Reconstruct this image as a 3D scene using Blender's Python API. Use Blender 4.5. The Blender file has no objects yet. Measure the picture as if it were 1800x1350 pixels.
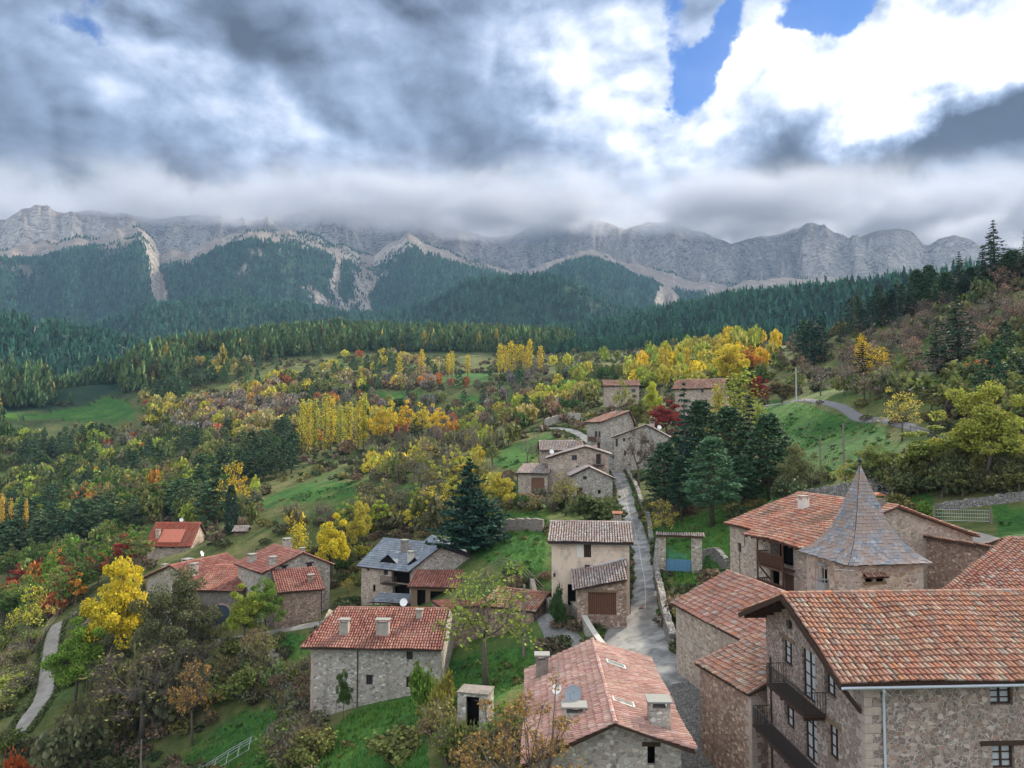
import bpy, math, random
import numpy as np
from mathutils import Vector, Matrix
R = math.radians
rng = np.random.default_rng(7)
random.seed(7)
SC = bpy.context.scene
COL = SC.collection
# ---------------------------------------------------------------- camera
F, CX, CY = 1350.0, 900.0, 675.0
PITCH = R(3.1)
cam_d = bpy.data.cameras.new('camera'); cam = bpy.data.objects.new('camera', cam_d); COL.objects.link(cam)
cam.location = (0, 0, 0); cam.rotation_euler = (R(90) + PITCH, 0, 0)
cam_d.sensor_width = 36; cam_d.lens = F / 1800 * 36; cam_d.clip_start = 0.5; cam_d.clip_end = 30000
SC.camera = cam
SC.view_settings.view_transform = 'Standard'; SC.view_settings.look = 'None'
SC.view_settings.exposure = 0.80; SC.view_settings.gamma = 1
SC.render.engine = 'CYCLES'
SC.cycles.use_denoising = True
SC.cycles.max_bounces = 5; SC.cycles.diffuse_bounces = 2; SC.cycles.glossy_bounces = 2
SC.cycles.transmission_bounces = 3; SC.cycles.transparent_max_bounces = 6; SC.cycles.volume_bounces = 1
SC.cycles.volume_step_rate = 2.0; SC.cycles.volume_max_steps = 64
SUN_AZ, SUN_EL = R(40), R(30)

class NT:
    """terse node graph builder"""
    def __init__(s, tree): s.t = tree; s.n = tree.nodes; s.l = tree.links
    def node(s, typ, **kw):
        nd = s.n.new(typ)
        for k, v in kw.items(): setattr(nd, k, v)
        return nd
    def put(s, sock, v):
        if isinstance(v, bpy.types.NodeSocket): s.l.new(v, sock)
        elif v is not None:
            if isinstance(v, (tuple, list)) and len(v) == 3 and sock.type == 'RGBA': v = (*v, 1)
            sock.default_value = v
    def m(s, op, a, b=None, c=None, clamp=False):
        nd = s.node('ShaderNodeMath', operation=op, use_clamp=clamp)
        s.put(nd.inputs[0], a); s.put(nd.inputs[1], b)
        if c is not None: s.put(nd.inputs[2], c)
        return nd.outputs[0]
    def v(s, op, a, b=None, out=0):
        nd = s.node('ShaderNodeVectorMath', operation=op); s.put(nd.inputs[0], a)
        if b is not None:
            if op == 'SCALE': s.put(nd.inputs['Scale'], b)
            else: s.put(nd.inputs[1], b)
        return nd.outputs[out]
    def mix(s, f, a, b, typ='MIX'):
        nd = s.node('ShaderNodeMix', data_type='RGBA', blend_type=typ); nd.clamp_factor = True
        s.put(nd.inputs[0], f); s.put(nd.inputs[6], a); s.put(nd.inputs[7], b)
        return nd.outputs[2]
    def ss(s, x, lo, hi, a=0.0, b=1.0):
        nd = s.node('ShaderNodeMapRange', interpolation_type='SMOOTHSTEP')
        for i, q in enumerate((x, lo, hi, a, b)): s.put(nd.inputs[i], q)
        return nd.outputs[0]
    def noise(s, vec, scale, detail=4, rough=.55, dist=0, out=0, dim='3D'):
        nd = s.node('ShaderNodeTexNoise', noise_dimensions=dim)
        s.put(nd.inputs['Vector'], vec); s.put(nd.inputs['Scale'], scale); nd.inputs['Detail'].default_value = detail
        nd.inputs['Roughness'].default_value = rough; nd.inputs['Distortion'].default_value = dist
        return nd.outputs[out]
    def ramp(s, f, stops, interp='LINEAR'):
        nd = s.node('ShaderNodeValToRGB'); cr = nd.color_ramp; cr.interpolation = interp
        while len(cr.elements) < len(stops): cr.elements.new(.5)
        for e, (p, c) in zip(cr.elements, stops):
            e.position = p; e.color = (*c, 1) if len(c) == 3 else c
        s.put(nd.inputs[0], f); return nd.outputs[0]
    def attr(s, name, out='Color'): return s.node('ShaderNodeAttribute', attribute_name=name).outputs[out]

# ---------------------------------------------------------------- sky: Nishita with a broken cloud deck
def build_world():
    w = bpy.data.worlds.new('World'); SC.world = w; w.use_nodes = True
    t = NT(w.node_tree); t.n.clear()
    sky = t.node('ShaderNodeTexSky', sky_type='NISHITA'); sky.sun_disc = False
    sky.sun_elevation = SUN_EL; sky.sun_rotation = SUN_AZ; sky.altitude = 1200; sky.air_density = 1.1; sky.dust_density = .3
    skyc = t.mix(1.0, t.v('SCALE', sky.outputs[0], .06), (.40, .72, 1.25, 1), 'MULTIPLY')
    d = t.node('ShaderNodeTexCoord').outputs['Generated']
    sp = t.node('ShaderNodeSeparateXYZ'); t.put(sp.inputs[0], d)
    az = t.m('ARCTAN2', sp.outputs[0], sp.outputs[1]); el = t.m('ARCSINE', sp.outputs[2])
    cb = t.node('ShaderNodeCombineXYZ'); t.put(cb.inputs[0], az); t.put(cb.inputs[1], el)
    w1 = t.v('SCALE', t.v('SUBTRACT', t.noise(d, 4.0, 6, .58, 0, 1), (.5, .5, .5)), .20)
    p = t.v('ADD', cb.outputs[0], w1); p = t.v('ADD', p, t.v('SCALE', t.v('SUBTRACT', t.noise(d, 17, 5, .6, 0, 1), (.5, .5, .5)), .05))
    def blob(u, v, ru, rv, rot=0, pw=(0, 1)):
        mp = t.node('ShaderNodeMapping', vector_type='TEXTURE'); t.put(mp.inputs[0], p)
        mp.inputs[1].default_value = (math.atan((u - 900) / F), math.atan((750 - v) / F), 0)
        mp.inputs[2].default_value = (0, 0, R(rot)); mp.inputs[3].default_value = (ru / F, rv / F, 1)
        g = t.node('ShaderNodeTexGradient', gradient_type='SPHERICAL'); t.put(g.inputs[0], mp.outputs[0])
        return t.ss(g.outputs[1], *pw)
    # brightness field
    lum = t.m('MULTIPLY', t.ss(az, -.75, .45), .12); lum = t.m('ADD', lum, .21)
    BL = [  # u v ru rv rot weight
        (330, 195, 330, 90, -24, .20), (130, 170, 200, 110, -10, .12), (600, 250, 250, 90, -8, .20),
        (640, 90, 240, 90, -30, .12), (960, 60, 170, 150, 0, .26), (1110, 130, 160, 190, 20, .30), (1000, 240, 60, 160, 20, .12),
        (1250, 190, 170, 110, 0, .32), (1390, 75, 130, 130, 0, .42), (1560, 165, 330, 105, -4, .42),
        (1740, 160, 240, 105, 0, .55), (1560, 245, 110, 70, 0, .45), (1180, 330, 260, 80, 0, .20), (830, 350, 240, 60, 0, .06),
        (100, 60, 260, 120, 0, .05),
        (470, 110, 520, 120, -26, -.10), (900, 270, 260, 130, -55, -.12), (1420, 260, 110, 180, 12, -.30), (1470, 190, 60, 60, 0, -.3),
        (1740, 285, 190, 60, 10, -.42), (1640, 340, 260, 60, 0, -.10), (280, 320, 420, 60, -8, -.05), (1330, 270, 90, 150, 0, -.12)]
    for (u, v, ru, rv, rot, wt) in BL:
        lum = t.m('MULTIPLY_ADD', blob(u, v, ru * 1.25, rv * 1.25, rot), wt, lum)
    # unseen sky overhead and behind, brightness added to light the village walls
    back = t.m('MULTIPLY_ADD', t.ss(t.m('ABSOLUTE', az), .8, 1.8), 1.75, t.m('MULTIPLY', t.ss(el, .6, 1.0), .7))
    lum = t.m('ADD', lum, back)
    # billows lit from the sun side
    def cl(off):
        v = t.v('ADD', t.v('MULTIPLY', d, (1, 1, 1.5)), off)
        vo = t.node('ShaderNodeTexVoronoi', feature='F1'); vo.inputs['Scale'].default_value = 9.0; vo.inputs['Detail'].default_value = 2; vo.inputs['Roughness'].default_value = .55
        t.put(vo.inputs['Vector'], t.v('ADD', v, t.v('SCALE', t.noise(v, 9, 2, .5, 0, 1), .07)))
        return t.m('MULTIPLY_ADD', vo.outputs['Distance'], -.30, t.m('ADD', t.m('MULTIPLY', t.noise(v, 5.5, 8, .60, .15), .86), .20))
    n0 = cl((0, 0, 0)); n1 = cl((.014, .0, .024))
    lit = t.m('SUBTRACT', n0, n1)
    fine = t.noise(d, 19, 6, .66, .3)
    k = t.m('MULTIPLY_ADD', lit, 1.9, 1.0)
    k = t.m('ADD', k, t.m('MULTIPLY', t.m('SUBTRACT', n0, .5), .55))
    k = t.m('ADD', k, t.m('MULTIPLY', t.m('SUBTRACT', fine, .5), .34))
    lum = t.m('MINIMUM', t.m('MAXIMUM', t.m('MULTIPLY', lum, k), .09), 1.0)
    warm = t.m('MULTIPLY', t.ss(lum, .25, .95), t.ss(t.m('ABSOLUTE', az), .7, 1.5, 1.0, .8))
    cc = t.mix(warm, (.60, .77, 1.10), (1.0, 1.0, 1.0))
    cloud = t.v('MULTIPLY', cc, t.node('ShaderNodeCombineColor').outputs[0])
    nd = t.v('SCALE', cc, lum)
    # gaps
    gap = None
    for (u, v, ru, rv, rot, wt) in [(1222, 112, 70, 92, 25, 1.3), (1292, 20, 50, 110, -30, 1.2), (1500, 30, 95, 75, 6, 1.3), (1640, 22, 230, 60, 6, 1.2),
                                    (45, 88, 90, 35, -15, .75), (1610, 178, 75, 24, 8, .55), (1190, 0, 50, 40, 0, .7)]:
        b = t.m('MULTIPLY', blob(u, v, ru * 1.15, rv * 1.15, rot), wt)
        gap = b if gap is None else t.m('ADD', gap, b)
    gap = t.m('ADD', gap, t.m('MULTIPLY', t.ss(t.m('ABSOLUTE', az), 1.3, 2.2), t.ss(n0, .45, .65)))
    g2 = t.m('ADD', gap, t.m('MULTIPLY', t.m('SUBTRACT', t.noise(d, 14, 6, .6, .3), .5), 1.5))
    gm = t.ss(g2, .42, .85)
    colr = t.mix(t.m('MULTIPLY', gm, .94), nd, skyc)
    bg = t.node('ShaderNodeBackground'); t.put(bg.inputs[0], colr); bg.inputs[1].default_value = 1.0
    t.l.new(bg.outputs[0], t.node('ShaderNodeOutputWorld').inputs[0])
    w.cycles.sampling_method = 'MANUAL'; w.cycles.sample_map_resolution = 512
build_world()
sun_d = bpy.data.lights.new('sun', 'SUN'); sun = bpy.data.objects.new('sun', sun_d); COL.objects.link(sun)
sun_d.energy = 5.0; sun_d.angle = R(5); sun_d.color = (1, .89, .72)
sdir = Vector((math.sin(SUN_AZ) * math.cos(SUN_EL), math.cos(SUN_AZ) * math.cos(SUN_EL), math.sin(SUN_EL)))
sun.rotation_euler = sdir.to_track_quat('Z', 'Y').to_euler(); sun.location = (60, 90, 60)

# ---------------------------------------------------------------- basic helpers
cp, sp_ = math.cos(PITCH), math.sin(PITCH)
def raydir(u, v):
    a = (u - CX) / F; b = (CY - v) / F
    return a, cp - b * sp_, sp_ + b * cp
def P(u, v, D):
    """world point on the sight line of photo pixel (u,v) at forward distance D"""
    a, y, z = raydir(u, v); k = D / y
    return Vector((a * k, D, z * k))
def PZ(u, v, z):
    a, y, zz = raydir(u, v); k = z / zz
    return Vector((a * k, y * k, z))
def proj(x, y, z):
    yc = y * cp + z * sp_; zc = -y * sp_ + z * cp
    yc = np.where(np.abs(yc) < 1e-6, 1e-6, yc)
    return CX + F * x / yc, CY - F * zc / yc
def T(v):  # z/Y of image row v
    b = (CY - v) / F
    return (sp_ + b * cp) / (cp - b * sp_)

_perm = np.random.default_rng(11).random((64, 64, 64)).astype(np.float32)
def vnoise(x, y, z=0.0):
    x = np.asarray(x, float); y = np.asarray(y, float); z = np.asarray(z, float) + 0 * x
    xi = np.floor(x).astype(int); yi = np.floor(y).astype(int); zi = np.floor(z).astype(int)
    fx, fy, fz = x - xi, y - yi, z - zi
    fx = fx * fx * (3 - 2 * fx); fy = fy * fy * (3 - 2 * fy); fz = fz * fz * (3 - 2 * fz)
    r = 0
    for i in (0, 1):
        for j in (0, 1):
            for k in (0, 1):
                w = (fx if i else 1 - fx) * (fy if j else 1 - fy) * (fz if k else 1 - fz)
                r = r + w * _perm[(xi + i) & 63, (yi + j) & 63, (zi + k) & 63]
    return r * 2 - 1
def fbm(x, y, z=0.0, o=4, g=.5):
    r = 0; a = 1; s = 1; n = 0
    for i in range(o):
        r = r + a * vnoise(x * s + 17.3 * i, y * s + 5.1 * i, np.asarray(z) * s + 9.7 * i); n += a; a *= g; s *= 2.03
    return r / n
def ridged(x, y, z=0.0, o=3):
    r = 0; a = 1; s = 1; n = 0
    for i in range(o):
        r = r + a * (1 - np.abs(vnoise(x * s + 7.3 * i, y * s + 3.1 * i, np.asarray(z) * s))); n += a; a *= .5; s *= 2.1
    return r / n
def sstep(x, a, b):
    t = np.clip((x - a) / (b - a), 0, 1); return t * t * (3 - 2 * t)

class MB:
    """collects faces, builds one mesh"""
    def __init__(s): s.v = []; s.f = []; s.mi = []; s.c = []; s.col = False
    def face(s, pts, mi=0, c=None):
        b = len(s.v); s.v += [tuple(p) for p in pts]; s.f.append(tuple(range(b, b + len(pts)))); s.mi.append(mi)
        s.c.append(c)
        if c is not None: s.col = True
    def mesh(s, vs, fs, mi=0, c=None):
        b = len(s.v); s.v += [tuple(p) for p in vs]
        for f in fs: s.f.append(tuple(i + b for i in f)); s.mi.append(mi); s.c.append(c)
        if c is not None: s.col = True
    def hexa(s, p, mi=0):
        """p: 4 bottom then 4 top points, counter-clockwise seen from above"""
        s.mesh(p, [(3, 2, 1, 0), (4, 5, 6, 7), (0, 1, 5, 4), (1, 2, 6, 5), (2, 3, 7, 6), (3, 0, 4, 7)], mi)
    def box(s, x0, y0, z0, x1, y1, z1, mi=0):
        s.hexa([(x0, y0, z0), (x1, y0, z0), (x1, y1, z0), (x0, y1, z0), (x0, y0, z1), (x1, y0, z1), (x1, y1, z1), (x0, y1, z1)], mi)
    def beam(s, a, b, w, h, mi=0):
        a = Vector(a); b = Vector(b); d = (b - a).normalized()
        up = Vector((0, 0, 1)) if abs(d.z) < .95 else Vector((0, 1, 0))
        x = d.cross(up).normalized() * w / 2; y = x.cross(d).normalized() * h / 2
        s.mesh([a - x - y, a + x - y, a + x + y, a - x + y, b - x - y, b + x - y, b + x + y, b - x + y],
               [(3, 2, 1, 0), (4, 5, 6, 7), (0, 1, 5, 4), (1, 2, 6, 5), (2, 3, 7, 6), (3, 0, 4, 7)], mi)
    def tube(s, pts, rad, n=6, mi=0, cap=True):
        pts = [Vector(p) for p in pts]
        if not isinstance(rad, (list, tuple)): rad = [rad] * len(pts)
        b = len(s.v); ref = None
        for i, p in enumerate(pts):
            d = (pts[min(i + 1, len(pts) - 1)] - pts[max(i - 1, 0)])
            d = d.normalized() if d.length > 1e-9 else Vector((0, 0, 1))
            if ref is None or abs(ref.dot(d)) > .97: ref = Vector((1, 0, 0)) if abs(d.x) < .8 else Vector((0, 1, 0))
            x = (ref - d * ref.dot(d)).normalized(); y = d.cross(x); ref = x
            for k in range(n):
                a = 2 * math.pi * k / n; s.v.append(tuple(p + (x * math.cos(a) + y * math.sin(a)) * rad[i]))
        for i in range(len(pts) - 1):
            for k in range(n):
                k2 = (k + 1) % n; s.f.append((b + i * n + k, b + i * n + k2, b + (i + 1) * n + k2, b + (i + 1) * n + k)); s.mi.append(mi); s.c.append(None)
        if cap:
            s.f.append(tuple(b + k for k in range(n))[::-1]); s.mi.append(mi); s.c.append(None)
            e = b + (len(pts) - 1) * n; s.f.append(tuple(e + k for k in range(n))); s.mi.append(mi); s.c.append(None)
    def lathe(s, prof, n=16, o=(0, 0, 0), mi=0):
        b = len(s.v)
        for (r, z) in prof:
            for k in range(n):
                a = 2 * math.pi * k / n; s.v.append((o[0] + r * math.cos(a), o[1] + r * math.sin(a), o[2] + z))
        for i in range(len(prof) - 1):
            for k in range(n):
                k2 = (k + 1) % n; s.f.append((b + i * n + k, b + i * n + k2, b + (i + 1) * n + k2, b + (i + 1) * n + k)); s.mi.append(mi); s.c.append(None)
        for i, rev in ((0, True), (len(prof) - 1, False)):
            if prof[i][0] > 1e-4:
                q = tuple(b + i * n + k for k in range(n)); s.f.append(q[::-1] if rev else q); s.mi.append(mi); s.c.append(None)
    def data(s, name, mats, smooth=False):
        me = bpy.data.meshes.new(name); me.from_pydata(s.v, [], s.f)
        for m in (mats if isinstance(mats, (list, tuple)) else [mats]): me.materials.append(m)
        me.polygons.foreach_set('material_index', s.mi)
        if smooth: me.polygons.foreach_set('use_smooth', [True] * len(s.f))
        if s.col:
            ca = me.color_attributes.new('Col', 'FLOAT_COLOR', 'CORNER'); arr = []
            for f, c in zip(s.f, s.c): arr += list((*(c or (1, 1, 1)), 1)) * len(f)
            ca.data.foreach_set('color', arr)
        me.update(); return me
    def build(s, name, mats, parent=None, smooth=False):
        o = bpy.data.objects.new(name, s.data(name, mats, smooth)); COL.objects.link(o); o.parent = parent; return o

def np_mesh(name, V, Fq, mats, cols=None, smooth=False, attr='Col', mi=None):
    """V (n,3), Fq (m,3|4); cols per vertex (n,3)"""
    me = bpy.data.meshes.new(name); V = np.asarray(V, np.float32); Fq = np.asarray(Fq, np.int32); k = Fq.shape[1]
    me.vertices.add(len(V)); me.vertices.foreach_set('co', V.ravel())
    me.loops.add(Fq.size); me.loops.foreach_set('vertex_index', Fq.ravel())
    me.polygons.add(len(Fq)); me.polygons.foreach_set('loop_start', np.arange(0, Fq.size, k, dtype=np.int32))
    me.polygons.foreach_set('loop_total', np.full(len(Fq), k, np.int32))
    for m in (mats if isinstance(mats, (list, tuple)) else [mats]): me.materials.append(m)
    if mi is not None: me.polygons.foreach_set('material_index', np.asarray(mi, np.int32))
    if smooth: me.polygons.foreach_set('use_smooth', np.ones(len(Fq), bool))
    me.update(calc_edges=True)
    if cols is not None:
        ca = me.color_attributes.new(attr, 'FLOAT_COLOR', 'POINT')
        c4 = np.ones((len(V), 4), np.float32); c4[:, :3] = cols; ca.data.foreach_set('color', c4.ravel())
    return me
def link(name, me, parent=None):
    o = bpy.data.objects.new(name, me); COL.objects.link(o); o.parent = parent; return o
def tag(o, label=None, cat=None, group=None, kind=None):
    if label: o['label'] = label
    if cat: o['category'] = cat
    if group: o['group'] = group
    if kind: o['kind'] = kind
    return o
def root(name, loc, rz, label, cat, group=None):
    o = bpy.data.objects.new(name, None); COL.objects.link(o); o.location = loc; o.rotation_euler = (0, 0, rz)
    o.empty_display_size = .3
    return tag(o, label, cat, group)
# ---------------------------------------------------------------- materials
MATS = {}
def mat(name, rough=.85, spec=.3):
    m = bpy.data.materials.new(name); m.use_nodes = True; t = NT(m.node_tree)
    b = t.n['Principled BSDF']; b.inputs['Roughness'].default_value = rough; b.inputs['Specular IOR Level'].default_value = spec
    MATS[name] = m; return m, t, b
def bump(t, b, h, strength=.5, dist=.05):
    nd = t.node('ShaderNodeBump'); nd.inputs['Strength'].default_value = strength; nd.inputs['Distance'].default_value = dist
    t.put(nd.inputs['Height'], h); t.l.new(nd.outputs[0], b.inputs['Normal'])
def objco(t): return t.node('ShaderNodeTexCoord').outputs['Object']
def plain(name, c, rough=.7, spec=.3, var=.25, sc=3.0, metal=0):
    m, t, b = mat(name, rough, spec); co = objco(t)
    n = t.noise(co, sc, 6, .6)
    t.put(b.inputs['Base Color'], t.mix(n, tuple(x * (1 - var) for x in c), tuple(min(1, x * (1 + var)) for x in c)))
    b.inputs['Metallic'].default_value = metal; bump(t, b, n, .15, .02); return m
def stone(name, cols, mortar, scale=3.2, gap=.07, rnd=.9, flat=1.25, patch=None, bumpd=.05, squash=1.0):
    """rubble masonry: 3-D cells cut by the wall face, with mortar between, weather stains"""
    m, t, b = mat(name, .92, .15); co = objco(t)
    co2 = t.v('MULTIPLY', co, (1, 1, flat)); co2 = t.v('ADD', co2, t.v('SCALE', t.v('SUBTRACT', t.noise(co, 1.7, 3, .5, 0, 1), (.5, .5, .5)), .22))
    def vor(feat):
        n = t.node('ShaderNodeTexVoronoi', feature=feat); t.put(n.inputs['Vector'], co2); n.inputs['Scale'].default_value = scale
        n.inputs['Randomness'].default_value = rnd; return n
    e = vor('DISTANCE_TO_EDGE').outputs['Distance']; cel = vor('F1').outputs['Color']
    sp = t.node('ShaderNodeSeparateColor'); t.put(sp.inputs[0], cel)
    k = len(cols); c = t.ramp(sp.outputs[0], [(i / max(1, k - 1), q) for i, q in enumerate(cols)])
    c = t.mix(t.m('MULTIPLY', sp.outputs[1], .45), c, tuple(.55 * x for x in cols[0]))
    fn = t.noise(co, 14, 6, .65)
    c = t.mix(t.ss(fn, .50, .80, 0, .5), c, (.62, .58, .54)); c = t.mix(t.ss(fn, .46, .25, 0, .45), c, tuple(.4 * x for x in cols[0]))
    gn = t.m('MULTIPLY_ADD', fn, gap * 1.0, gap * .2)
    mk = t.ss(e, t.m('MULTIPLY', gn, .55), gn)
    c = t.mix(mk, mortar, c)
    if patch is not None:
        pm = t.ss(t.noise(co, .55, 7, .68, .4), *patch[1:]); c = t.mix(pm, c, t.mix(fn, tuple(x * .8 for x in patch[0]), patch[0]))
        hh = t.m('MULTIPLY', mk, t.m('SUBTRACT', 1.0, pm))
    else: hh = mk
    st = t.noise(t.v('MULTIPLY', co, (1.2, 1.2, .25)), 1.0, 5, .6)
    c = t.mix(t.ss(st, .50, .72, 0, .40), c, tuple(x * .45 for x in cols[0]), 'MIX')
    t.put(b.inputs['Base Color'], c)
    bump(t, b, t.m('MULTIPLY_ADD', fn, .5, hh), .9, bumpd); return m
st_pink = stone('stone_pink', [(0.253, 0.152, 0.115), (0.611, 0.432, 0.32), (0.18, 0.122, 0.0952), (0.74, 0.572, 0.436), (0.295, 0.173, 0.133)], (0.282, 0.211, 0.173), 3.6, .14, 1, 1.5, bumpd=.09)
st_near = stone('stone_near', [(0.222, 0.17, 0.145), (0.313, 0.238, 0.197), (0.181, 0.131, 0.112), (0.591, 0.483, 0.403), (0.305, 0.178, 0.134), (0.255, 0.21, 0.182)], (.50, .445, .405), 4.9, .085, .95, 1.25, bumpd=.07)
st_grey = stone('stone_grey', [(0.285, 0.249, 0.214), (0.643, 0.572, 0.479), (0.211, 0.182, 0.157), (0.74, 0.74, 0.654), (0.53, 0.418, 0.334)], (0.435, 0.397, 0.352), 3.6, .15, 1, 1.4, bumpd=.08)
st_warm = stone('stone_warm', [(0.515, 0.418, 0.327), (0.74, 0.618, 0.479), (0.253, 0.192, 0.157), (0.643, 0.448, 0.334)], (0.422, 0.358, 0.301), 3.3, .14, 1, 1.5, ((0.589, 0.48, 0.397), .52, .66), bumpd=.08)
st_tower = stone('stone_tower', [(0.547, 0.386, 0.284), (0.274, 0.167, 0.124), (0.74, 0.587, 0.436), (0.316, 0.243, 0.219), (0.4, 0.223, 0.143)], (0.576, 0.474, 0.384), 2.3, .15, 1, 1.6, ((0.64, 0.512, 0.41), .50, .70), bumpd=.09)
st_plaster = stone('stone_plaster', [(0.603, 0.476, 0.382), (0.516, 0.415, 0.333), (0.66, 0.553, 0.45)], (0.631, 0.522, 0.416), 2.8, .12, 1, 1.3, ((0.717, 0.576, 0.45), .40, .52))
st_dry = stone('dry_stone', [(.30, .285, .26), (.22, .21, .195), (.40, .385, .36), (.16, .15, .14)], (.07, .065, .055), 3.0, .10, 1, 1.6, bumpd=.12)
st_dark = stone('dark_stone', [(.20, .175, .155), (.26, .225, .195), (.15, .135, .12)], (.28, .25, .22), 2.6, .10, 1, 1.4)
concrete = plain('concrete', (.42, .40, .36), .9, .2, .3, 5)
cap_grey = plain('chimney_slab', (.24, .24, .225), .9, .2, .35, 8)
chim_m = plain('smoked_render', (.33, .30, .26), .9, .2, .45, 2.2)
plaster = plain('white_plaster', (.62, .58, .52), .9, .2, .2, 4)
metal_dark = plain('wrought_iron', (.028, .028, .03), .5, .5, .3, 20)
gutter_m = plain('painted_gutter', (.46, .50, .55), .45, .5, .1, 3)
pipe_brown = plain('brown_pipe', (.05, .035, .03), .5, .4, .3, 6)
white_paint = plain('white_paint', (.72, .72, .70), .5, .4, .1, 4)
dish_m = plain('dish_paint', (.22, .26, .29), .45, .5, .1, 4)
blue_m = plain('blue_sheet', (.10, .25, .40), .55, .4, .22, 3)
green_m = plain('green_wire', (.05, .32, .27), .5, .4, .2, 5)
pole_m = plain('weathered_pole', (.20, .165, .135), .9, .2, .35, 9)
rail_m = plain('weathered_rail', (.17, .15, .12), .9, .2, .35, 9)
steel_m = plain('galvanised_steel', (.42, .44, .45), .45, .5, .2, 9, .5)
brick_m = plain('terracotta', (.38, .16, .09), .85, .2, .35, 10)
bale_m = plain('grey_cloth', (.22, .25, .28), .8, .2, .3, 6)
def wood(name, c, sc=9.0, var=.5):
    m, t, b = mat(name, .8, .25); co = objco(t)
    n = t.noise(t.v('MULTIPLY', co, (sc, sc, .6)), 1.0, 5, .6); n2 = t.noise(co, 2.2, 4, .6)
    c1 = t.mix(n, tuple(x * (1 - var) for x in c), tuple(x * (1 + var) for x in c))
    t.put(b.inputs['Base Color'], t.mix(t.m('MULTIPLY', n2, .4), c1, tuple(x * .5 for x in c))); bump(t, b, n, .4, .02); return m
wood_dark = wood('dark_timber', (.055, .032, .022))
wood_brown = wood('brown_timber', (.11, .055, .035))
wood_red = wood('russet_boards', (.13, .06, .035))
wood_old = wood('old_timber', (.20, .14, .09))
def glass():
    m, t, b = mat('window_glass', .12, .6); co = objco(t)
    t.put(b.inputs['Base Color'], t.mix(t.noise(co, 1.1, 3), (.02, .025, .03), (.09, .105, .12))); return m
glass_m = glass()
curtain_m = plain('lace_curtain', (.42, .45, .47), .9, .1, .3, 14)
black_m = plain('dark_interior', (.012, .011, .010), .95, .05, .2, 2)
skyglass = mat('roof_glass', .08, .9)[0]; skyglass.node_tree.nodes['Principled BSDF'].inputs['Base Color'].default_value = (.20, .25, .25, 1)
def tile_mat(name, hue, lich=.3, dark=.35):
    m, t, b = mat(name, .88, .2); co = objco(t); a = t.attr('Col')
    c = t.mix(1.0, a, tuple(.84 * q for q in hue), 'MULTIPLY'); c = t.mix(t.ss(t.noise(co, .45, 5, .6), .40, .65, 0, .35), c, (.30, .19, .14))
    n = t.noise(co, 6, 7, .7); n2 = t.noise(co, .8, 5, .6); n3 = t.noise(co, 28, 4, .6)
    c = t.mix(t.ss(n, .52, .70, 0, lich), c, (.42, .385, .335))
    c = t.mix(t.ss(t.m('MULTIPLY_ADD', n2, .55, t.m('MULTIPLY', n, .45)), .50, .66, 0, dark), c, (.085, .07, .06))
    c = t.mix(t.ss(n3, .58, .68, 0, .35), c, (.38, .29, .12))
    t.put(b.inputs['Base Color'], c); bump(t, b, n3, .35, .02); return m
tile_main = tile_mat('roof_tile', (1, 1, 1), .38, .30)
tile_grey = tile_mat('roof_tile_weathered', (.86, .93, .98), .75, .30)
tile_red = tile_mat('roof_tile_new', (.95, .72, .66), .10, .15)
def slate():
    m, t, b = mat('slate', .75, .25); co = objco(t); a = t.attr('Col')
    n = t.noise(co, 1.1, 6, .65); n2 = t.noise(co, 9, 5, .7)
    c = t.mix(t.ss(t.m('MULTIPLY_ADD', n2, .35, n), .58, .78, 0, .8), a, (.28, .18, .125))
    c = t.mix(t.m('MULTIPLY', n2, .25), c, (.45, .46, .47)); t.put(b.inputs['Base Color'], c); bump(t, b, n2, .5, .03); return m
slate_m = slate()
def slate2():
    m, t, b = mat('dark_slate', .85, .12); a = t.attr('Col'); n2 = t.noise(objco(t), 5, 5, .7)
    t.put(b.inputs['Base Color'], t.mix(t.m('MULTIPLY', n2, .3), a, (.25, .27, .29))); return m
slate_d = slate2()
def leaf_mat(name, attr_only=False, trans=.25):
    m, t, b = mat(name, .75, .18); a = t.attr('Col')
    if attr_only: c = a
    else: c = t.mix(1.0, t.node('ShaderNodeObjectInfo').outputs['Color'], a, 'MULTIPLY')
    t.put(b.inputs['Base Color'], c)
    tr = t.node('ShaderNodeBsdfTranslucent'); t.put(tr.inputs[0], c)
    mx = t.node('ShaderNodeMixShader'); mx.inputs[0].default_value = trans
    out = t.n['Material Output']; t.l.new(b.outputs[0], mx.inputs[1]); t.l.new(tr.outputs[0], mx.inputs[2]); t.l.new(mx.outputs[0], out.inputs[0]); return m
leaf_m = leaf_mat('leaves'); needle_m = leaf_mat('needles', trans=.1); wood_stuff = leaf_mat('woodland_leaves', True, .15)
bark_m = plain('bark', (.115, .095, .08), .95, .1, .45, 6)
bark_l = plain('pale_bark', (.26, .235, .21), .95, .1, .35, 6)
twig_m = plain('twigs', (.17, .135, .115), .95, .1, .4, 2)

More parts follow.
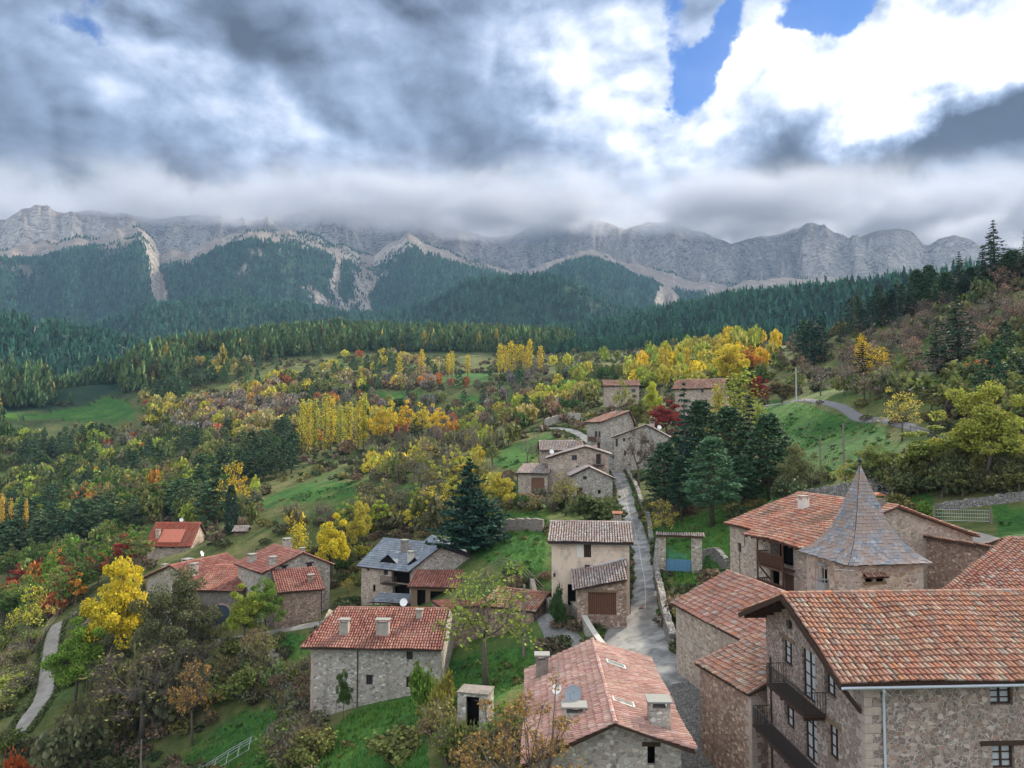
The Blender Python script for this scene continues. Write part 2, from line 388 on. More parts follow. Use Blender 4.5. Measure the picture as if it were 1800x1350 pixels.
def road_mat():
    m, t, b = mat('concrete_road', .7, .35); co = objco(t)
    n = t.noise(co, .55, 8, .62, .6); n2 = t.noise(co, 5, 6, .65); n3 = t.noise(co, .16, 5, .6)
    c = t.ramp(n, [(.34, (.085, .087, .09)), (.45, (.16, .16, .155)), (.54, (.25, .247, .235)), (.66, (.37, .365, .345))])
    c = t.mix(t.m('MULTIPLY', n2, .35), c, (.12, .115, .105)); c = t.mix(t.ss(n3, .45, .62, 0, .45), c, (.15, .15, .14))
    c = t.mix(t.ss(t.noise(co, 1.3, 6, .7), .62, .70, 0, .6), c, (.06, .09, .035))
    t.put(b.inputs['Base Color'], c); t.put(b.inputs['Roughness'], t.ss(n, .4, .6, .75, .5)); bump(t, b, n2, .3, .03); return m
road_m = road_mat()
lane_m = plain('gravel_lane', (.25, .235, .21), .95, .1, .6, .9)
asphalt_m = plain('asphalt', (.15, .15, .155), .9, .2, .2, 2)
cobble_m = stone('cobbled_paving', [(.17, .165, .16), (.23, .22, .21), (.13, .13, .125)], (.085, .085, .07), 4.0, .12, .9, 1)

def ground_mat():
    m, t, b = mat('hillside', .95, .1); co = t.node('ShaderNodeNewGeometry').outputs['Position']; a = t.attr('cov')
    sp = t.node('ShaderNodeSeparateColor'); t.put(sp.inputs[0], a); fo, ro, gr = sp.outputs
    n = t.noise(co, .09, 7, .65); n2 = t.noise(co, .7, 6, .65); n3 = t.noise(co, .022, 6, .6, .5); n4 = t.noise(co, 2.6, 4, .6)
    brush = t.ramp(t.m('MULTIPLY_ADD', n2, .5, t.m('MULTIPLY', n, .5)), [(.30, (.035, .052, .018)), (.47, (.075, .095, .030)), (.56, (.13, .13, .05)), (.66, (.17, .13, .075))])
    grass = t.ramp(t.m('MULTIPLY_ADD', n4, .35, t.m('MULTIPLY_ADD', n, .4, t.m('MULTIPLY', n2, .25))), [(.34, (.014, .045, .014)), (.45, (.026, .082, .020)), (.55, (.055, .135, .026)), (.66, (.11, .185, .035))])
    far = t.noise(co, .045, 8, .72); fcol = t.ramp(far, [(.30, (.008, .026, .018)), (.50, (.020, .052, .030)), (.68, (.042, .080, .036))])
    # rock: tilted, folded strata
    wv = t.node('ShaderNodeTexWave', wave_type='BANDS', bands_direction='Z', wave_profile='SIN')
    pr = t.v('ADD', t.v('MULTIPLY', co, (.25, .25, 1)), t.v('SCALE', t.noise(co, .0011, 5, .6, .4, 1), 700))
    t.put(wv.inputs['Vector'], pr); wv.inputs['Scale'].default_value = .018; wv.inputs['Distortion'].default_value = 9; wv.inputs['Detail'].default_value = 5
    wv.inputs['Detail Scale'].default_value = 2.2; wv.inputs['Detail Roughness'].default_value = .68
    rn = t.noise(co, .020, 10, .78); rn2 = t.noise(t.v('MULTIPLY', co, (1, 1, .18)), .022, 8, .75)
    mixv = t.m('MULTIPLY_ADD', wv.outputs[1], .13, t.m('MULTIPLY_ADD', rn, .45, t.m('MULTIPLY', rn2, .49)))
    rock = t.ramp(mixv, [(.39, (.10, .092, .085)), (.46, (.34, .30, .26)), (.54, (.58, .52, .45)), (.66, (.76, .70, .61))])
    scree = t.ramp(rn, [(.35, (.28, .235, .20)), (.6, (.46, .39, .335))])
    gsep = t.node('ShaderNodeNewGeometry').outputs['Normal']; nz = t.node('ShaderNodeSeparateXYZ'); t.put(nz.inputs[0], gsep)
    rk = t.mix(t.ss(t.m('MULTIPLY_ADD', rn, .5, nz.outputs[2]), .98, 1.10), rock, scree)
    veg = t.ss(t.m('MULTIPLY_ADD', rn2, .5, t.m('MULTIPLY', rn, .5)), .57, .64, 0, .9)
    grass = t.mix(t.ss(t.noise(co, .16, 6, .7), .54, .66, 0, .55), grass, (.13, .13, .045)); c = t.mix(gr, brush, grass); c = t.mix(fo, c, fcol)
    c = t.mix(ro, c, t.mix(t.m('MULTIPLY', veg, t.attr('veg', 'Fac')), rk, (.03, .048, .026)))
    t.put(b.inputs['Base Color'], c)
    hb = t.m('MULTIPLY', t.m('MULTIPLY_ADD', wv.outputs[1], .5, t.m('MULTIPLY', rn, 1.2)), t.m('MULTIPLY', ro, 110.0))
    hs = t.m('MULTIPLY', far, t.m('MULTIPLY', fo, 14.0))
    hg = t.m('MULTIPLY', t.m('ADD', n2, n4), .35)
    bump(t, b, t.m('ADD', hb, t.m('ADD', hs, hg)), .8, 1.0); return m
ground_m = ground_mat()
# ---------------------------------------------------------------- terrain
CTRL = [  # photo u, v and forward distance of points of bare ground
 (1200,1350,46),(1150,1250,53),(1120,1180,61),(1110,1110,71),(1120,1060,79),(1130,1000,90),(1125,950,104),(1105,900,120),(1090,850,138),
 (1080,812,156),(1040,800,165),(990,762,188),(955,757,200),
 (930,890,116),(850,960,100),(900,990,92),(900,800,170),(560,862,190),(470,885,170),(640,900,145),(955,1075,77),(960,1090,79),(985,1130,71),(1010,1110,72),
 (780,1150,77),(870,1130,76),(550,1278,68),(780,1195,72),(650,1300,62),(850,1210,64),(700,1350,56),(900,1330,48),
 (400,1330,80),(100,1350,92),(300,1250,92),(450,1130,96),(200,1330,88),(100,1115,130),(95,1200,112),(60,1275,99),(0,1250,106),(0,1100,150),
 (400,1095,108),(540,1090,106),(620,1078,98),(700,1065,99),(600,1000,126),(300,978,160),(400,930,166),(220,1000,150),(100,900,260),(0,1000,215),
 (200,850,320),(0,850,380),(400,800,330),(560,797,300),(700,790,300),(800,745,330),(950,705,380),(700,740,400),(500,740,400),(300,760,430),(100,790,430),
 (1200,700,250),(1062,717,220),(1125,716,222),(1220,738,195),(1350,702,200),(1400,706,172),(1475,722,150),(1550,742,130),(1650,765,108),(1800,802,86),
 (1400,810,125),(1450,760,145),(1500,840,100),(1350,880,106),(1250,930,96),(1200,900,110),(1160,1008,86),(1226,1008,85),(1200,1032,79),(1225,1060,73),(830,1300,52),(800,1270,54),(1200,860,122),(1700,880,82),(1690,940,72),
 (1800,930,72),(1600,860,90),(1600,660,170),(1700,610,175),(1800,560,172),(1600,575,230),(1500,600,240),(1400,620,285),(1300,606,400),
 (1750,500,225),(1800,470,215),(1900,430,210),(1900,600,140),(1900,780,85),(2100,500,180),(1650,530,250),(1560,560,262)]
WPTS = [(25,62,-14.5),(33,55,-14),(40,62,-10),(20,35,-20),(12,45,-20.3),(30,30,-19),(0,30,-22),(-30,40,-29),(-60,60,-38),(0,5,-21.5),(40,5,-19),(-60,5,-35),
 (-100,80,-45),(-120,40,-48),(-40,-60,-34),(40,-60,-20),(110,50,8),(110,10,6),(65,40,-13),(60,10,-16),(200,150,60),(160,80,35),(-200,150,-58),(-250,60,-70),
 (-220,300,-62),(-330,250,-66),(-150,-120,-55),(150,-120,10),(300,200,90),(230,320,45),(160,420,30),(60,450,34),(300,430,60),(-50,450,22),(-150,450,12),(-300,450,0),(-420,420,-12)]
def _ctrl():
    L = [tuple(P(u, v, D)) for (u, v, D) in CTRL] + WPTS
    A = np.array(L); return A
CA = _ctrl(); SCL = 100.0
def _k(r2): return 0.5 * r2 * np.log(r2 + 1e-9)
def _fit():
    X = CA[:, :2] / SCL; n = len(X)
    K = _k(((X[:, None] - X[None]) ** 2).sum(-1)) + np.eye(n) * 2e-4
    Pm = np.c_[np.ones(n), X]; M = np.zeros((n + 3, n + 3)); M[:n, :n] = K; M[:n, n:] = Pm; M[n:, :n] = Pm.T
    return np.linalg.solve(M, np.r_[CA[:, 2], 0, 0, 0]), X
RW, RX = _fit()
def near_z(x, y):
    sh = np.shape(x); x = np.ravel(x) / SCL; y = np.ravel(y) / SCL; out = np.empty(len(x))
    for i in range(0, len(x), 20000):
        xx, yy = x[i:i+20000], y[i:i+20000]
        r2 = (xx[:, None] - RX[None, :, 0]) ** 2 + (yy[:, None] - RX[None, :, 1]) ** 2
        out[i:i+20000] = _k(r2) @ RW[:-3] + RW[-3] + RW[-2] * xx + RW[-1] * yy
    return out.reshape(sh)
def L_(pts): a = np.array(pts, float); return lambda u: np.interp(u, a[:, 0], a[:, 1])
# crest lines of the successive hills (photo row of the bare crest) and how far off each runs
C1 = L_([(-500,700),(0,684),(100,684),(200,672),(245,640),(300,628),(350,618),(430,608),(520,595),(600,592),(700,597),(800,600),(900,603),(1000,612),(1100,612),(1200,604),(1300,598),(1400,600),(2300,600)])
D1 = L_([(-500,560),(0,600),(250,640),(500,720),(700,760),(1000,720),(1300,640),(2300,600)])
C2 = L_([(-500,560),(0,572),(60,574),(100,586),(200,606),(260,618),(400,600),(800,600),(950,592),(1000,586),(1060,578),(1100,572),(1150,558),(1200,549),(1300,530),(1400,520),(1500,511),(1600,501),(1660,494),(1720,482),(1800,470),(2300,420)])
D2 = L_([(-500,1000),(0,1050),(300,1150),(700,1250),(1000,1200),(1300,1050),(1700,850),(2300,750)])
C3 = L_([(-500,570),(0,572),(150,572),(250,552),(330,535),(430,527),(520,540),(600,556),(680,556),(760,530),(830,502),(900,487),(960,494),(1020,510),(1090,546),(1160,565),(1250,560),(2300,560)])
D3 = L_([(-500,1900),(430,1850),(650,2000),(900,1700),(1100,1650),(2300,1700)])
C4 = L_([(-500,470),(0,460),(60,450),(130,437),(200,420),(235,415),(262,440),(275,468),(330,462),(370,446),(430,432),(475,427),(530,434),(590,450),(630,472),(655,478),(690,448),(716,427),(745,446),(800,466),(870,487),(930,492),(970,476),(1000,460),(1040,466),(1100,478),(1150,497),(1200,516),(1260,522),(1330,520),(1500,520),(2300,520)])
D4 = L_([(-500,2800),(250,2850),(450,2700),(650,2950),(720,2800),(900,2900),(1000,2900),(2300,2900)])
C5 = L_([(-500,400),(0,386),(50,372),(90,380),(150,374),(190,382),(250,380),(330,382),(400,386),(470,380),(530,368),(600,352),(660,360),(730,384),(780,400),(850,412),(920,402),(950,392),(1000,386),(1050,388),(1100,402),(1140,390),(1200,396),(1240,410),(1290,428),(1330,416),(1400,402),(1440,402),(1500,420),(1540,404),(1585,399),(1615,408),(1632,430),(1650,426),(1690,411),(1715,420),(1738,440),(1780,436),(2300,470)])
def grid():
    az = np.r_[np.linspace(-180, -46, 20)[:-1], np.arange(-46, 46.01, .145), np.linspace(46, 180, 20)[1:]]
    r = [5.0]
    while r[-1] < 2750: r.append(r[-1] * (1.0125 if r[-1] < 1500 else 1.009))
    while r[-1] < 4900: r.append(r[-1] + 19)
    while r[-1] < 12000: r.append(r[-1] * 1.1)
    return np.radians(az), np.array(r)
AZ, RR = grid()
def far_z(A, Rr):
    """A azimuth, Rr distance: layered hills"""
    Ac = np.clip(A, R(-47), R(47)); s = np.tan(Ac); u = CX + F * s; u = np.clip(u, -500, 2300); cosA = np.cos(Ac)
    n1 = fbm(A * 18, Rr / 900.0, 0, 3)
    Rw = Rr * (1 + .035 * n1 * sstep(Rr, 900, 1600))
    # buttresses and gullies on the high rock wall
    but = fbm(A * 9, 0 * Rr + 1.3, Rr / 2500, 5, .62)
    but2 = ridged(A * 34 + .6 * but, Rr / 1400, 0, 4) - .62
    Rw = Rw + (but * 330 + but2 * 300) * sstep(Rr, 3000, 3700) * (1 - .93 * sstep(Rr, 4120, 4400))
    ds = [430 + 0 * u, D1(u), D1(u) * 1.22, D2(u), D2(u) * 1.2, D3(u), D3(u) * 1.16, D4(u), D4(u) * 1.02 + 380, 3960 + 0 * u, 4350 + 0 * u, 5200 + 0 * u, 13000 + 0 * u]
    t = [T(C1(u)) , T(C2(u)), T(C3(u)), T(C4(u)), T(C5(u))]
    z = []
    z0 = near_z(ds[0] * np.sin(A), ds[0] * np.cos(A))
    z.append(z0)
    z.append(t[0] * ds[1] * cosA); z.append(np.minimum(t[0] * ds[2] * cosA - 26, t[1] * ds[3] * cosA - 20))
    z.append(t[1] * ds[3] * cosA); z.append(np.minimum(np.minimum(t[1], t[0]) * ds[4] * cosA - 35, t[2] * ds[5] * cosA - 40))
    z.append(t[2] * ds[5] * cosA); z.append(np.minimum(t[2] * ds[6] * cosA - 45, t[3] * ds[7] * cosA - 60))
    z.append(t[3] * ds[7] * cosA); z.append(t[3] * ds[8] * cosA + 25 + .10 * (t[4] - t[3]) * ds[8]); z.append(z[-1] + .20 * (t[4] * 4350 * cosA - z[-1]))
    z.append(t[4] * ds[10] * cosA + 5 * fbm(A * 22, 0 * A + 2, 0, 2)); z.append(t[4] * ds[11] * cosA - 150); z.append(t[4] * 5000 * cosA - 900)
    out = np.array(z0, float)
    for i in range(len(ds) - 1):
        f = np.clip((Rw - ds[i]) / (ds[i + 1] - ds[i]), 0, 1)
        if i in (0,): f = f
        elif i == 8: f = f ** 1.15
        elif i == 9: f = .35 * f + .65 * f ** .6
        else: f = f * f * (3 - 2 * f) * .65 + .35 * f
        out = np.where(Rw >= ds[i], z[i] + (z[i + 1] - z[i]) * f, out)
    amp = np.interp(Rr, [450, 700, 1200, 2600, 3300, 4300, 5000], [2, 8, 42, 85, 40, 14, 10])
    gull = (ridged(A * 30 + .4 * n1, Rr / 700, 0, 3) - .6)
    env = 0
    for d_ in (ds[1], ds[3], ds[5], ds[7]): env = np.maximum(env, np.exp(-((Rr - d_) / (d_ * .09)) ** 2))
    out = out + amp * gull * (1 - .85 * env) * sstep(Rr, 500, 900)
    # ledges of the strata
    rk = sstep(Rr, 3150, 3500) * (1 - sstep(Rr, 4300, 4450)) * cosA
    st = out / 58.0 + 2.2 * fbm(A * 5, Rr / 3000, 0, 3); led = (np.floor(st) + sstep(st - np.floor(st), .25, .75)) - st
    out = out + rk * led * 9 * (1 + fbm(A * 12, Rr / 500, 3, 2)) + rk * 26 * fbm(A * 70, Rr / 150, 0, 4) * (1 - sstep(Rr, 4050, 4280))
    return out
def full_z(A, Rr):
    x, y = Rr * np.sin(A), Rr * np.cos(A)
    zn = near_z(np.where(Rr < 620, x, 0), np.where(Rr < 620, y, 0))
    zf = far_z(A, np.maximum(Rr, 431))
    z = zn + (zf - zn) * sstep(Rr, 430, 580)
    back = sstep(np.abs(A), R(60), R(110)) * sstep(Rr, 200, 500)
    z = z * (1 - back) + back * (-40 + 25 * fbm(x / 400, y / 400, 0, 3))
    return z + .35 * fbm(x / 9, y / 9, 0, 3) * sstep(Rr, 85, 130) + 1.2 * fbm(x / 40, y / 40, 3, 2) * sstep(Rr, 200, 300)
GA, GR = np.meshgrid(AZ, RR, indexing='ij')
GZ = full_z(GA, GR)
LR = np.log(RR)
def H(x, y):
    x = np.atleast_1d(np.asarray(x, float)); y = np.atleast_1d(np.asarray(y, float))
    a = np.arctan2(x, y); r = np.clip(np.hypot(x, y), RR[0], RR[-1] * .999)
    i = np.clip(np.searchsorted(AZ, a) - 1, 0, len(AZ) - 2); j = np.clip(np.searchsorted(RR, r) - 1, 0, len(RR) - 2)
    fa = (a - AZ[i]) / (AZ[i + 1] - AZ[i]); fr = (r - RR[j]) / (RR[j + 1] - RR[j])
    return (GZ[i, j] * (1 - fa) + GZ[i + 1, j] * fa) * (1 - fr) + (GZ[i, j + 1] * (1 - fa) + GZ[i + 1, j + 1] * fa) * fr
def hz(x, y): return float(H(x, y)[0])
GT = GZ / GR
def hit(u, v, rmin=30):
    """ground point seen at photo pixel (u, v) -> (x, y, z) or None"""
    a, yy, zz = raydir(u, v); A = math.atan2(a, yy); t = zz / math.hypot(a, yy)
    i = int(np.clip(np.searchsorted(AZ, A) - 1, 0, len(AZ) - 2)); fa = (A - AZ[i]) / (AZ[i + 1] - AZ[i])
    col = GT[i] * (1 - fa) + GT[i + 1] * fa
    j0 = int(np.searchsorted(RR, rmin)); k = np.nonzero(col[j0:] >= t)[0]
    if len(k) == 0: return None
    j = k[0] + j0
    if j == 0: return None
    c0, c1 = col[j - 1], col[j]; f = (t - c0) / (c1 - c0) if c1 > t and c0 < t else 1
    r = RR[j - 1] + (RR[j] - RR[j - 1]) * f
    x, y = r * math.sin(A), r * math.cos(A); return (x, y, hz(x, y))
def inpoly(u, v, poly):
    c = np.zeros(np.shape(u), bool); n = len(poly)
    for i in range(n):
        x0, y0 = poly[i]; x1, y1 = poly[(i + 1) % n]
        if y0 == y1: continue
        k = ((y0 > v) != (y1 > v)) & (u < (x1 - x0) * (v - y0) / (y1 - y0) + x0); c ^= k
    return c
FIELDS = [
 [(1345,702),(1400,708),(1480,730),(1560,752),(1575,800),(1520,835),(1400,835),(1340,840),(1335,760)],
 [(540,1360),(572,1290),(640,1235),(728,1205),(745,1270),(760,1360)],
 [(305,1360),(345,1295),(430,1250),(495,1243),(505,1300),(470,1360)],
 [(425,890),(520,850),(622,845),(625,872),(520,884),(440,897)],
 [(858,797),(930,775),(975,763),(988,785),(945,805),(900,828),(870,818)],
 [(780,930),(958,928),(958,1040),(860,990),(800,960)],[(870,902),(965,900),(965,926),(870,924)],
 [(0,722),(80,726),(160,710),(180,696),(230,704),(240,735),(150,742),(60,736),(0,736)],
 [(770,662),(850,655),(872,666),(800,682),(772,676)],[(640,690),(720,686),(770,696),(740,704),(650,702)],[(780,698),(830,694),(880,700),(840,712)],
 [(1150,930),(1290,880),(1295,1000),(1190,1040)],[(780,1160),(930,1135),(942,1185),(862,1235),(780,1225)],
 [(1600,872),(1640,868),(1640,905),(1600,912)],[(1735,888),(1800,888),(1800,950),(1755,945)],[(480,1105),(545,1120),(552,1175),(520,1185)],
 [(640,1035),(720,1040),(740,1065),(640,1068)],[(1340,860),(1420,855),(1560,870),(1560,885),(1340,880)],[(560,905),(640,872),(720,850),(760,858),(700,885),(620,925)],[(970,667),(1010,668),(1000,680),(975,680)]]
def build_ground():
    x, y = GR * np.sin(GA), GR * np.cos(GA); na, nr = GA.shape
    V = np.stack([x, y, GZ], -1).reshape(-1, 3)
    i = np.arange(na - 1)[:, None]; j = np.arange(nr - 1)[None]
    q = np.stack([i * nr + j, (i + 1) * nr + j, (i + 1) * nr + j + 1, i * nr + j + 1], -1).reshape(-1, 4)[:, ::-1]
    # centre fan point is far below the tower foot, out of sight
    u, v = proj(x, y, GZ); cov = np.zeros((na, nr, 3), np.float32)
    near = GR < 520
    wob = 10 * fbm(x / 7, y / 7, 0, 3)
    g = np.zeros((na, nr), np.float32)
    for poly in FIELDS:
        k = inpoly(u + wob, v + wob * .3, poly) & (y > 0); g[k] = 1
    base = sstep(fbm(x / 26, y / 26, 5, 4), .02, .35) * .55
    cov[..., 2] = np.where(GR < 700, np.maximum(g, base), 0)
    uc = np.clip(CX + F * np.tan(np.clip(GA, -1, 1)), -500, 2300)
    nn = fbm(x / 160, y / 160, 1, 5)
    fo = sstep(GR, D1(uc) * .8, D1(uc) * .97)
    mid = (sstep(uc, 960, 1020)) * (1 - sstep(GR, 800, 900)); fo = fo * (1 - mid * .8)
    fo = fo * (1 - g); rock = sstep(GR + 230 * nn, D4(uc) * .965, D4(uc) * 1.02)
    # ravines of scree reaching down through the forest
    for (uu, wid, dlow) in ((262, 16, 2350), (640, 20, 2250), (590, 8, 2500), (480, 8, 2550), (1170, 26, 2200), (1290, 60, 1900), (1420, 60, 1700)):
        w = np.exp(-((uc + 30 * nn - uu) / wid) ** 2); rock = np.maximum(rock, (w > .5) * sstep(GR + 90 * nn, dlow, dlow + 60))
    patch = sstep(fbm(x / 90, y / 90, 8, 4), .30, .36) * sstep(GR, 2150, 2500) * (uc > 330) * (uc < 700) * sstep(uc, 380, 460)
    rock = np.maximum(rock, patch)
    for (uu, vv, du, dv) in ((62, 578, 12, 14), (215, 620, 9, 14)):
        rock = np.maximum(rock, (((u - uu) / du) ** 2 + ((v - vv) / dv) ** 2 < 1 + nn) & (GR > 700) & (GR < 1600))
    cov[..., 0] = fo; cov[..., 1] = rock
    me = np_mesh('ground', V, q, ground_m, cov.reshape(-1, 3), True, 'cov')
    vg = me.attributes.new('veg', 'FLOAT', 'POINT'); vv_ = (1 - sstep(GR, 3250, 4000)) * (sstep(nn, -.2, .1))
    vg.data.foreach_set('value', vv_.astype(np.float32).ravel())
    tag(link('ground', me), kind='structure')
    return fo, rock
FO, RO = build_ground()
# ---------------------------------------------------------------- building kit
PAL = [((.40, .185, .125), 6), ((.42, .23, .17), 5), ((.45, .31, .245), 2.6), ((.30, .13, .095), 4), ((.25, .16, .13), 2.2), ((.34, .29, .25), 1.4), ((.50, .40, .32), 1.1), ((.46, .19, .10), 2)]
PALR = [((.36, .185, .16), 6), ((.32, .155, .135), 5), ((.40, .235, .20), 3), ((.26, .125, .11), 3), ((.44, .31, .27), 1.2)]
PALG = [((.47, .39, .36), 5), ((.42, .32, .29), 4), ((.53, .47, .43), 3), ((.34, .26, .235), 3), ((.42, .27, .225), 2)]
quoin_m = plain('corner_stone', (.40, .33, .28), .92, .15, .4, 3.5)
def tint(pal, r, g, b): return [(tuple(min(.8, x * k) for x, k in zip(c, (r, g, b))), w) for c, w in pal]
def pick(pal):
    w = [p[1] for p in pal]; c = random.choices(pal, w)[0][0]; k = random.uniform(.84, 1.12)
    return tuple(min(.8, x * k * random.uniform(.95, 1.05)) for x in c)
def plane_axes(p0, p1, p2):
    ex = (p1 - p0).normalized(); n = ex.cross(p2 - p0).normalized()
    if n.z < 0: n = -n
    ey = n.cross(ex)
    return ex, ey, n
def span(poly, s):
    ts = []
    for i in range(len(poly)):
        (s0, t0), (s1, t1) = poly[i], poly[(i + 1) % len(poly)]
        if (s0 - s) * (s1 - s) < 0 or (s0 == s != s1): ts.append(t0 + (t1 - t0) * (s - s0) / (s1 - s0))
    return (min(ts), max(ts)) if len(ts) >= 2 else None
def tiles(mb, pts, w=.24, row=.40, pal=PAL, mi=0, jit=1.0, thick=.12, slab_mi=1):
    """canal-tiled slope: pts = roof outline, first edge along the eave"""
    pts = [Vector(p) for p in pts]; ex, ey, n = plane_axes(pts[0], pts[1], pts[2]); o = pts[0]
    poly = [((p - o).dot(ex), (p - o).dot(ey)) for p in pts]
    smin = min(p[0] for p in poly); smax = max(p[0] for p in poly); k = max(1, round((smax - smin) / w)); w = (smax - smin) / k
    sag = {}
    def pt(s, t, h):
        bow = -.085 * math.sin(s * .9 + o.x) * math.sin(t * .6 + o.y) * jit
        return o + ex * s + ey * t + n * (h + bow)
    for i in range(k):
        s = smin + (i + .5) * w; sp = span(poly, s)
        if not sp: continue
        t0, t1 = sp; m = max(1, round((t1 - t0) / row)); st = (t1 - t0) / m; off = random.uniform(-.04, .04) * jit
        for j in range(m):
            c = pick(pal); a0 = t0 + j * st - (.05 if j else 0) + off * (j > 0); a1 = t0 + (j + 1) * st + .03
            if j == 0: a0 -= random.uniform(.0, .05)
            ds = random.uniform(-.018, .018) * jit; rl = w * .42; ru = w * .33; l0 = .07 + random.uniform(-.012, .02) * jit; l1 = .02
            vs = []
            for (t, r, l) in ((a0, rl, l0), (a1, ru, l1)):
                for q in (0, .25, .5, .75, 1):
                    a = math.pi * q; vs.append(pt(s + ds - r * math.cos(a), t, l + r * .95 * math.sin(a)))
            mb.mesh(vs, [(0, 1, 6, 5), (1, 2, 7, 6), (2, 3, 8, 7), (3, 4, 9, 8), (4, 3, 2, 1, 0)], mi, c)
        cc = tuple(x * .2 for x in pick(pal))  # channel tiles painted dark for the shade between the cover tiles
        mb.mesh([pt(s + w * .28, t0, .012), pt(s + w * .5, t0, -.004), pt(s + w * .72, t0, .012), pt(s + w * .28, t1, .012), pt(s + w * .5, t1, -.004), pt(s + w * .72, t1, .012)],
                [(0, 1, 4, 3), (1, 2, 5, 4)], mi, cc)
    top = [p + n * .006 for p in pts]; bot = [p - n * thick for p in pts]; q = len(pts)
    mb.mesh(top + bot, [tuple(range(q)), tuple(range(2 * q - 1, q - 1, -1))] + [(i, i + q, (i + 1) % q + q, (i + 1) % q) for i in range(q)], slab_mi, (.3, .2, .15))
    return n
def ridge_caps(mb, a, b, r=.14, pal=PAL, mi=0, lift=.05):
    a = Vector(a); b = Vector(b); d = b - a; k = max(1, round(d.length / .42)); d.normalize(); st = (Vector(b) - Vector(a)).length / k
    x = d.cross(Vector((0, 0, 1))).normalized(); up = x.cross(d)
    for i in range(k):
        c = pick(pal); vs = []
        for (t, rr) in ((i * st - .03, r), ((i + 1) * st + .03, r * .84)):
            for q in (0, .25, .5, .75, 1):
                an = math.pi * q; vs.append(a + d * t - x * rr * math.cos(an) + up * (rr * math.sin(an) + lift - .03))
        mb.mesh(vs, [(0, 1, 6, 5), (1, 2, 7, 6), (2, 3, 8, 7), (3, 4, 9, 8), (4, 3, 2, 1, 0)], mi, c)
def clip(sub, poly):
    out = sub
    for i in range(len(poly)):
        a, b = poly[i], poly[(i + 1) % len(poly)]; inp = out; out = []
        if not inp: break
        def side(p): return (b[0] - a[0]) * (p[1] - a[1]) - (b[1] - a[1]) * (p[0] - a[0])
        for j in range(len(inp)):
            p, q = inp[j], inp[(j + 1) % len(inp)]; sp, sq = side(p), side(q)
            if sp >= -1e-9: out.append(p)
            if (sp > 1e-9 and sq < -1e-9) or (sp < -1e-9 and sq > 1e-9):
                t = sp / (sp - sq); out.append((p[0] + (q[0] - p[0]) * t, p[1] + (q[1] - p[1]) * t))
    return out
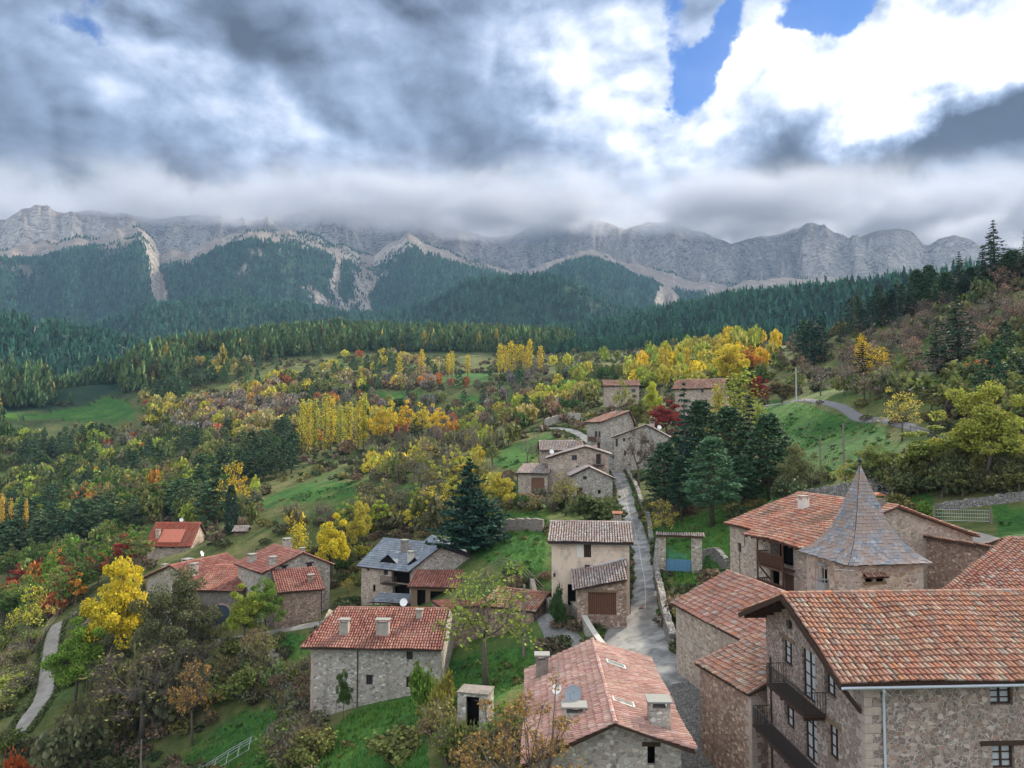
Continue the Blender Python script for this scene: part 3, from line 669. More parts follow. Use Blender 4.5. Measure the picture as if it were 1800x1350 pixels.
class House:
    """local frame: x along the front wall, y away behind it, z world height (root at z = base)"""
    def __init__(s, name, label, cat, A, B, base, wallm=st_grey, tilem=tile_main, pal=PAL, tw=.24, trow=.40, wood=wood_dark, group=None):
        A = Vector((A[0], A[1], 0)); B = Vector((B[0], B[1], 0)); s.W = (B - A).length; s.A = A
        s.rz = math.atan2(B.y - A.y, B.x - A.x); s.base = base
        s.r = root(name, (A.x, A.y, base), s.rz, label, cat, group); s.M = Matrix.Translation((A.x, A.y, base)) @ Matrix.Rotation(s.rz, 4, 'Z'); s.Mi = s.M.inverted()
        s.wallm, s.tilem, s.pal, s.tw, s.trow, s.wood = wallm, tilem, pal, tw, trow, wood
        s.wall = MB(); s.roof = MB(); s.roof_o = None
    def loc(s, p): return s.Mi @ Vector(p)
    def on(s, u, v, p0, p1):
        """photo pixel -> (distance along, local z) on the upright plane through local p0,p1"""
        p0 = Vector((*p0, 0)); p1 = Vector((*p1, 0)); d = (p1 - p0).normalized(); n = Vector((d.y, -d.x, 0))
        ro = s.Mi @ Vector((0, 0, 0)); rd = (s.Mi.to_3x3() @ Vector(raydir(u, v)))
        k = (p0 - ro).dot(n) / rd.dot(n); h = ro + rd * k
        return (h - p0).dot(d), h.z
    def facade(s, p0, p1, zb, top, ops=(), rec=.22, mi=0):
        """upright wall p0->p1 (outside on the right-hand side), top = [(s,z)...] outline; openings (kind,s0,z0,s1,z1,opts)"""
        p0v = Vector((*p0, 0)); p1v = Vector((*p1, 0)); W = (p1v - p0v).length; d = (p1v - p0v) / W; n = Vector((d.y, -d.x, 0))
        if not isinstance(top, (list, tuple)): top = [(0, top), (W, top)]
        poly = [(0, zb), (W, zb)] + [(q[0], q[1]) for q in reversed(top)]
        ztop = max(q[1] for q in top)
        ops = [(o[0], max(.15, min(o[1], o[3])), min(o[2], o[4]), min(W - .15, max(o[1], o[3])), max(o[2], o[4]), (o[5] if len(o) > 5 else {})) for o in ops]
        ops = [o for o in ops if o[3] - o[1] > .15 and o[4] - o[2] > .15]
        xs = sorted({0, W} | {q for o in ops for q in (o[1], o[3])}); zs = sorted({zb, ztop} | {q for o in ops for q in (max(o[2], zb), o[4])})
        at = lambda a, z, k=0: p0v + d * a + Vector((0, 0, z)) - n * k
        for i in range(len(xs) - 1):
            for j in range(len(zs) - 1):
                cx, cz = (xs[i] + xs[i + 1]) / 2, (zs[j] + zs[j + 1]) / 2
                if any(o[1] < cx < o[3] and o[2] < cz < o[4] for o in ops): continue
                c = clip([(xs[i], zs[j]), (xs[i + 1], zs[j]), (xs[i + 1], zs[j + 1]), (xs[i], zs[j + 1])], poly)
                if len(c) >= 3: s.wall.face([at(*q) for q in c], mi)
        for (kind, a0, z0, a1, z1, op) in ops:
            rc = op.get('rec', rec)
            for (q0, q1) in (((a0, z0), (a0, z1)), ((a0, z1), (a1, z1)), ((a1, z1), (a1, z0)), ((a1, z0), (a0, z0))):
                s.wall.face([at(*q0), at(*q1), at(*q1, rc + .03), at(*q0, rc + .03)], mi)
            s.opening(kind, at, a0, z0, a1, z1, rc, op)
        return at
    def opening(s, kind, at, a0, z0, a1, z1, rc, op):
        wm = op.get('wood', s.wood)
        def bar(mb, b0, c0, b1, c1, k0, k1, mi=0):
            mb.hexa([at(b0, c0, k0), at(b1, c0, k0), at(b1, c0, k1), at(b0, c0, k1), at(b0, c1, k0), at(b1, c1, k0), at(b1, c1, k1), at(b0, c1, k1)], mi)
        if kind in ('window', 'curtain'):
            f = MB(); t = .07; k0, k1 = rc - .06, rc
            bar(f, a0, z0, a0 + t, z1, k0, k1); bar(f, a1 - t, z0, a1, z1, k0, k1); bar(f, a0 + t, z0, a1 - t, z0 + t, k0, k1); bar(f, a0 + t, z1 - t, a1 - t, z1, k0, k1)
            m = (a0 + a1) / 2; bar(f, m - .035, z0 + t, m + .035, z1 - t, k0, k1)
            nb = op.get('bars', 1)
            for q in range(1, nb + 1):
                zz = z0 + (z1 - z0) * q / (nb + 1); bar(f, a0 + t, zz - .02, m - .035, zz + .02, k0 + .01, k1); bar(f, m + .035, zz - .02, a1 - t, zz + .02, k0 + .01, k1)
            fo = f.build('window', wm, s.r)
            g = MB(); g.face([at(a0, z0, rc + .012), at(a1, z0, rc + .012), at(a1, z1, rc + .012), at(a0, z1, rc + .012)])
            g.build('pane', curtain_m if kind == 'curtain' else glass_m, fo)
        elif kind == 'hole':
            g = MB(); rc2 = rc + .5
            for (q0, q1) in (((a0, z0), (a0, z1)), ((a0, z1), (a1, z1)), ((a1, z1), (a1, z0)), ((a1, z0), (a0, z0))):
                g.face([at(*q0, rc), at(*q1, rc), at(*q1, rc2), at(*q0, rc2)])
            g.face([at(a0, z0, rc2), at(a1, z0, rc2), at(a1, z1, rc2), at(a0, z1, rc2)]); g.build('opening', black_m, s.r)
        else:   # plank doors, shutters
            f = MB(); k = max(3, round((a1 - a0) / .17)); st = (a1 - a0) / k
            for q in range(k): bar(f, a0 + q * st + .006, z0 + .02, a0 + (q + 1) * st - .006, z1, rc - .05 - .012 * (q % 2), rc)
            if kind == 'garage': bar(f, (a0 + a1) / 2 - .03, z0 + .02, (a0 + a1) / 2 + .03, z1, rc - .09, rc - .065)
            fo = f.build({'garage': 'garage_door', 'shutter': 'shutter'}.get(kind, 'door'), op.get('wood', wood_brown if kind != 'shutter' else wm), s.r)
            g = MB(); zz = z0 + min(1.0, (z1 - z0) * .5); bar(g, a1 - .2, zz, a1 - .15, zz + .14, rc - .12, rc - .063); g.build('handle', metal_dark, fo)
        if op.get('lintel'):
            g = MB(); e = op.get('lx', .22); bar(g, a0 - e, z1 + .004, a1 + e, z1 + .2, -.03, .18); g.build('lintel', wood_old if op['lintel'] == 2 else s.wood, s.r)
        if op.get('stone'):
            g = MB(); bar(g, a0 - .14, z0 - .14, a1 + .14, z0 - .004, -.04, .15); bar(g, a0 - .16, z1 + .004, a1 + .16, z1 + .22, -.025, .15); g.build('sill', s.wallm if op['stone'] == 1 else brick_m, s.r)
    def slope(s, pts, **kw):
        kw.setdefault('w', s.tw); kw.setdefault('row', s.trow); kw.setdefault('pal', s.pal); return tiles(s.roof, pts, **kw)
    def rafters(s, a, b, n, out, w=.12, h=.14, drop=.28):
        """timber ends under an eave line a->b (local), running inwards by `out`"""
        a = Vector(a); b = Vector(b); out = Vector(out)
        for i in range(n):
            mb = MB(); p = a + (b - a) * ((i + .5) / n) - Vector((0, 0, drop)); mb.beam(p, p + out, w, h); mb.build('rafter', s.wood, s.r)
    def quoins(s, x, y, z0, z1, sx, sy, m=None):
        """alternating dressed corner stones at local (x, y); the walls run off along sx*x and sy*y"""
        mb = MB(); z = z0; k = 0
        while z < z1 - .1:
            hh = random.uniform(.26, .38); a, b = (random.uniform(.5, .7), .3) if k % 2 else (.3, random.uniform(.5, .7)); e = random.uniform(.012, .03)
            X = sorted((x - sx * e, x + sx * a)); Y = sorted((y - sy * e, y + sy * b)); mb.box(X[0], Y[0], z, X[1], Y[1], min(z + hh, z1) - .02); z += hh; k += 1
        mb.build('quoins', m or quoin_m, s.r)
    def close(s):
        w = s.wall.build('wall', s.wallm, s.r) if s.wall.f else None
        if s.roof.f: s.roof_o = s.roof.build('roof', [s.tilem, s.wood], s.r)
        return s
    def chimney(s, x, y, z0, w, d, h, m=None, capm=None, hat=1):
        m = m or s.wallm; b = MB(); z0 -= .5
        b.box(x - w/2, y - d/2, z0, x + w/2, y + d/2, z0 + h + .5)
        t = z0 + h + .5; q = .07
        for (ax, ay) in ((-1, -1), (1, -1), (1, 1), (-1, 1)):
            cx, cy = x + ax * (w/2 - q), y + ay * (d/2 - q); b.box(cx - q, cy - q, t + .002, cx + q, cy + q, t + .26)
        o = b.build('chimney', m, s.roof_o or s.r)
        c = MB(); e = .1
        if hat == 1: c.box(x - w/2 - e, y - d/2 - e, t + .262, x + w/2 + e, y + d/2 + e, t + .34)
        else:
            c.mesh([(x - w/2 - e, y - d/2 - e, t + .262), (x + w/2 + e, y - d/2 - e, t + .262), (x + w/2 + e, y + d/2 + e, t + .262), (x - w/2 - e, y + d/2 + e, t + .262), (x - w/2 - e, y, t + .5), (x + w/2 + e, y, t + .5)],
                   [(0, 1, 5, 4), (2, 3, 4, 5), (1, 2, 5), (3, 0, 4), (3, 2, 1, 0)])
        c.mesh([(x - w/2 + .1, y - d/2 + .1, t + .004), (x + w/2 - .1, y - d/2 + .1, t + .004), (x + w/2 - .1, y + d/2 - .1, t + .004), (x - w/2 + .1, y + d/2 - .1, t + .004)], [(0, 1, 2, 3)])
        cc = c.build('chimney_cap', capm or (cap_grey if hat == 1 else brick_m), s.roof_o or s.r)
        return o
def gable(h, D, eave, ridge, axis='x', oh=.5, vo=.35, frac=.5, F=(), Lf=(), Rt=(), thick=.12, zb=None, eaveR=None, back=True):
    """four walls and a two-sided roof. eave, ridge in world z. openings given as photo pixels (kind,u0,v0,u1,v1[,opts])"""
    W = h.W; ze, zr = eave - h.base, ridge - h.base; z0 = -1.5 if zb is None else zb
    px = lambda ops, p0, p1: [(o[0], *h.on(o[1], o[2], p0, p1), *h.on(o[3], o[4], p0, p1), *(o[5:])) for o in ops]
    c = [(0, 0), (W, 0), (W, D), (0, D)]; Fo = px(F, c[0], c[1]); Lo = px(Lf, c[3], c[0]); Ro = px(Rt, c[1], c[2])
    if axis == 'x':
        yr = D * frac
        h.facade(c[0], c[1], z0, ze, Fo); h.facade(c[2], c[3], z0, ze)
        h.facade(c[3], c[0], z0, [(0, ze), (D - yr, zr), (D, ze)], Lo); h.facade(c[1], c[2], z0, [(0, ze), (yr, zr), (D, ze)], Ro)
        k = (zr - ze) / yr; k2 = (zr - ze) / (D - yr); e = thick + .01
        h.slope([(-vo, -oh, ze - k * oh + e), (W + vo, -oh, ze - k * oh + e), (W + vo, yr, zr + e), (-vo, yr, zr + e)], thick=thick)
        if back: h.slope([(W + vo, D + oh, ze - k2 * oh + e), (-vo, D + oh, ze - k2 * oh + e), (-vo, yr, zr + e), (W + vo, yr, zr + e)], thick=thick)
        ridge_caps(h.roof, (-vo, yr, zr + e), (W + vo, yr, zr + e), pal=h.pal)
        h.zroof = lambda x, y: (ze + k * y if y < yr else zr - k2 * (y - yr)) + e
    elif axis == 'y':
        xr = W * frac; zeR = (eaveR - h.base) if eaveR is not None else ze
        h.facade(c[0], c[1], z0, [(0, ze), (xr, zr), (W, zeR)], Fo); h.facade(c[2], c[3], z0, [(0, zeR), (W - xr, zr), (W, ze)])
        h.facade(c[3], c[0], z0, ze, Lo); h.facade(c[1], c[2], z0, zeR, Ro)
        k = (zr - ze) / xr; k2 = (zr - zeR) / (W - xr); e = thick + .01
        h.slope([(-oh, D + vo, ze - k * oh + e), (-oh, -vo, ze - k * oh + e), (xr, -vo, zr + e), (xr, D + vo, zr + e)], thick=thick)
        h.slope([(W + oh, -vo, zeR - k2 * oh + e), (W + oh, D + vo, zeR - k2 * oh + e), (xr, D + vo, zr + e), (xr, -vo, zr + e)], thick=thick)
        ridge_caps(h.roof, (xr, -vo, zr + e), (xr, D + vo, zr + e), pal=h.pal)
        h.zroof = lambda x, y: (ze + k * x if x < xr else zr - k2 * (x - xr)) + e
    else:  # mono: rises to the back
        h.facade(c[0], c[1], z0, ze, Fo); h.facade(c[2], c[3], z0, zr)
        h.facade(c[3], c[0], z0, [(0, zr), (D, ze)], Lo); h.facade(c[1], c[2], z0, [(0, ze), (D, zr)], Ro)
        k = (zr - ze) / D; e = thick + .01
        h.slope([(-vo, -oh, ze - k * oh + e), (W + vo, -oh, ze - k * oh + e), (W + vo, D + .1, zr + e + .1 * k), (-vo, D + .1, zr + e + .1 * k)], thick=thick)
        h.zroof = lambda x, y: ze + k * y + e
    return h.close()
def XY(u, D): p = P(u, 750, D); return (p.x, p.y)
def W_(p, d, k, e=0): return (p[0] + d[0] * k, p[1] + d[1] * k)
# ---------------------------------------------------------------- the near houses
def railing(mb, pts, z, h=1.0, step=.12, r=.011):
    for i in range(len(pts) - 1):
        a, b = Vector(pts[i]), Vector(pts[i + 1]); n = max(1, round((b - a).length / step))
        mb.beam(a + Vector((0, 0, z + h)), b + Vector((0, 0, z + h)), .045, .03); mb.beam(a + Vector((0, 0, z + .08)), b + Vector((0, 0, z + .08)), .03, .02)
        for k in range(n + 1):
            p = a + (b - a) * k / n; mb.box(p.x - r, p.y - r, z + (0 if k in (0, n) else .08), p.x + r, p.y + r, z + h)
def house_A():
    th = R(3); ax = (math.cos(th), math.sin(th)); A = (14.25, 31.7); B = W_(A, ax, 13)
    h = House('balcony_house', 'large stone house with iron balconies on its gable, pale gutter along its tiled eave', 'house', A, B, -20.2, st_near, tile_main, tint(PAL, .96, .93, .88), .215, .40)
    b = h.base; W = h.W; D = 10.4; ze = -10.15 - b; zr = -8.15 - b; k = (zr - ze) / (D / 2)
    lin = {'lintel': 2, 'bars': 2, 'lx': .3}
    Fo = [('curtain', *h.on(1740, 1205, (0, 0), (1, 0)), *h.on(1781, 1239, (0, 0), (1, 0)), {'bars': 2}), ('curtain', *h.on(1744, 1311, (0, 0), (1, 0)), *h.on(1784, 1352, (0, 0), (1, 0)), {'bars': 2, 'lintel': 1, 'lx': .5})]
    Fo += [('window', 9.6, -11.9 - b, 10.6, -10.9 - b), ('window', 9.6, -14.8 - b, 10.6, -13.4 - b), ('window', 6, -18.6 - b, 7, -17.4 - b)]
    h.facade((0, 0), (W, 0), -1, ze, Fo); h.facade((W, 0), (W, D), -1, [(0, ze), (D / 2, zr), (D, ze)]); h.facade((W, D), (0, D), -1, ze)
    on = lambda u, v: h.on(u, v, (0, D), (0, 0))
    sx = lambda u: on(u, 1200)[0]
    zf1, zf2 = -12.95 - b, -15.75 - b
    Lo = [('curtain', sx(1376), -12.05 - b, sx(1394), -10.8 - b, lin), ('curtain', sx(1411), zf1 + .05, sx(1433), -10.6 - b, {'bars': 3, 'rec': .15}), ('curtain', sx(1449), -12.0 - b, sx(1469), -10.75 - b, {'bars': 2}),
          ('curtain', sx(1378), -15.1 - b, sx(1395.5), -13.75 - b, {'bars': 2}), ('curtain', sx(1413), zf2 + .05, sx(1434), -13.4 - b, {'bars': 3, 'rec': .15, 'lintel': 2}), ('curtain', sx(1452), -14.65 - b, sx(1471), -13.15 - b, lin),
          ('hole', sx(1386), -18.9 - b, sx(1402), -17.0 - b, {'lintel': 1}), ('door', sx(1430), -19.6 - b, sx(1462), -17.0 - b, {'lintel': 1})]
    h.facade((0, D), (0, 0), -1, [(0, ze), (D / 2, zr), (D, ze)], Lo)
    oh, vo, e = .62, 1.25, .17
    h.slope([(-vo, -oh, ze - k * oh + e), (W, -oh, ze - k * oh + e), (W, D / 2, zr + e), (-vo, D / 2, zr + e)], thick=.14)
    h.slope([(W, D + oh, ze - k * oh + e), (-vo, D + oh, ze - k * oh + e), (-vo, D / 2, zr + e), (W, D / 2, zr + e)], thick=.14)
    ridge_caps(h.roof, (-vo, D / 2, zr + e), (W, D / 2, zr + e), .15)
    h.close()
    h.quoins(0, 0, -1, ze - .05, 1, 1)
    # purlins and barge boards of the deep verge
    for q in (.0, .2, .4, .6, .8, 1.0):
        for sgn in (0, 1):
            y = q * D / 2 if sgn == 0 else D - q * D / 2
            if q == 1.0 and sgn: continue
            m = MB(); m.beam((-vo + .08, y, ze + k * q * D / 2 - .09), (.02, y, ze + k * q * D / 2 - .09), .16, .2); m.build('purlin', wood_dark, h.r)
    m = MB(); m.beam((-vo - .02, -oh, ze - k * oh + .03), (-vo - .02, D / 2, zr + .03), .05, .24); m.beam((-vo - .02, D / 2, zr + .03), (-vo - .02, D + oh, ze - k * oh + .03), .05, .24); m.build('barge_board', wood_dark, h.r)
    m = MB(); m.beam((-1.0, .25, ze - .25), (-.03, .25, ze - 1.5), .14, .16); m.build('brace', wood_dark, h.r)
    h.rafters((0, -oh + .02, ze - k * oh + .24), (W, -oh + .02, ze - k * oh + .24), 22, (0, .6, .2), .09, .12)
    # gutter and downpipe
    g = MB(); y = -oh - .09; z = ze - k * oh + .05
    pr = [(math.cos(a), math.sin(a)) for a in [math.pi + math.pi * i / 6 for i in range(7)]]
    for i in range(6):
        (c0, s0), (c1, s1) = pr[i], pr[i + 1]
        g.face([(-vo, y + c0 * .085, z + s0 * .085), (W, y + c0 * .085, z + s0 * .085), (W, y + c1 * .085, z + s1 * .085), (-vo, y + c1 * .085, z + s1 * .085)])
    g.tube([(-vo, y - .085, z), (W, y - .085, z)], .014, 6); g.build('gutter', gutter_m, h.r)
    g = MB(); xd = .75; g.tube([(xd - .35, y, z - .08), (xd - .3, y, z - .2), (xd, -.12, z - .42), (xd, -.10, z - .7), (xd, -.10, -.5)], .052, 8); g.build('downpipe', gutter_m, h.r)
    # balconies
    for (u0, s1, zf, lab) in ((1357, sx(1452) + .0, zf1, 'upper'), (1338, sx(1478), zf2, 'lower')):
        s0 = 2.6 if lab == 'upper' else .6; s1 = min(s1, D - .4); y0, y1 = D - s0, D - s1; out = 1.05
        m = MB(); m.box(-out, y1, zf - .10, -.004, y0, zf); bo = m.build('balcony', wood_dark, h.r)
        m = MB(); railing(m, [(-.03, y1 + .03), (-out + .04, y1 + .03), (-out + .04, y0 - .03), (-.03, y0 - .03)] and [Vector((-.03, y1 + .03, 0)), Vector((-out + .04, y1 + .03, 0)), Vector((-out + .04, y0 - .03, 0)), Vector((-.03, y0 - .03, 0))], zf)
        m.build('railing', metal_dark, bo)
        n = 4 if lab == 'upper' else 5
        for i in range(n): m = MB(); yy = y1 + .25 + (y0 - y1 - .5) * i / (n - 1); m.beam((-out + .1, yy, zf - .2), (-.003, yy, zf - .2), .15, .17); m.build('joist', wood_dark, bo)
    # vent, lamp box
    m = MB(); m.lathe([(.22, 0), (.22, .1), (.0, .1)], 14)
    o = m.build('vent', metal_dark, h.r); o.rotation_euler = (0, R(-90), 0); o.location = (-.01, D - 3.2, -9.9 - b)
    m = MB(); m.box(-.12, 1.3, -15 - b, -.003, 1.55, -14.6 - b); m.build('meter_box', wood_dark, h.r)
    m = MB(); m.box(.3, -.14, -15.1 - b, .45, -.003, -14.9 - b); m.build('junction_box', white_paint, h.r)
    return h
hA = house_A()
def house_B():
    h = House('long_barn', 'long stone barn with a tiled roof beside the wet concrete street', 'barn', (12.45, 59), (15.9, 44.0), -20.6, st_warm, tile_main, tint(PAL, .98, .95, 1.02), .24, .42)
    gable(h, 8.8, -13.45, -11.4, 'x', .35, .25, .5, F=[], Lf=[])
    m = MB(); m.hexa([(5.0, -1.4, -1), (8.0, -1.4, -1), (8.0, -.003, -1), (5.0, -.003, -1), (6.2, -.35, 3.9), (6.9, -.35, 3.9), (6.9, -.003, 3.9), (6.2, -.003, 3.9)])
    m.build('buttress', st_dry, h.r)
    h.quoins(0, 0, -.5, 6.9, 1, 1); m = MB(); m.box(7.9, -.14, 4.2, 8.1, -.003, 4.55); m.build('lamp_box', white_paint, h.r); return h
hB = house_B()
def house_C():
    h = House('tiled_annex', 'small stone annex with a lean-to tiled roof left of the balcony house', 'annex', (11.45, 47.6), (12.95, 42.4), -20.6, st_pink, tile_grey, PAL, .23, .42)
    h.quoins(h.W, 0, -1, -14.6 - h.base, -1, 1)
    gable(h, 3.9, -14.5, -13.2, 'mono', .3, .15, zb=-2, Rt=[])
    return h
hC = house_C()
def pole(name, label, x, y, z0, z1, r0=.12, r1=.08, lean=(0, 0), m=pole_m, group=None, extra=None):
    t = root(name, (x, y, z0), 0, label, 'utility pole', group); mb = MB(); n = 6
    mb.tube([(lean[0] * i / n, lean[1] * i / n, (z1 - z0) * i / n - (.5 if i == 0 else 0)) for i in range(n + 1)], [r0 + (r1 - r0) * i / n for i in range(n + 1)], 8); mb.build('post', m, t)
    if extra:
        c = MB(); H_ = z1 - z0
        if extra == 'arms':
            c.beam((-.45, 0, H_ - .15), (.45, 0, H_ - .15), .08, .1)
            for q in (-.4, 0, .4): c.lathe([(.02, 0), (.05, .03), (.05, .1), (.02, .14)], 8, (q, 0, H_ - .1))
            c.build('crossarm', metal_dark, t)
        else:
            for q in (.3, .6, .9): c.lathe([(.03, 0), (.05, .03), (.04, .09)], 8, (.1, 0, H_ - q))
            c.build('insulators', white_paint, t)
    return t
def tower():
    fc = Vector((20.8, 48, 0)); th = R(9.5); ex = (math.cos(th), math.sin(th)); ey = (-math.sin(th), math.cos(th)); o = .35
    A = (fc.x + ex[0] * o + ey[0] * o, fc.y + ex[1] * o + ey[1] * o); S = 5.0; B = W_(A, ex, S)
    h = House('slate_tower', 'square stone tower under a steep flared pyramid of lichened slates', 'tower', A, B, -20, st_tower, slate_m)
    b = h.base; ze = -8.5 - b; W = h.W
    on = lambda u, v: h.on(u, v, (0, 0), (1, 0)); onl = lambda u, v: h.on(u, v, (0, S), (0, 0))
    h.facade((0, 0), (W, 0), 0, ze, [('hole', *on(1561, 1041), *on(1580, 1062)), ('hole', *on(1521, 1013), *on(1534, 1023), {'rec': .1}), ('hole', *on(1540, 1013), *on(1553, 1023), {'rec': .1})])
    h.facade((W, 0), (W, S), 0, ze); h.facade((W, S), (0, S), 0, ze)
    h.facade((0, S), (0, 0), 0, ze, [('hole', *onl(1443, 998), *onl(1455, 1050), {'rec': .15})])
    h.quoins(0, 0, 0, ze - .1, 1, 1); h.quoins(W, 0, 0, ze - .1, -1, 1); h.quoins(0, S, 0, ze - .1, 1, -1)
    # slates
    prof = [(0, 1.0), (.05, .86), (.11, .735), (.20, .59), (.33, .44), (.5, .315), (.65, .225), (.8, .125), (.92, .05), (1, .004)]
    Ht = 6.05; half = S / 2 + .42; c = Vector((S / 2, S / 2, ze - .12)); pal = [((.19, .205, .225), 6), ((.24, .25, .27), 5), ((.15, .16, .18), 4), ((.30, .30, .31), 2), ((.27, .19, .14), 2)]
    def w_at(t): return half * np.interp(t, [p[0] for p in prof], [p[1] for p in prof])
    L = 0; ts = [0]
    while ts[-1] < .985:
        t = ts[-1]; dw = (w_at(t) - w_at(min(1, t + .02))) ; dl = math.hypot(dw, .02 * Ht); ts.append(t + .02 * .23 / dl)
    for s4 in range(4):
        rot = Matrix.Rotation(s4 * math.pi / 2, 3, 'Z')
        for i in range(len(ts) - 1):
            t0, t1 = ts[i], min(1, ts[i + 1] + .012); w0, w1 = w_at(t0), w_at(t1); n = max(1, round(2 * w0 / .30)); off = random.random()
            xs = sorted({-w0, w0} | {-w0 + (k + off + random.uniform(-.2, .2)) * 2 * w0 / n for k in range(n)}); xs = [x for x in xs if -w0 <= x <= w0]
            for k in range(len(xs) - 1):
                a, e = xs[k] + .006, xs[k + 1] - .006; j = random.uniform(-.035, .02); lf = .035 + random.uniform(-.006, .012); r = w1 / w0
                q = [(a, -w0 - lf, t0 * Ht + j), (e, -w0 - lf, t0 * Ht + j + random.uniform(-.015, .015)), (e * r, -w1, t1 * Ht), (a * r, -w1, t1 * Ht), (a, -w0 - lf + .03, t0 * Ht + j - .02), (e, -w0 - lf + .03, t0 * Ht + j - .02)]
                h.roof.mesh([rot @ Vector(p) + c for p in q], [(0, 1, 2, 3), (4, 5, 1, 0)], 0, pick(pal))
    core = MB()
    for i in range(len(prof) - 1):
        for s4 in range(4):
            rot = Matrix.Rotation(s4 * math.pi / 2, 3, 'Z'); w0, w1 = half * prof[i][1] - .02, half * prof[i + 1][1] - .02
            core_pts = [(-w0, -w0, prof[i][0] * Ht - .03), (w0, -w0, prof[i][0] * Ht - .03), (w1, -w1, prof[i + 1][0] * Ht - .03), (-w1, -w1, prof[i + 1][0] * Ht - .03)]
            h.roof.mesh([rot @ Vector(p) + c for p in core_pts], [(0, 1, 2, 3)], 1, (.1, .1, .1))
    h.roof.mesh([c + Vector((a * half, d_ * half, -.05)) for a, d_ in ((-1, -1), (1, -1), (1, 1), (-1, 1))], [(3, 2, 1, 0)], 1, (.1, .1, .1))
    h.close()
    m = MB(); m.lathe([(.09, 0), (.05, .12), (.05, .2), (.13, .27), (.15, .36), (.10, .45), (.03, .52), (.02, .7), (0, .72)], 12, (S / 2, S / 2, ze - .12 + Ht - .08)); m.build('finial', metal_dark, h.roof_o)
    # tiled hood over the twin niches
    (x0, z0), (x1, z1) = on(1517, 1007), on(1557, 1012); m = MB()
    tiles(m, [(x0, -.32, z1 - .05), (x1, -.32, z1 - .05), (x1, -.003, z1 + .16), (x0, -.003, z1 + .16)], .23, .4, PAL, 0, 1, .05); hd = m.build('hood', [tile_main, wood_dark], h.r)
    m = MB(); m.box(x0, -.10, on(1517, 1027)[1], x1, -.003, on(1517, 1023)[1]); m.build('ledge', wood_old, h.r)
    (x0, z0) = onl(1442, 1040); (x1, z1) = onl(1457, 994); m = MB(); y0, y1 = S - x0, S - x1
    for q in np.linspace(y1, y0, 4): m.box(-.35, q - .02, z0, -.31, q + .02, z1)
    m.box(-.35, y1, z1, -.003, y0, z1 + .05); m.box(-.35, y1, (z0 + z1) / 2, -.003, y0, (z0 + z1) / 2 + .04); m.box(-.33, y1 + .1, z0 - .3, -.05, y0 - .1, (z0 + z1) / 2 - .2); m.build('lantern_bracket', steel_m, h.r)
    m = MB(); m.tube([(.2, -.05, ze - .5), (-.03, -.05, ze - .5), (-.05, .8, ze - .62), (-.05, 1.6, ze - .75)], .03, 6); m.build('conduit', white_paint, h.r)
    return h
hD = tower()
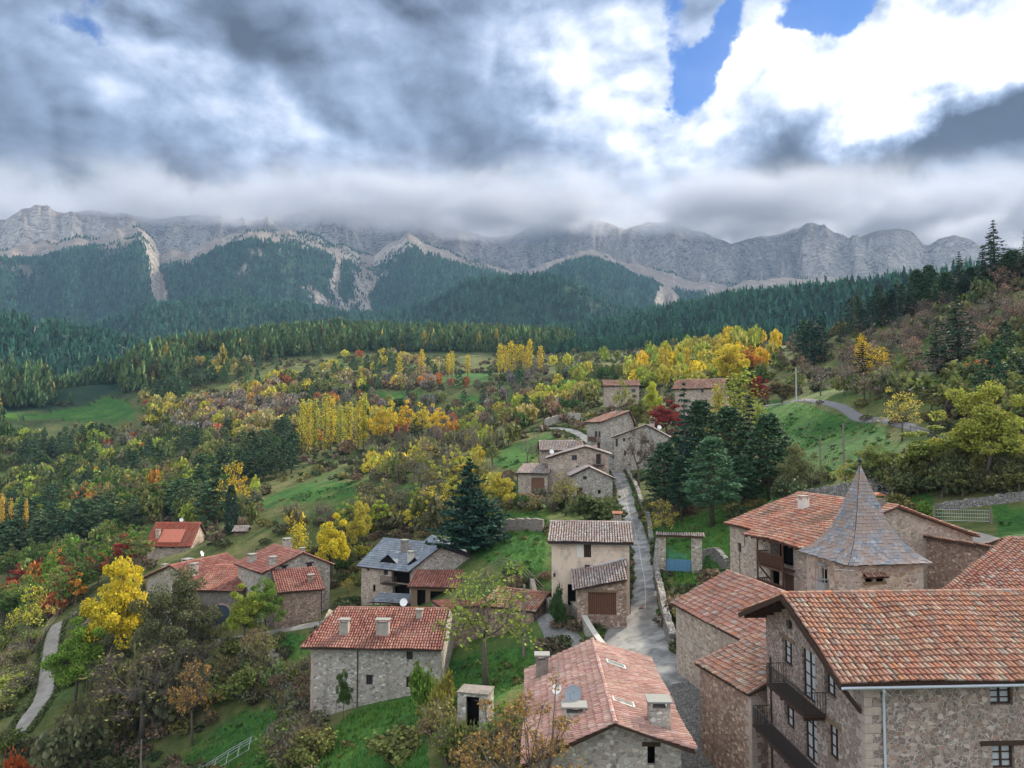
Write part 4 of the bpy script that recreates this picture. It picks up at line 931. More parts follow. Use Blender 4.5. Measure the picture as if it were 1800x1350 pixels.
def house_E():
    h = House('gallery_house', 'rambling stone house with two brown wooden galleries, left behind the slate tower', 'house', (19.4, 69), (22.5, 57.6), -15.2, st_warm, tile_main, tint(PAL, 1.04, .90, .86), .25, .42, wood_brown)
    b = h.base; W = h.W; D = 14.5; yr = 7.3; ze = -8.75 - b; zr = -6.35 - b; k = (zr - ze) / yr; on = lambda u, v: h.on(u, v, (0, 0), (1, 0))
    s0 = on(1350, 960)[0]; s1 = min(on(1397, 960)[0], W - .3); zf1, zf2 = -11.15 - b, -13.35 - b
    ops = [('hole', s0 + .3, zf1 + .02, s1 - .2, zf1 + 2.0, {'rec': .9}), ('hole', s0 + .3, zf2 + .02, s0 + 1.5, zf2 + 1.7), ('door', s0 + 2.0, zf2 + .02, s1 - .2, zf2 + 1.75), ('window', 1.2, -11 - b, 1.8, -10.2 - b)]
    h.facade((0, 0), (W, 0), -2, ze, ops); h.facade((0, D), (0, 0), -2, [(0, ze), (D - yr, zr), (D, ze)]); h.facade((W, 0), (W, D), -2, [(0, ze), (yr, zr), (D, ze)]); h.facade((W, D), (0, D), -2, ze)
    e = .16; q = s0 - 1.6
    h.slope([(-.3, -.4, ze - k * .4 + e), (q, -.4, ze - k * .4 + e), (q, yr, zr + e), (-.3, yr, zr + e)])
    h.slope([(q + .02, -1.35, ze - k * 1.35 + e + .05), (W + .35, -1.35, ze - k * 1.35 + e + .05), (W + .35, yr, zr + e + .05), (q + .02, yr, zr + e + .05)])
    h.slope([(W + .35, D + .4, ze - k * .4 + e), (-.3, D + .4, ze - k * .4 + e), (-.3, yr, zr + e), (W + .35, yr, zr + e)])
    ridge_caps(h.roof, (-.3, yr, zr + e + .03), (W + .35, yr, zr + e + .03)); h.close(); h.zroof = lambda x, y: ze + k * y + e
    for zf in (zf1, zf2):
        m = MB(); m.box(s0, -1.1, zf - .14, s1, -.004, zf); bo = m.build('gallery', wood_brown, h.r)
        m = MB()
        for x in np.arange(s0, s1, .14): m.box(x, -1.1, zf + .1, x + .06, -1.05, zf + .95)
        for yy in np.arange(-1.0, -.1, .2): m.box(s0, yy, zf + .1, s0 + .05, yy + .06, zf + .95)
        m.box(s0, -1.13, zf + .96, s1, -1.02, zf + 1.04); m.box(s0, -1.0, zf + .96, s0 + .08, 0, zf + 1.04); m.build('railing', wood_brown, bo)
        top = ze - .05 if zf == zf1 else zf1 - .15
        for x in (s0 + .05, s1 - .1): m = MB(); m.box(x, -1.1, zf, x + .1, -1.0, top); m.build('post', wood_brown, bo)
        if zf == zf1: m = MB(); m.beam((s0 + .3, -1.0, zf - .2), (s0 + .3, -.05, zf - 1.3), .1, .1); m.build('brace', wood_brown, bo)
    h.rafters((q, -1.35, ze - k * 1.35 + .3), (W, -1.35, ze - k * 1.35 + .3), 9, (0, 1.3, .42), .1, .12)
    h.chimney(4.6, 4.3, h.zroof(0, 4.3), .75, .6, .9, plaster); h.chimney(W - 1.6, 6.6, h.zroof(0, 6.6), 1.4, 1.1, .7, st_dark, brick_m, 2)
    m = MB(); m.tube([(1.6, -.03, 1.0), (1.6, -.03, 4.5), (2.4, -.03, 4.9), (2.4, -.03, 5.8)], .025, 6); m.build('cable', metal_dark, h.r)
    return h
hE = house_E()
def house_F():
    A, B = (25.9, 48.0), (38, 47.5); h = House('broad_barn', 'broad tiled roof of a stone barn right of the slate tower', 'barn', A, B, -20, st_pink, tile_main, tint(PAL, .88, .80, .82), .25, .42)
    b = h.base; W = h.W; ze = -10.6 - b; zr = -8.05 - b
    h.facade((.5, .5), (W, .5), 0, ze, [('door', *h.on(1768, 1075, (.5, .5), (W, .5)), *h.on(1778, 1062, (.5, .5), (W, .5)))]); h.facade((8.5, 7.5), (.5, .5), 0, [(0, zr), (math.hypot(8, 7), ze)])
    h.slope([(0, 0, ze + .05), (W, 0, ze + .05), (W + 3, 7.3, zr + .1), (8.9, 7.3, zr + .1)], thick=.14)
    h.slope([(W, 14.5, ze), (8.0, 14.5, ze), (8.9, 7.3, zr + .1), (W + 3, 7.3, zr + .1)], thick=.14)
    h.facade((W, .5), (W, 14), 0, ze); h.facade((W, 14), (8.5, 14), 0, ze); h.facade((8.5, 14), (8.5, 7.5), 0, ze)
    h.close(); return h
hF = house_F()
def house_G():
    h = House('stone_shed', 'low stone shed with a mono-pitch roof and square dark window behind the slate tower', 'shed', (31.2, 64), (34.2, 53.5), -14, st_pink, tile_main, PAL, .25, .42)
    gable(h, 4.0, -8.75, -9.6, 'mono', .35, .2, F=[('hole', 1609, 950, 1623, 968, {'lintel': 1})]); return h
hG = house_G()
def house_H():
    A, B = XY(969, 76), XY(1104.5, 75.2); h = House('ochre_house', 'tall ochre plastered house with a dark loft door beside the sloping street', 'house', A, B, -19.5, st_plaster, tile_grey, PALG, .25, .42)
    gable(h, 7.8, -11.3, -10.05, 'x', .45, .4, .55, F=[('door', 1026.5, 980, 1039, 953, {'wood': wood_dark}), ('window', 1028, 1001, 1037, 993), ('hole', 998, 1072, 1012, 1027)], Lf=[])
    b = h.base; W = h.W; (x0, z0), (x1, z1) = h.on(1014, 980, (0, 0), (1, 0)), h.on(1025.5, 953, (0, 0), (1, 0))
    m = MB(); m.box(x0, -.035, z0, x1, -.003, z1); m.build('plaster_patch', plaster, h.r)
    # lean-to with garage
    on = lambda u, v, y: h.on(u, v, (0, y), (1, y)); y1 = -3.3
    tl, tr = on(1005.5, 1009, -.02), on(1100, 985, -.02); bl, br = on(1005.5, 1040, y1 - .3), on(1102, 1022, y1 - .3)
    wl, wr = on(1015, 1060, y1)[0], on(1101.5, 1060, y1)[0]
    zl = lambda x, y: 0
    w2 = MB(); hh = h.wall; h.wall = w2
    ga = on(1034, 1080, y1), on(1083, 1042, y1)
    topl, topr = bl[1] + .0, br[1] + .0; k = (topr - topl) / (br[0] - bl[0]); f0 = topl + (wl - bl[0]) * k + .02; f1 = topl + (wr - bl[0]) * k + .02
    h.facade((wl, y1), (wr, y1), -1, [(0, f0), (wr - wl, f1)], [('garage', ga[0][0] - wl, ga[0][1], ga[1][0] - wl, ga[1][1], {'wood': wood_red, 'lintel': 2})])
    h.facade((wr, y1), (wr, -.01), -1, [(0, f1), (-y1, f1 + .85)]); h.facade((wl, -.01), (wl, y1), -1, [(0, f0 + .9), (-y1, f0)])
    w2.build('garage_wall', st_pink, h.r); h.wall = hh
    m = MB(); tiles(m, [(bl[0], y1 - .35, bl[1] + .13), (br[0], y1 - .35, br[1] + .13), (tr[0], -.03, tr[1] + .1), (tl[0], -.03, tl[1] + .1)], .25, .42, PALG, 0, 1, .1); ro = m.build('garage_roof', [tile_grey, wood_dark], h.r)
    m = MB(); m.beam((tl[0], -.06, tl[1] + .2), (tr[0], -.06, tr[1] + .2), .18, .12); m.build('flashing', gutter_m, ro)
    h.chimney(W - .9, 8.3, -9.9 - b - 1.2, .9, .7, 1.4, st_dark, brick_m, 2)
    m = MB(); m.tube([(W + .03, .1, 8), (W + .03, .1, 0)], .05, 6); m.build('downpipe', metal_dark, h.r)
    m = MB(); m.beam((-.3, -.5, -11.45 - b), (W + .4, -.5, -11.45 - b), .1, .1); m.build('gutter', metal_dark, h.r)
    x, z = h.on(975, 1011, (0, 0), (1, 0)); m = MB(); m.tube([(x, -.003, z + .35), (x, -.3, z + .5), (x, -.45, z + .35)], .018, 5); m.lathe([(.02, 0), (.09, .02), (.13, .28), (.16, .3), (.03, .42)], 8, (x, -.45, z - .1)); m.build('wall_lantern', metal_dark, h.r)
    return h
hH = house_H()
def dish(mb, o, r, d):
    d = Vector(d).normalized(); x = d.cross(Vector((0, 0, 1))).normalized(); y = x.cross(d); n = 20; b = Vector(o); vs = [b]; fs = []
    for j in range(1, 4):
        rr = r * j / 3
        for i in range(n): a = 2 * math.pi * i / n; vs.append(b + x * rr * math.cos(a) + y * rr * math.sin(a) + d * (.16 * rr * rr / r))
    for i in range(n): fs.append((0, 1 + i, 1 + (i + 1) % n))
    for j in (0, 1):
        for i in range(n): fs.append((1 + j * n + i, 1 + (j + 1) * n + i, 1 + (j + 1) * n + (i + 1) % n, 1 + j * n + (i + 1) % n))
    vs2 = [v - d * .02 for v in vs]; mb.mesh(vs, fs); mb.mesh(vs2, [f[::-1] for f in fs])
    mb.tube([b - y * r * .9 + d * .1, b + d * r * .9 - y * .1], .012, 5); mb.beam(b + d * r * .9 - y * .1, b + d * r * .95, .06, .06)
def house_I():
    A, B = XY(925, 37.5), XY(1190, 37.0); A = (1.05, 37.4); B = (8.0, 37.2)
    h = House('skylight_house', 'stone house below the plaza, pink tiled gable roof with two roof lights and satellite dishes', 'house', A, B, -21.2, st_grey, tile_main, [((.50, .30, .25), 6), ((.46, .265, .225), 5), ((.54, .38, .33), 3), ((.40, .215, .185), 3)], .225, .40)
    on = lambda u, v: h.on(u, v, (0, 0), (1, 0))
    gable(h, 12.6, -15.75, -13.98, 'y', .55, .75, .545, F=[('hole', *(1138, 1312), *(1152, 1345), {'lintel': 1, 'lx': .25})], eaveR=-15.05)
    b = h.base; W = h.W
    def roof_at(u, v):
        best = None
        ro = h.Mi @ Vector((0, 0, 0)); rd = (h.Mi.to_3x3() @ Vector(raydir(u, v)))
        for k in np.arange(30, 60, .05):
            p = ro + rd * k
            if -1 < p.y < 14 and p.z < h.zroof(p.x, p.y): return p
        return ro + rd * 45
    p = roof_at(1160, 1281); h.chimney(p.x, p.y + .35, p.z, 1.0, .95, 1.0, st_grey)
    p = roof_at(953, 1190); h.chimney(p.x, p.y + .3, p.z, .75, .7, 1.0, st_dark)
    p = roof_at(1010, 1262); h.chimney(p.x, p.y + .3, p.z, 1.1, .8, .25, concrete)
    for (u, v) in ((1083, 1172), (1096, 1239)):
        p = roof_at(u, v); k = (h.zroof(p.x + .1, p.y) - h.zroof(p.x, p.y)) / .1; m = MB(); m.hexa([(p.x - .55, p.y - .35, p.z + .55 * -k + .02), (p.x + .55, p.y - .35, p.z + .55 * k + .02), (p.x + .55, p.y + .35, p.z + .55 * k + .02), (p.x - .55, p.y + .35, p.z - .55 * k + .02),
            (p.x - .55, p.y - .35, p.z + .55 * -k + .19), (p.x + .55, p.y - .35, p.z + .55 * k + .19), (p.x + .55, p.y + .35, p.z + .55 * k + .19), (p.x - .55, p.y + .35, p.z - .55 * k + .19)]); f = m.build('roof_light', steel_m, h.roof_o)
        m = MB(); m.face([(p.x - .47, p.y - .27, p.z - .47 * k + .20), (p.x + .47, p.y - .27, p.z + .47 * k + .20), (p.x + .47, p.y + .27, p.z + .47 * k + .20), (p.x - .47, p.y + .27, p.z - .47 * k + .20)]); m.build('glazing', skyglass, h.roof_o)
    for (u, v, r, c, g) in ((1008, 1224, .47, dish_m, 'grey'), (979, 1213, .28, white_paint, 'white')):
        p = roof_at(u, v + 22); m = MB(); m.tube([p, p + Vector((0, 0, .9))], .03, 6); dish(m, p + Vector((0, -.05, .75)), r, (-.45, -.75, .45)); m.build('satellite_dish', c, h.r)
    p = roof_at(981, 1235); m = MB(); m.tube([p, p + Vector((0, 0, 2.2))], .02, 5)
    for q in range(5): m.beam(p + Vector((-.35 + .03 * q, 0, 1.5 + q * .14)), p + Vector((.35 - .03 * q, 0, 1.5 + q * .14)), .012, .012)
    m.build('aerial', steel_m, h.r)
    return h
hI = house_I()
def house_J():
    A, B = XY(552.5, 70.3), XY(777, 69.6); h = House('pipe_house', 'grey rubble house with a brown downpipe and two big grey chimneys above the steep lawn', 'house', A, B, -25, st_grey, tile_red, PALR, .25, .42)
    b = h.base; W = h.W; D = 10.5; yr = 5.3; ze = -19.75 - b; zr = -17.75 - b; k = (zr - ze) / yr
    on = lambda u, v: h.on(u, v, (0, 0), (1, 0)); o = {'stone': 2}
    h.facade((0, 0), (W, 0), -4, ze, [('window', *on(714.5, 1140.5), *on(725.6, 1159.6), {'lintel': 2}), ('window', *on(643.5, 1186), *on(655, 1204), {'stone': 1}), ('window', *on(714, 1189), *on(725.6, 1209), {'stone': 1})])
    h.facade((W, 0), (W, D), -4, [(0, ze), (yr, zr), (D, ze)]); h.facade((W, D), (0, D), -4, ze); h.facade((0, D), (0, 0), -4, [(0, ze), (D - yr, zr), (D, ze)])
    oh, e = .55, .14
    h.slope([(-.75, -oh, ze - k * oh + e), (W + .15, -oh, ze - k * oh + e), (W - .1, yr, zr + e), (.9, yr, zr + e)])
    h.slope([(W + .15, D + oh, ze - k * oh + e), (-.5, D + oh, ze - k * oh + e), (.9, yr, zr + e), (W - .1, yr, zr + e)])
    h.slope([(-.75, D + oh, ze - k * oh + e), (-.75, -oh, ze - k * oh + e), (.9, yr, zr + e)])
    ridge_caps(h.roof, (.9, yr, zr + e), (W - .1, yr, zr + e), pal=PALR); h.quoins(0, 0, -3, ze - .1, 1, 1); h.close(); zr_ = lambda y: ze + k * y + e
    x = on(629, 1150)[0]; m = MB(); m.tube([(x, -.07, ze), (x, -.07, -2.5)], .055, 8); m.build('downpipe', pipe_brown, h.r)
    m = MB(); m.beam((-.7, -oh - .05, ze - k * oh + .05), (W, -oh - .05, ze - k * oh + .05), .1, .09); m.build('gutter', pipe_brown, h.r)
    h.chimney(2.6, 1.5, zr_(1.5), .8, .65, 1.0, chim_m); h.chimney(6.2, 1.4, zr_(1.4), 1.15, .7, 1.1, chim_m); h.chimney(9.1, 3.9, zr_(3.9), .55, .45, .5, chim_m)
    m = MB(); p = Vector((7.35, 5.2, zr)); m.tube([p, p + Vector((0, 0, .9))], .025, 6); dish(m, p + Vector((0, -.08, .75)), .38, (-.1, -.85, .35)); m.build('satellite_dish', white_paint, h.r)
    return h
hJ = house_J()
def house_K():
    A, B = XY(781, 77.5), XY(872, 79); h = House('pink_wall_byre', 'pinkish stone byre with an orange-edged roof joined to the right of the downpipe house', 'byre', A, B, -23, st_pink, tile_red, PALR, .25, .42)
    gable(h, 6, -18.3, -18.9, 'mono', .15, .1, zb=-2)
    A, B = XY(853, 78), XY(938, 75.5); h2 = House('lane_byre', 'low stone byre with a reddish tiled roof at the bend of the lower lane', 'byre', A, B, -22.5, st_pink, tile_main, PAL, .25, .42)
    gable(h2, 6, -18.0, -16.9, 'x', .3, .35, .5, zb=-2, Rt=[])
    return h, h2
hK = house_K()
# roadside ruin below the skylight house
def ruin():
    A, B = XY(806, 52), XY(858, 51.5); h = House('roofless_hut', 'roofless little stone hut with a dark doorway under the russet tree', 'hut', A, B, -20.2, st_grey)
    on = lambda u, v: h.on(u, v, (0, 0), (1, 0)); zt = on(806, 1219)[1]
    h.facade((0, 0), (h.W, 0), -2, [(0, zt), (h.W, zt + .05)], [('hole', *on(819, 1290), *on(842, 1226))]); h.facade((h.W, 0), (h.W, 1.5), -2, zt); h.facade((0, 1.5), (0, 0), -2, zt); h.facade((h.W, 1.5), (0, 1.5), -2, zt)
    h.close(); m = MB(); m.box(-.05, -.05, zt + .003, h.W + .05, 1.55, zt + .13); m.build('capping', st_dark, h.r)
ruin()
# ---------------------------------------------------------------- the houses farther off
def hs(name, label, a, b, base, *g, wallm=st_grey, tilem=tile_main, pal=PAL, wood=wood_dark, tw=.3, trow=.5, cat='house', chim=(), dishes=(), **kw):
    A = XY(*a) if abs(a[0]) > 99 else a; B = XY(*b) if abs(b[0]) > 99 else b
    h = House(name, label, cat, A, B, base, wallm, tilem, pal, tw, trow, wood); gable(h, *g, **kw)
    for c in chim: h.chimney(c[0], c[1], h.zroof(c[0], c[1]), c[2], c[2] * .85, c[3], c[4] if len(c) > 4 else wallm)
    for (x, y) in dishes:
        m = MB(); p = Vector((x, y, h.zroof(x, y))); m.tube([p, p + Vector((0, 0, 1.0))], .03, 6); dish(m, p + Vector((0, -.08, .85)), .42, (.3, -.85, .35)); m.build('satellite_dish', white_paint, h.r)
    return h
V = lambda v, D: T(v) * D
hO1 = hs('gable_house', 'pale stone house with a broad gable and small balcony where the street tops the rise', (963, 135), (1070, 134), V(868, 134), 9, V(806, 135), V(786, 135), 'y', frac=.6, eaveR=V(799, 134), wallm=st_warm, tilem=tile_grey, pal=PALG,
    F=[('window', 1005, 809, 1014, 800), ('door', 1048, 816, 1056, 798, {'wood': wood_dark}), ('window', 1013, 825, 1019.5, 819), ('window', 1046, 834, 1052, 827)], Lf=[('hole', 951, 829, 960, 815)], chim=[(8.3, 4, .7, .8)], dishes=[(.6, 1.5)])
m = MB(); (x0, z0), (x1, _) = hO1.on(1042, 817, (0, 0), (1, 0)), hO1.on(1062, 817, (0, 0), (1, 0)); m.box(x0, -.8, z0 - .1, x1, -.004, z0); bo = m.build('balcony', wood_dark, hO1.r)
m = MB(); railing(m, [Vector((x0, -.77, 0)), Vector((x1, -.77, 0))], z0, .95, .16, .02); m.build('railing', metal_dark, bo)
hO2 = hs('back_house', 'low stone house with a sunlit roof just behind the broad gabled house', (951, 146), (1024, 146), V(865, 140), 8, V(792, 144), V(777, 146), 'x', tilem=tile_grey, pal=PALG, wallm=st_warm, chim=[(6, 5, .8, .7), (7.2, 3, .6, .6)])
hO3 = hs('gabled_store', 'small ivy-flecked stone store with a low gable in front of the broad gabled house', (1006, 127), (1076, 127), V(878, 127), 6.5, V(836, 127), V(822, 127), 'y', frac=.42, eaveR=V(841, 127), wallm=st_grey, tilem=tile_grey, pal=PALG, cat='store',
    F=[('door', 1014, 876, 1024, 857), ('window', 1025, 843, 1031.5, 837), ('hole', 1051, 868, 1056, 861)])
hO4 = hs('garage_shed', 'low stone garage with a russet door left of the broad gabled house', (911, 134), (962, 133), V(868, 133), 6, V(832, 134), V(819, 136), 'mono', wallm=st_warm, tilem=tile_grey, pal=PALG, cat='garage',
    F=[('garage', 934, 867, 957, 840, {'wood': plain('rust_door', (.17, .085, .05), .7)})])
hP = hs('street_end_house', 'tall stone house at the bend closing the street, small balcony on its pale side', (1031.5, 168), (1057, 160), V(826, 160), 7.3, V(742, 162), V(724, 162), 'x', frac=.86, wallm=st_grey,
    F=[('window', 1045, 768, 1050, 758, {'wood': wood_red}), ('window', 1051.5, 768, 1055.5, 758, {'wood': wood_red}), ('door', 1047, 788, 1055, 779)], chim=[(6.5, 4.6, .9, .7)], vo=.6)
m = MB(); m.box(2.9, -.9, V(776, 162) - hP.base - .1, 7.6, -.004, V(776, 162) - hP.base); bo = m.build('balcony', wood_red, hP.r); m = MB(); railing(m, [Vector((2.9, -.87, 0)), Vector((7.6, -.87, 0)), Vector((7.6, -.05, 0))], V(776, 162) - hP.base, 1, .16, .02); m.build('railing', wood_red, bo)
hQ = hs('corner_house', 'stone house with a double-pitched pink roof and white dish, partly behind the leafless street tree', (1079, 148), (1174, 146), V(838, 146), 10, V(769, 148), V(748, 148), 'y', frac=.6, eaveR=V(768, 147), wallm=st_grey, tilem=tile_grey, pal=PALG,
    F=[('window', 1082, 785, 1086, 771), ('window', 1095, 776, 1099, 770), ('window', 1126, 779, 1141, 773, {'wood': wood_brown}), ('hole', 1097, 801, 1100, 792), ('window', 1120, 801, 1125, 793)], chim=[(7.2, 3, .9, .9)], dishes=[(8.6, 1.0)])
hR = hs('upper_farmhouse', 'small stone farmhouse with a red roof among yellow trees, left of the white-walled farmhouse', (1062, 222), (1124, 221), V(722, 221), 7.5, V(678, 222), V(669, 224), 'x', wallm=st_warm, F=[('window', 1110, 690, 1117, 684), ('hole', 1085, 693, 1089, 689)])
hS = hs('white_farmhouse', 'pale-walled farmhouse with a long red roof behind the pines on the rise', (1187, 194), (1266, 188), V(735, 192), 8, V(683, 193), V(668.5, 196), 'x', wallm=st_warm, F=[('window', 1232, 690, 1237, 685)], Lf=[('window', 1177, 690, 1180, 685)], vo=.8)
m = MB(); m.tube([(1.0, 4, hS.zroof(0, 3.9) - .2), (1.0, 4, hS.zroof(0, 3.9) + 4.2)], [.09, .03], 6); m.build('mast', metal_dark, hS.r)
hN = hs('red_roof_house', 'isolated house with a bright red steep roof at the edge of the left woods', (264, 160), (340, 160), V(985, 160), 8.5, V(957, 160), V(920, 164), 'x', wallm=st_warm, tilem=tile_red, pal=[((.46, .15, .10), 6), ((.42, .13, .085), 4), ((.50, .20, .14), 3)],
    F=[('window', 300, 964, 306, 960), ('window', 323, 974, 328, 968), ('window', 280, 964, 285, 960)], chim=[(1.6, 1.3, .8, 1.3), (7, 7, .6, .8)], dishes=[(5, 4.6)], oh=.6)
m = MB(); k = (V(920, 164) - V(957, 160)) / 4.25; z = V(957, 160) - hN.base
m.hexa([(2.2, -.15, z + .25), (6.9, -.15, z + .25), (6.9, 2.6, z + k * 2.6 + .1), (2.2, 2.6, z + k * 2.6 + .1), (2.2, -.2, z + .55), (6.9, -.2, z + .55), (6.9, 2.6, z + k * 2.6 + .45), (2.2, 2.6, z + k * 2.6 + .45)]); m.build('dormer', plain('dormer_red', (.46, .15, .095), .8), hN.r)
hM1 = hs('left_farmhouse', 'stone farmhouse with a dark red roof, leftmost of the joined pair with the arched door', (-44.8, 110), (-40.6, 119.8), -27.6, 9.4, -22.2, -20.2, 'x', tilem=tile_red, pal=PALR, chim=[(1.3, 1.6, .9, 1.3), (4.8, 6.5, 1.3, .5, concrete), (1.5, 7.5, .7, .6, concrete)], dishes=[(6, 5)])
hM1b = hs('arched_barn', 'low stone barn with a wide arched doorway under a red roof, behind the yellow-green tree', (350, 107.5), (430, 107), -29, 6.6, V(1038, 107) , V(995, 114), 'mono', tilem=tile_red, pal=PALR, wallm=st_dark, cat='barn')
def arch():
    h = hM1b; (x0, z0), (x1, z1) = h.on(375, 1097, (0, 0), (1, 0)), h.on(405, 1064, (0, 0), (1, 0)); r = (x1 - x0) / 2; xc = (x0 + x1) / 2; zs = z1 - r * .75
    m = MB(); n = 10; pts = [(x0, z0), (x1, z0)] + [(xc + r * math.cos(math.pi * i / n), zs + .75 * r * math.sin(math.pi * i / n)) for i in range(n + 1)]
    m.face([(x, -.03, z) for x, z in pts]); d = m.build('door', plain('slate_blue_door', (.06, .085, .115), .6), h.r)
    m = MB()
    for i in range(n):
        a0, a1 = math.pi * i / n, math.pi * (i + 1) / n
        q = [(xc + rr * math.cos(a), zs + .78 * rr * math.sin(a)) for a, rr in ((a0, r), (a0, r + .32), (a1, r + .32), (a1, r))]
        m.hexa([(x, -.12, z) for x, z in q] + [(x, -.004, z) for x, z in q])
    m.build('door_arch', st_warm, h.r)
arch()
hM2 = hs('chimney_farmhouse', 'stone farmhouse with a broad gable and several chimneys, middle of the left hamlet', (-38.8, 110), (-32.9, 103.2), -26.2, 9.6, -19.5, -17.55, 'x', frac=.56, tilem=tile_red, pal=PALR,
    Rt=[('window', 495, 1009, 504, 995, {'lintel': 1}), ('window', 539, 1002, 549, 990, {'lintel': 1})], chim=[(8.0, 1.6, .9, .8), (3.0, .8, 1.0, .9), (2.2, 6.3, 1.1, 1.2), (4.0, 7.8, .7, .6)])
hM3 = hs('low_wing', 'lower stone wing with a dark red roof and stub chimney under the broad-gabled farmhouse', (496, 99), (569, 101.2), -27.0, 5.5, V(1041, 99), V(1004, 104), 'mono', tilem=tile_red, pal=PALR[:4], wallm=st_pink, cat='outbuilding', chim=[(4.2, 1.6, .75, .7)])
m = MB(); m.tube([(5.3, -.06, hM3.zroof(0, 0)), (5.3, -.06, -.5)], .06, 6); m.build('downpipe', metal_dark, hM3.r)
SLP = [((.17, .20, .235), 5), ((.21, .24, .275), 4), ((.14, .165, .195), 3)]
def slates(mb, pts, **k): return tiles_flat(mb, pts, SLP)
def tiles_flat(mb, pts, pal, w=.5, row=.45, slab_mi=1, thick=.12):
    pts = [Vector(p) for p in pts]; ex, ey, n = plane_axes(pts[0], pts[1], pts[2]); o = pts[0]; poly = [((p - o).dot(ex), (p - o).dot(ey)) for p in pts]
    t1 = max(p[1] for p in poly); s0 = min(p[0] for p in poly); s1 = max(p[0] for p in poly); nr = max(1, round(t1 / row)); nc = max(1, round((s1 - s0) / w))
    for j in range(nr):
        for i in range(-1, nc + 1):
            a = s0 + (i + (j % 2) * .5) * (s1 - s0) / nc + .012; b = a + (s1 - s0) / nc - .024
            c = clip([(a, j * t1 / nr), (b, j * t1 / nr), (b, (j + 1) * t1 / nr), (a, (j + 1) * t1 / nr)], poly if signed(poly) > 0 else poly[::-1])
            if len(c) >= 3: mb.face([o + ex * q[0] + ey * q[1] + n * (.012 + .05 * (1 - (q[1] - j * t1 / nr) / (t1 / nr))) for q in c], 0, pick(pal))
    bot = [p - n * thick for p in pts]; q = len(pts)
    mb.mesh(pts + bot, [tuple(range(q)), tuple(range(2 * q - 1, q - 1, -1))] + [(i, i + q, (i + 1) % q + q, (i + 1) % q) for i in range(q)], slab_mi, (.1, .1, .1))
    return n
def signed(p): return sum(p[i][0] * p[(i + 1) % len(p)][1] - p[(i + 1) % len(p)][0] * p[i][1] for i in range(len(p)))
_t, _r = tiles, ridge_caps
def slate_house(*a, **k):
    global tiles, ridge_caps
    tiles = lambda mb, pts, w=0, row=0, pal=0, mi=0, jit=1, thick=.12, slab_mi=1: tiles_flat(mb, pts, SLP)
    ridge_caps = lambda mb, a, b, *q, **kk: mb.mesh([Vector(a) + Vector(o) for o in ((-.1, -.12, .0), (.1, .12, .0), (0, 0, .09))] + [Vector(b) + Vector(o) for o in ((-.1, -.12, .0), (.1, .12, .0), (0, 0, .09))], [(0, 2, 5, 3), (2, 1, 4, 5), (1, 0, 3, 4)], 0, (.17, .19, .21))
    try: return hs(*a, tilem=slate_d, pal=SLP, **k)
    finally: tiles, ridge_caps = _t, _r
hL1 = slate_house('slate_roof_house', 'house with a dark slate roof, two triangular dormers and a deep shadowed balcony', (638, 103), (724, 99), -24.2, 10, -18.3, -15.7, 'x', oh=.7, wallm=st_warm,
    F=[('window', 674, 1010, 682, 997), ('hole', 688, 1024, 721, 1003, {'rec': .5}), ('hole', 690, 1060, 721, 1029, {'rec': .5}), ('window', 645, 1003, 649, 996), ('hole', 655, 1040, 660, 1028)], chim=[(4.9, 2.9, .8, 1.2, st_dark), (7.2, 1.2, .7, 1.0, concrete)])
for (u0, u1, ua, v0, v1) in ((669, 700, 684, 972, 951), (718, 745, 729, 983, 962)):
    h = hL1; x0 = h.on(u0, v0, (0, .6), (1, .6))[0]; x1 = h.on(u1, v0, (0, .6), (1, .6))[0]; xm = (x0 + x1) / 2; zb = h.zroof(0, .6); m = MB()
    k = h.zroof(0, 2) - h.zroof(0, 1); za = zb + 1.1; yb = .6 + 1.1 / k
    m.mesh([(x0, .4, zb), (x1, .4, zb), (xm, .3, za), (xm, yb, za + .05), (x0 - .1, .3, zb - .05), (x1 + .1, .3, zb - .05)], [(4, 2, 3), (2, 5, 3)], 0, (.18, .21, .25)); m.mesh([(x0, .45, zb), (x1, .45, zb), (xm, .45, za - .05)], [(0, 1, 2)], 1, (.1, .1, .1)); m.build('dormer', [slate_d, black_m], h.r)
m = MB(); m.box(4.0, -1.0, V(1026, 100) - hL1.base - .12, 6.6, -.01, V(1026, 100) - hL1.base); bo = m.build('balcony', wood_dark, hL1.r); m = MB(); railing(m, [Vector((4, -.97, 0)), Vector((6.6, -.97, 0))], V(1026, 100) - hL1.base, 1, .15, .02); m.build('railing', wood_dark, bo)
hL2 = slate_house('slate_gable_wing', 'stone wing with a low slate gable facing the viewer, right of the dormered roof', (726, 97), (860, 99), -23.6, 10, V(1001, 97), V(964, 97), 'y', frac=.36, eaveR=V(991, 99), wallm=st_grey, chim=[(9.0, 2.5, .8, 1.2)])
hL4 = hs('open_barn', 'open timber barn with a narrow red tiled roof in front of the slate gable', (724, 92), (803, 91.5), -23.6, 4.5, V(1031, 92), V(1005, 96), 'mono', tilem=tile_red, pal=PALR, wallm=wood_old, cat='barn', F=[('hole', 733, 1068, 748, 1037), ('hole', 756, 1068, 798, 1040)])
h = House('slate_canopy', 'slate-topped open lean-to canopy in front of the dormered slate house', 'canopy', XY(654, 95), XY(724, 94), -24, st_dark); z = V(1058, 95) + 24; m = MB()
tiles_flat(m, [(0, 0, z), (h.W, 0, z), (h.W, 3, z + .5), (0, 3, z + .5)], SLP); m.build('roof', [slate_d, wood_dark], h.r)
for x in (.2, h.W / 2, h.W - .4):
    for y in (.2, 2.6): m = MB(); m.box(x, y, 0, x + .15, y + .15, z + (.35 if y else -.15)); m.build('post', wood_old, h.r)
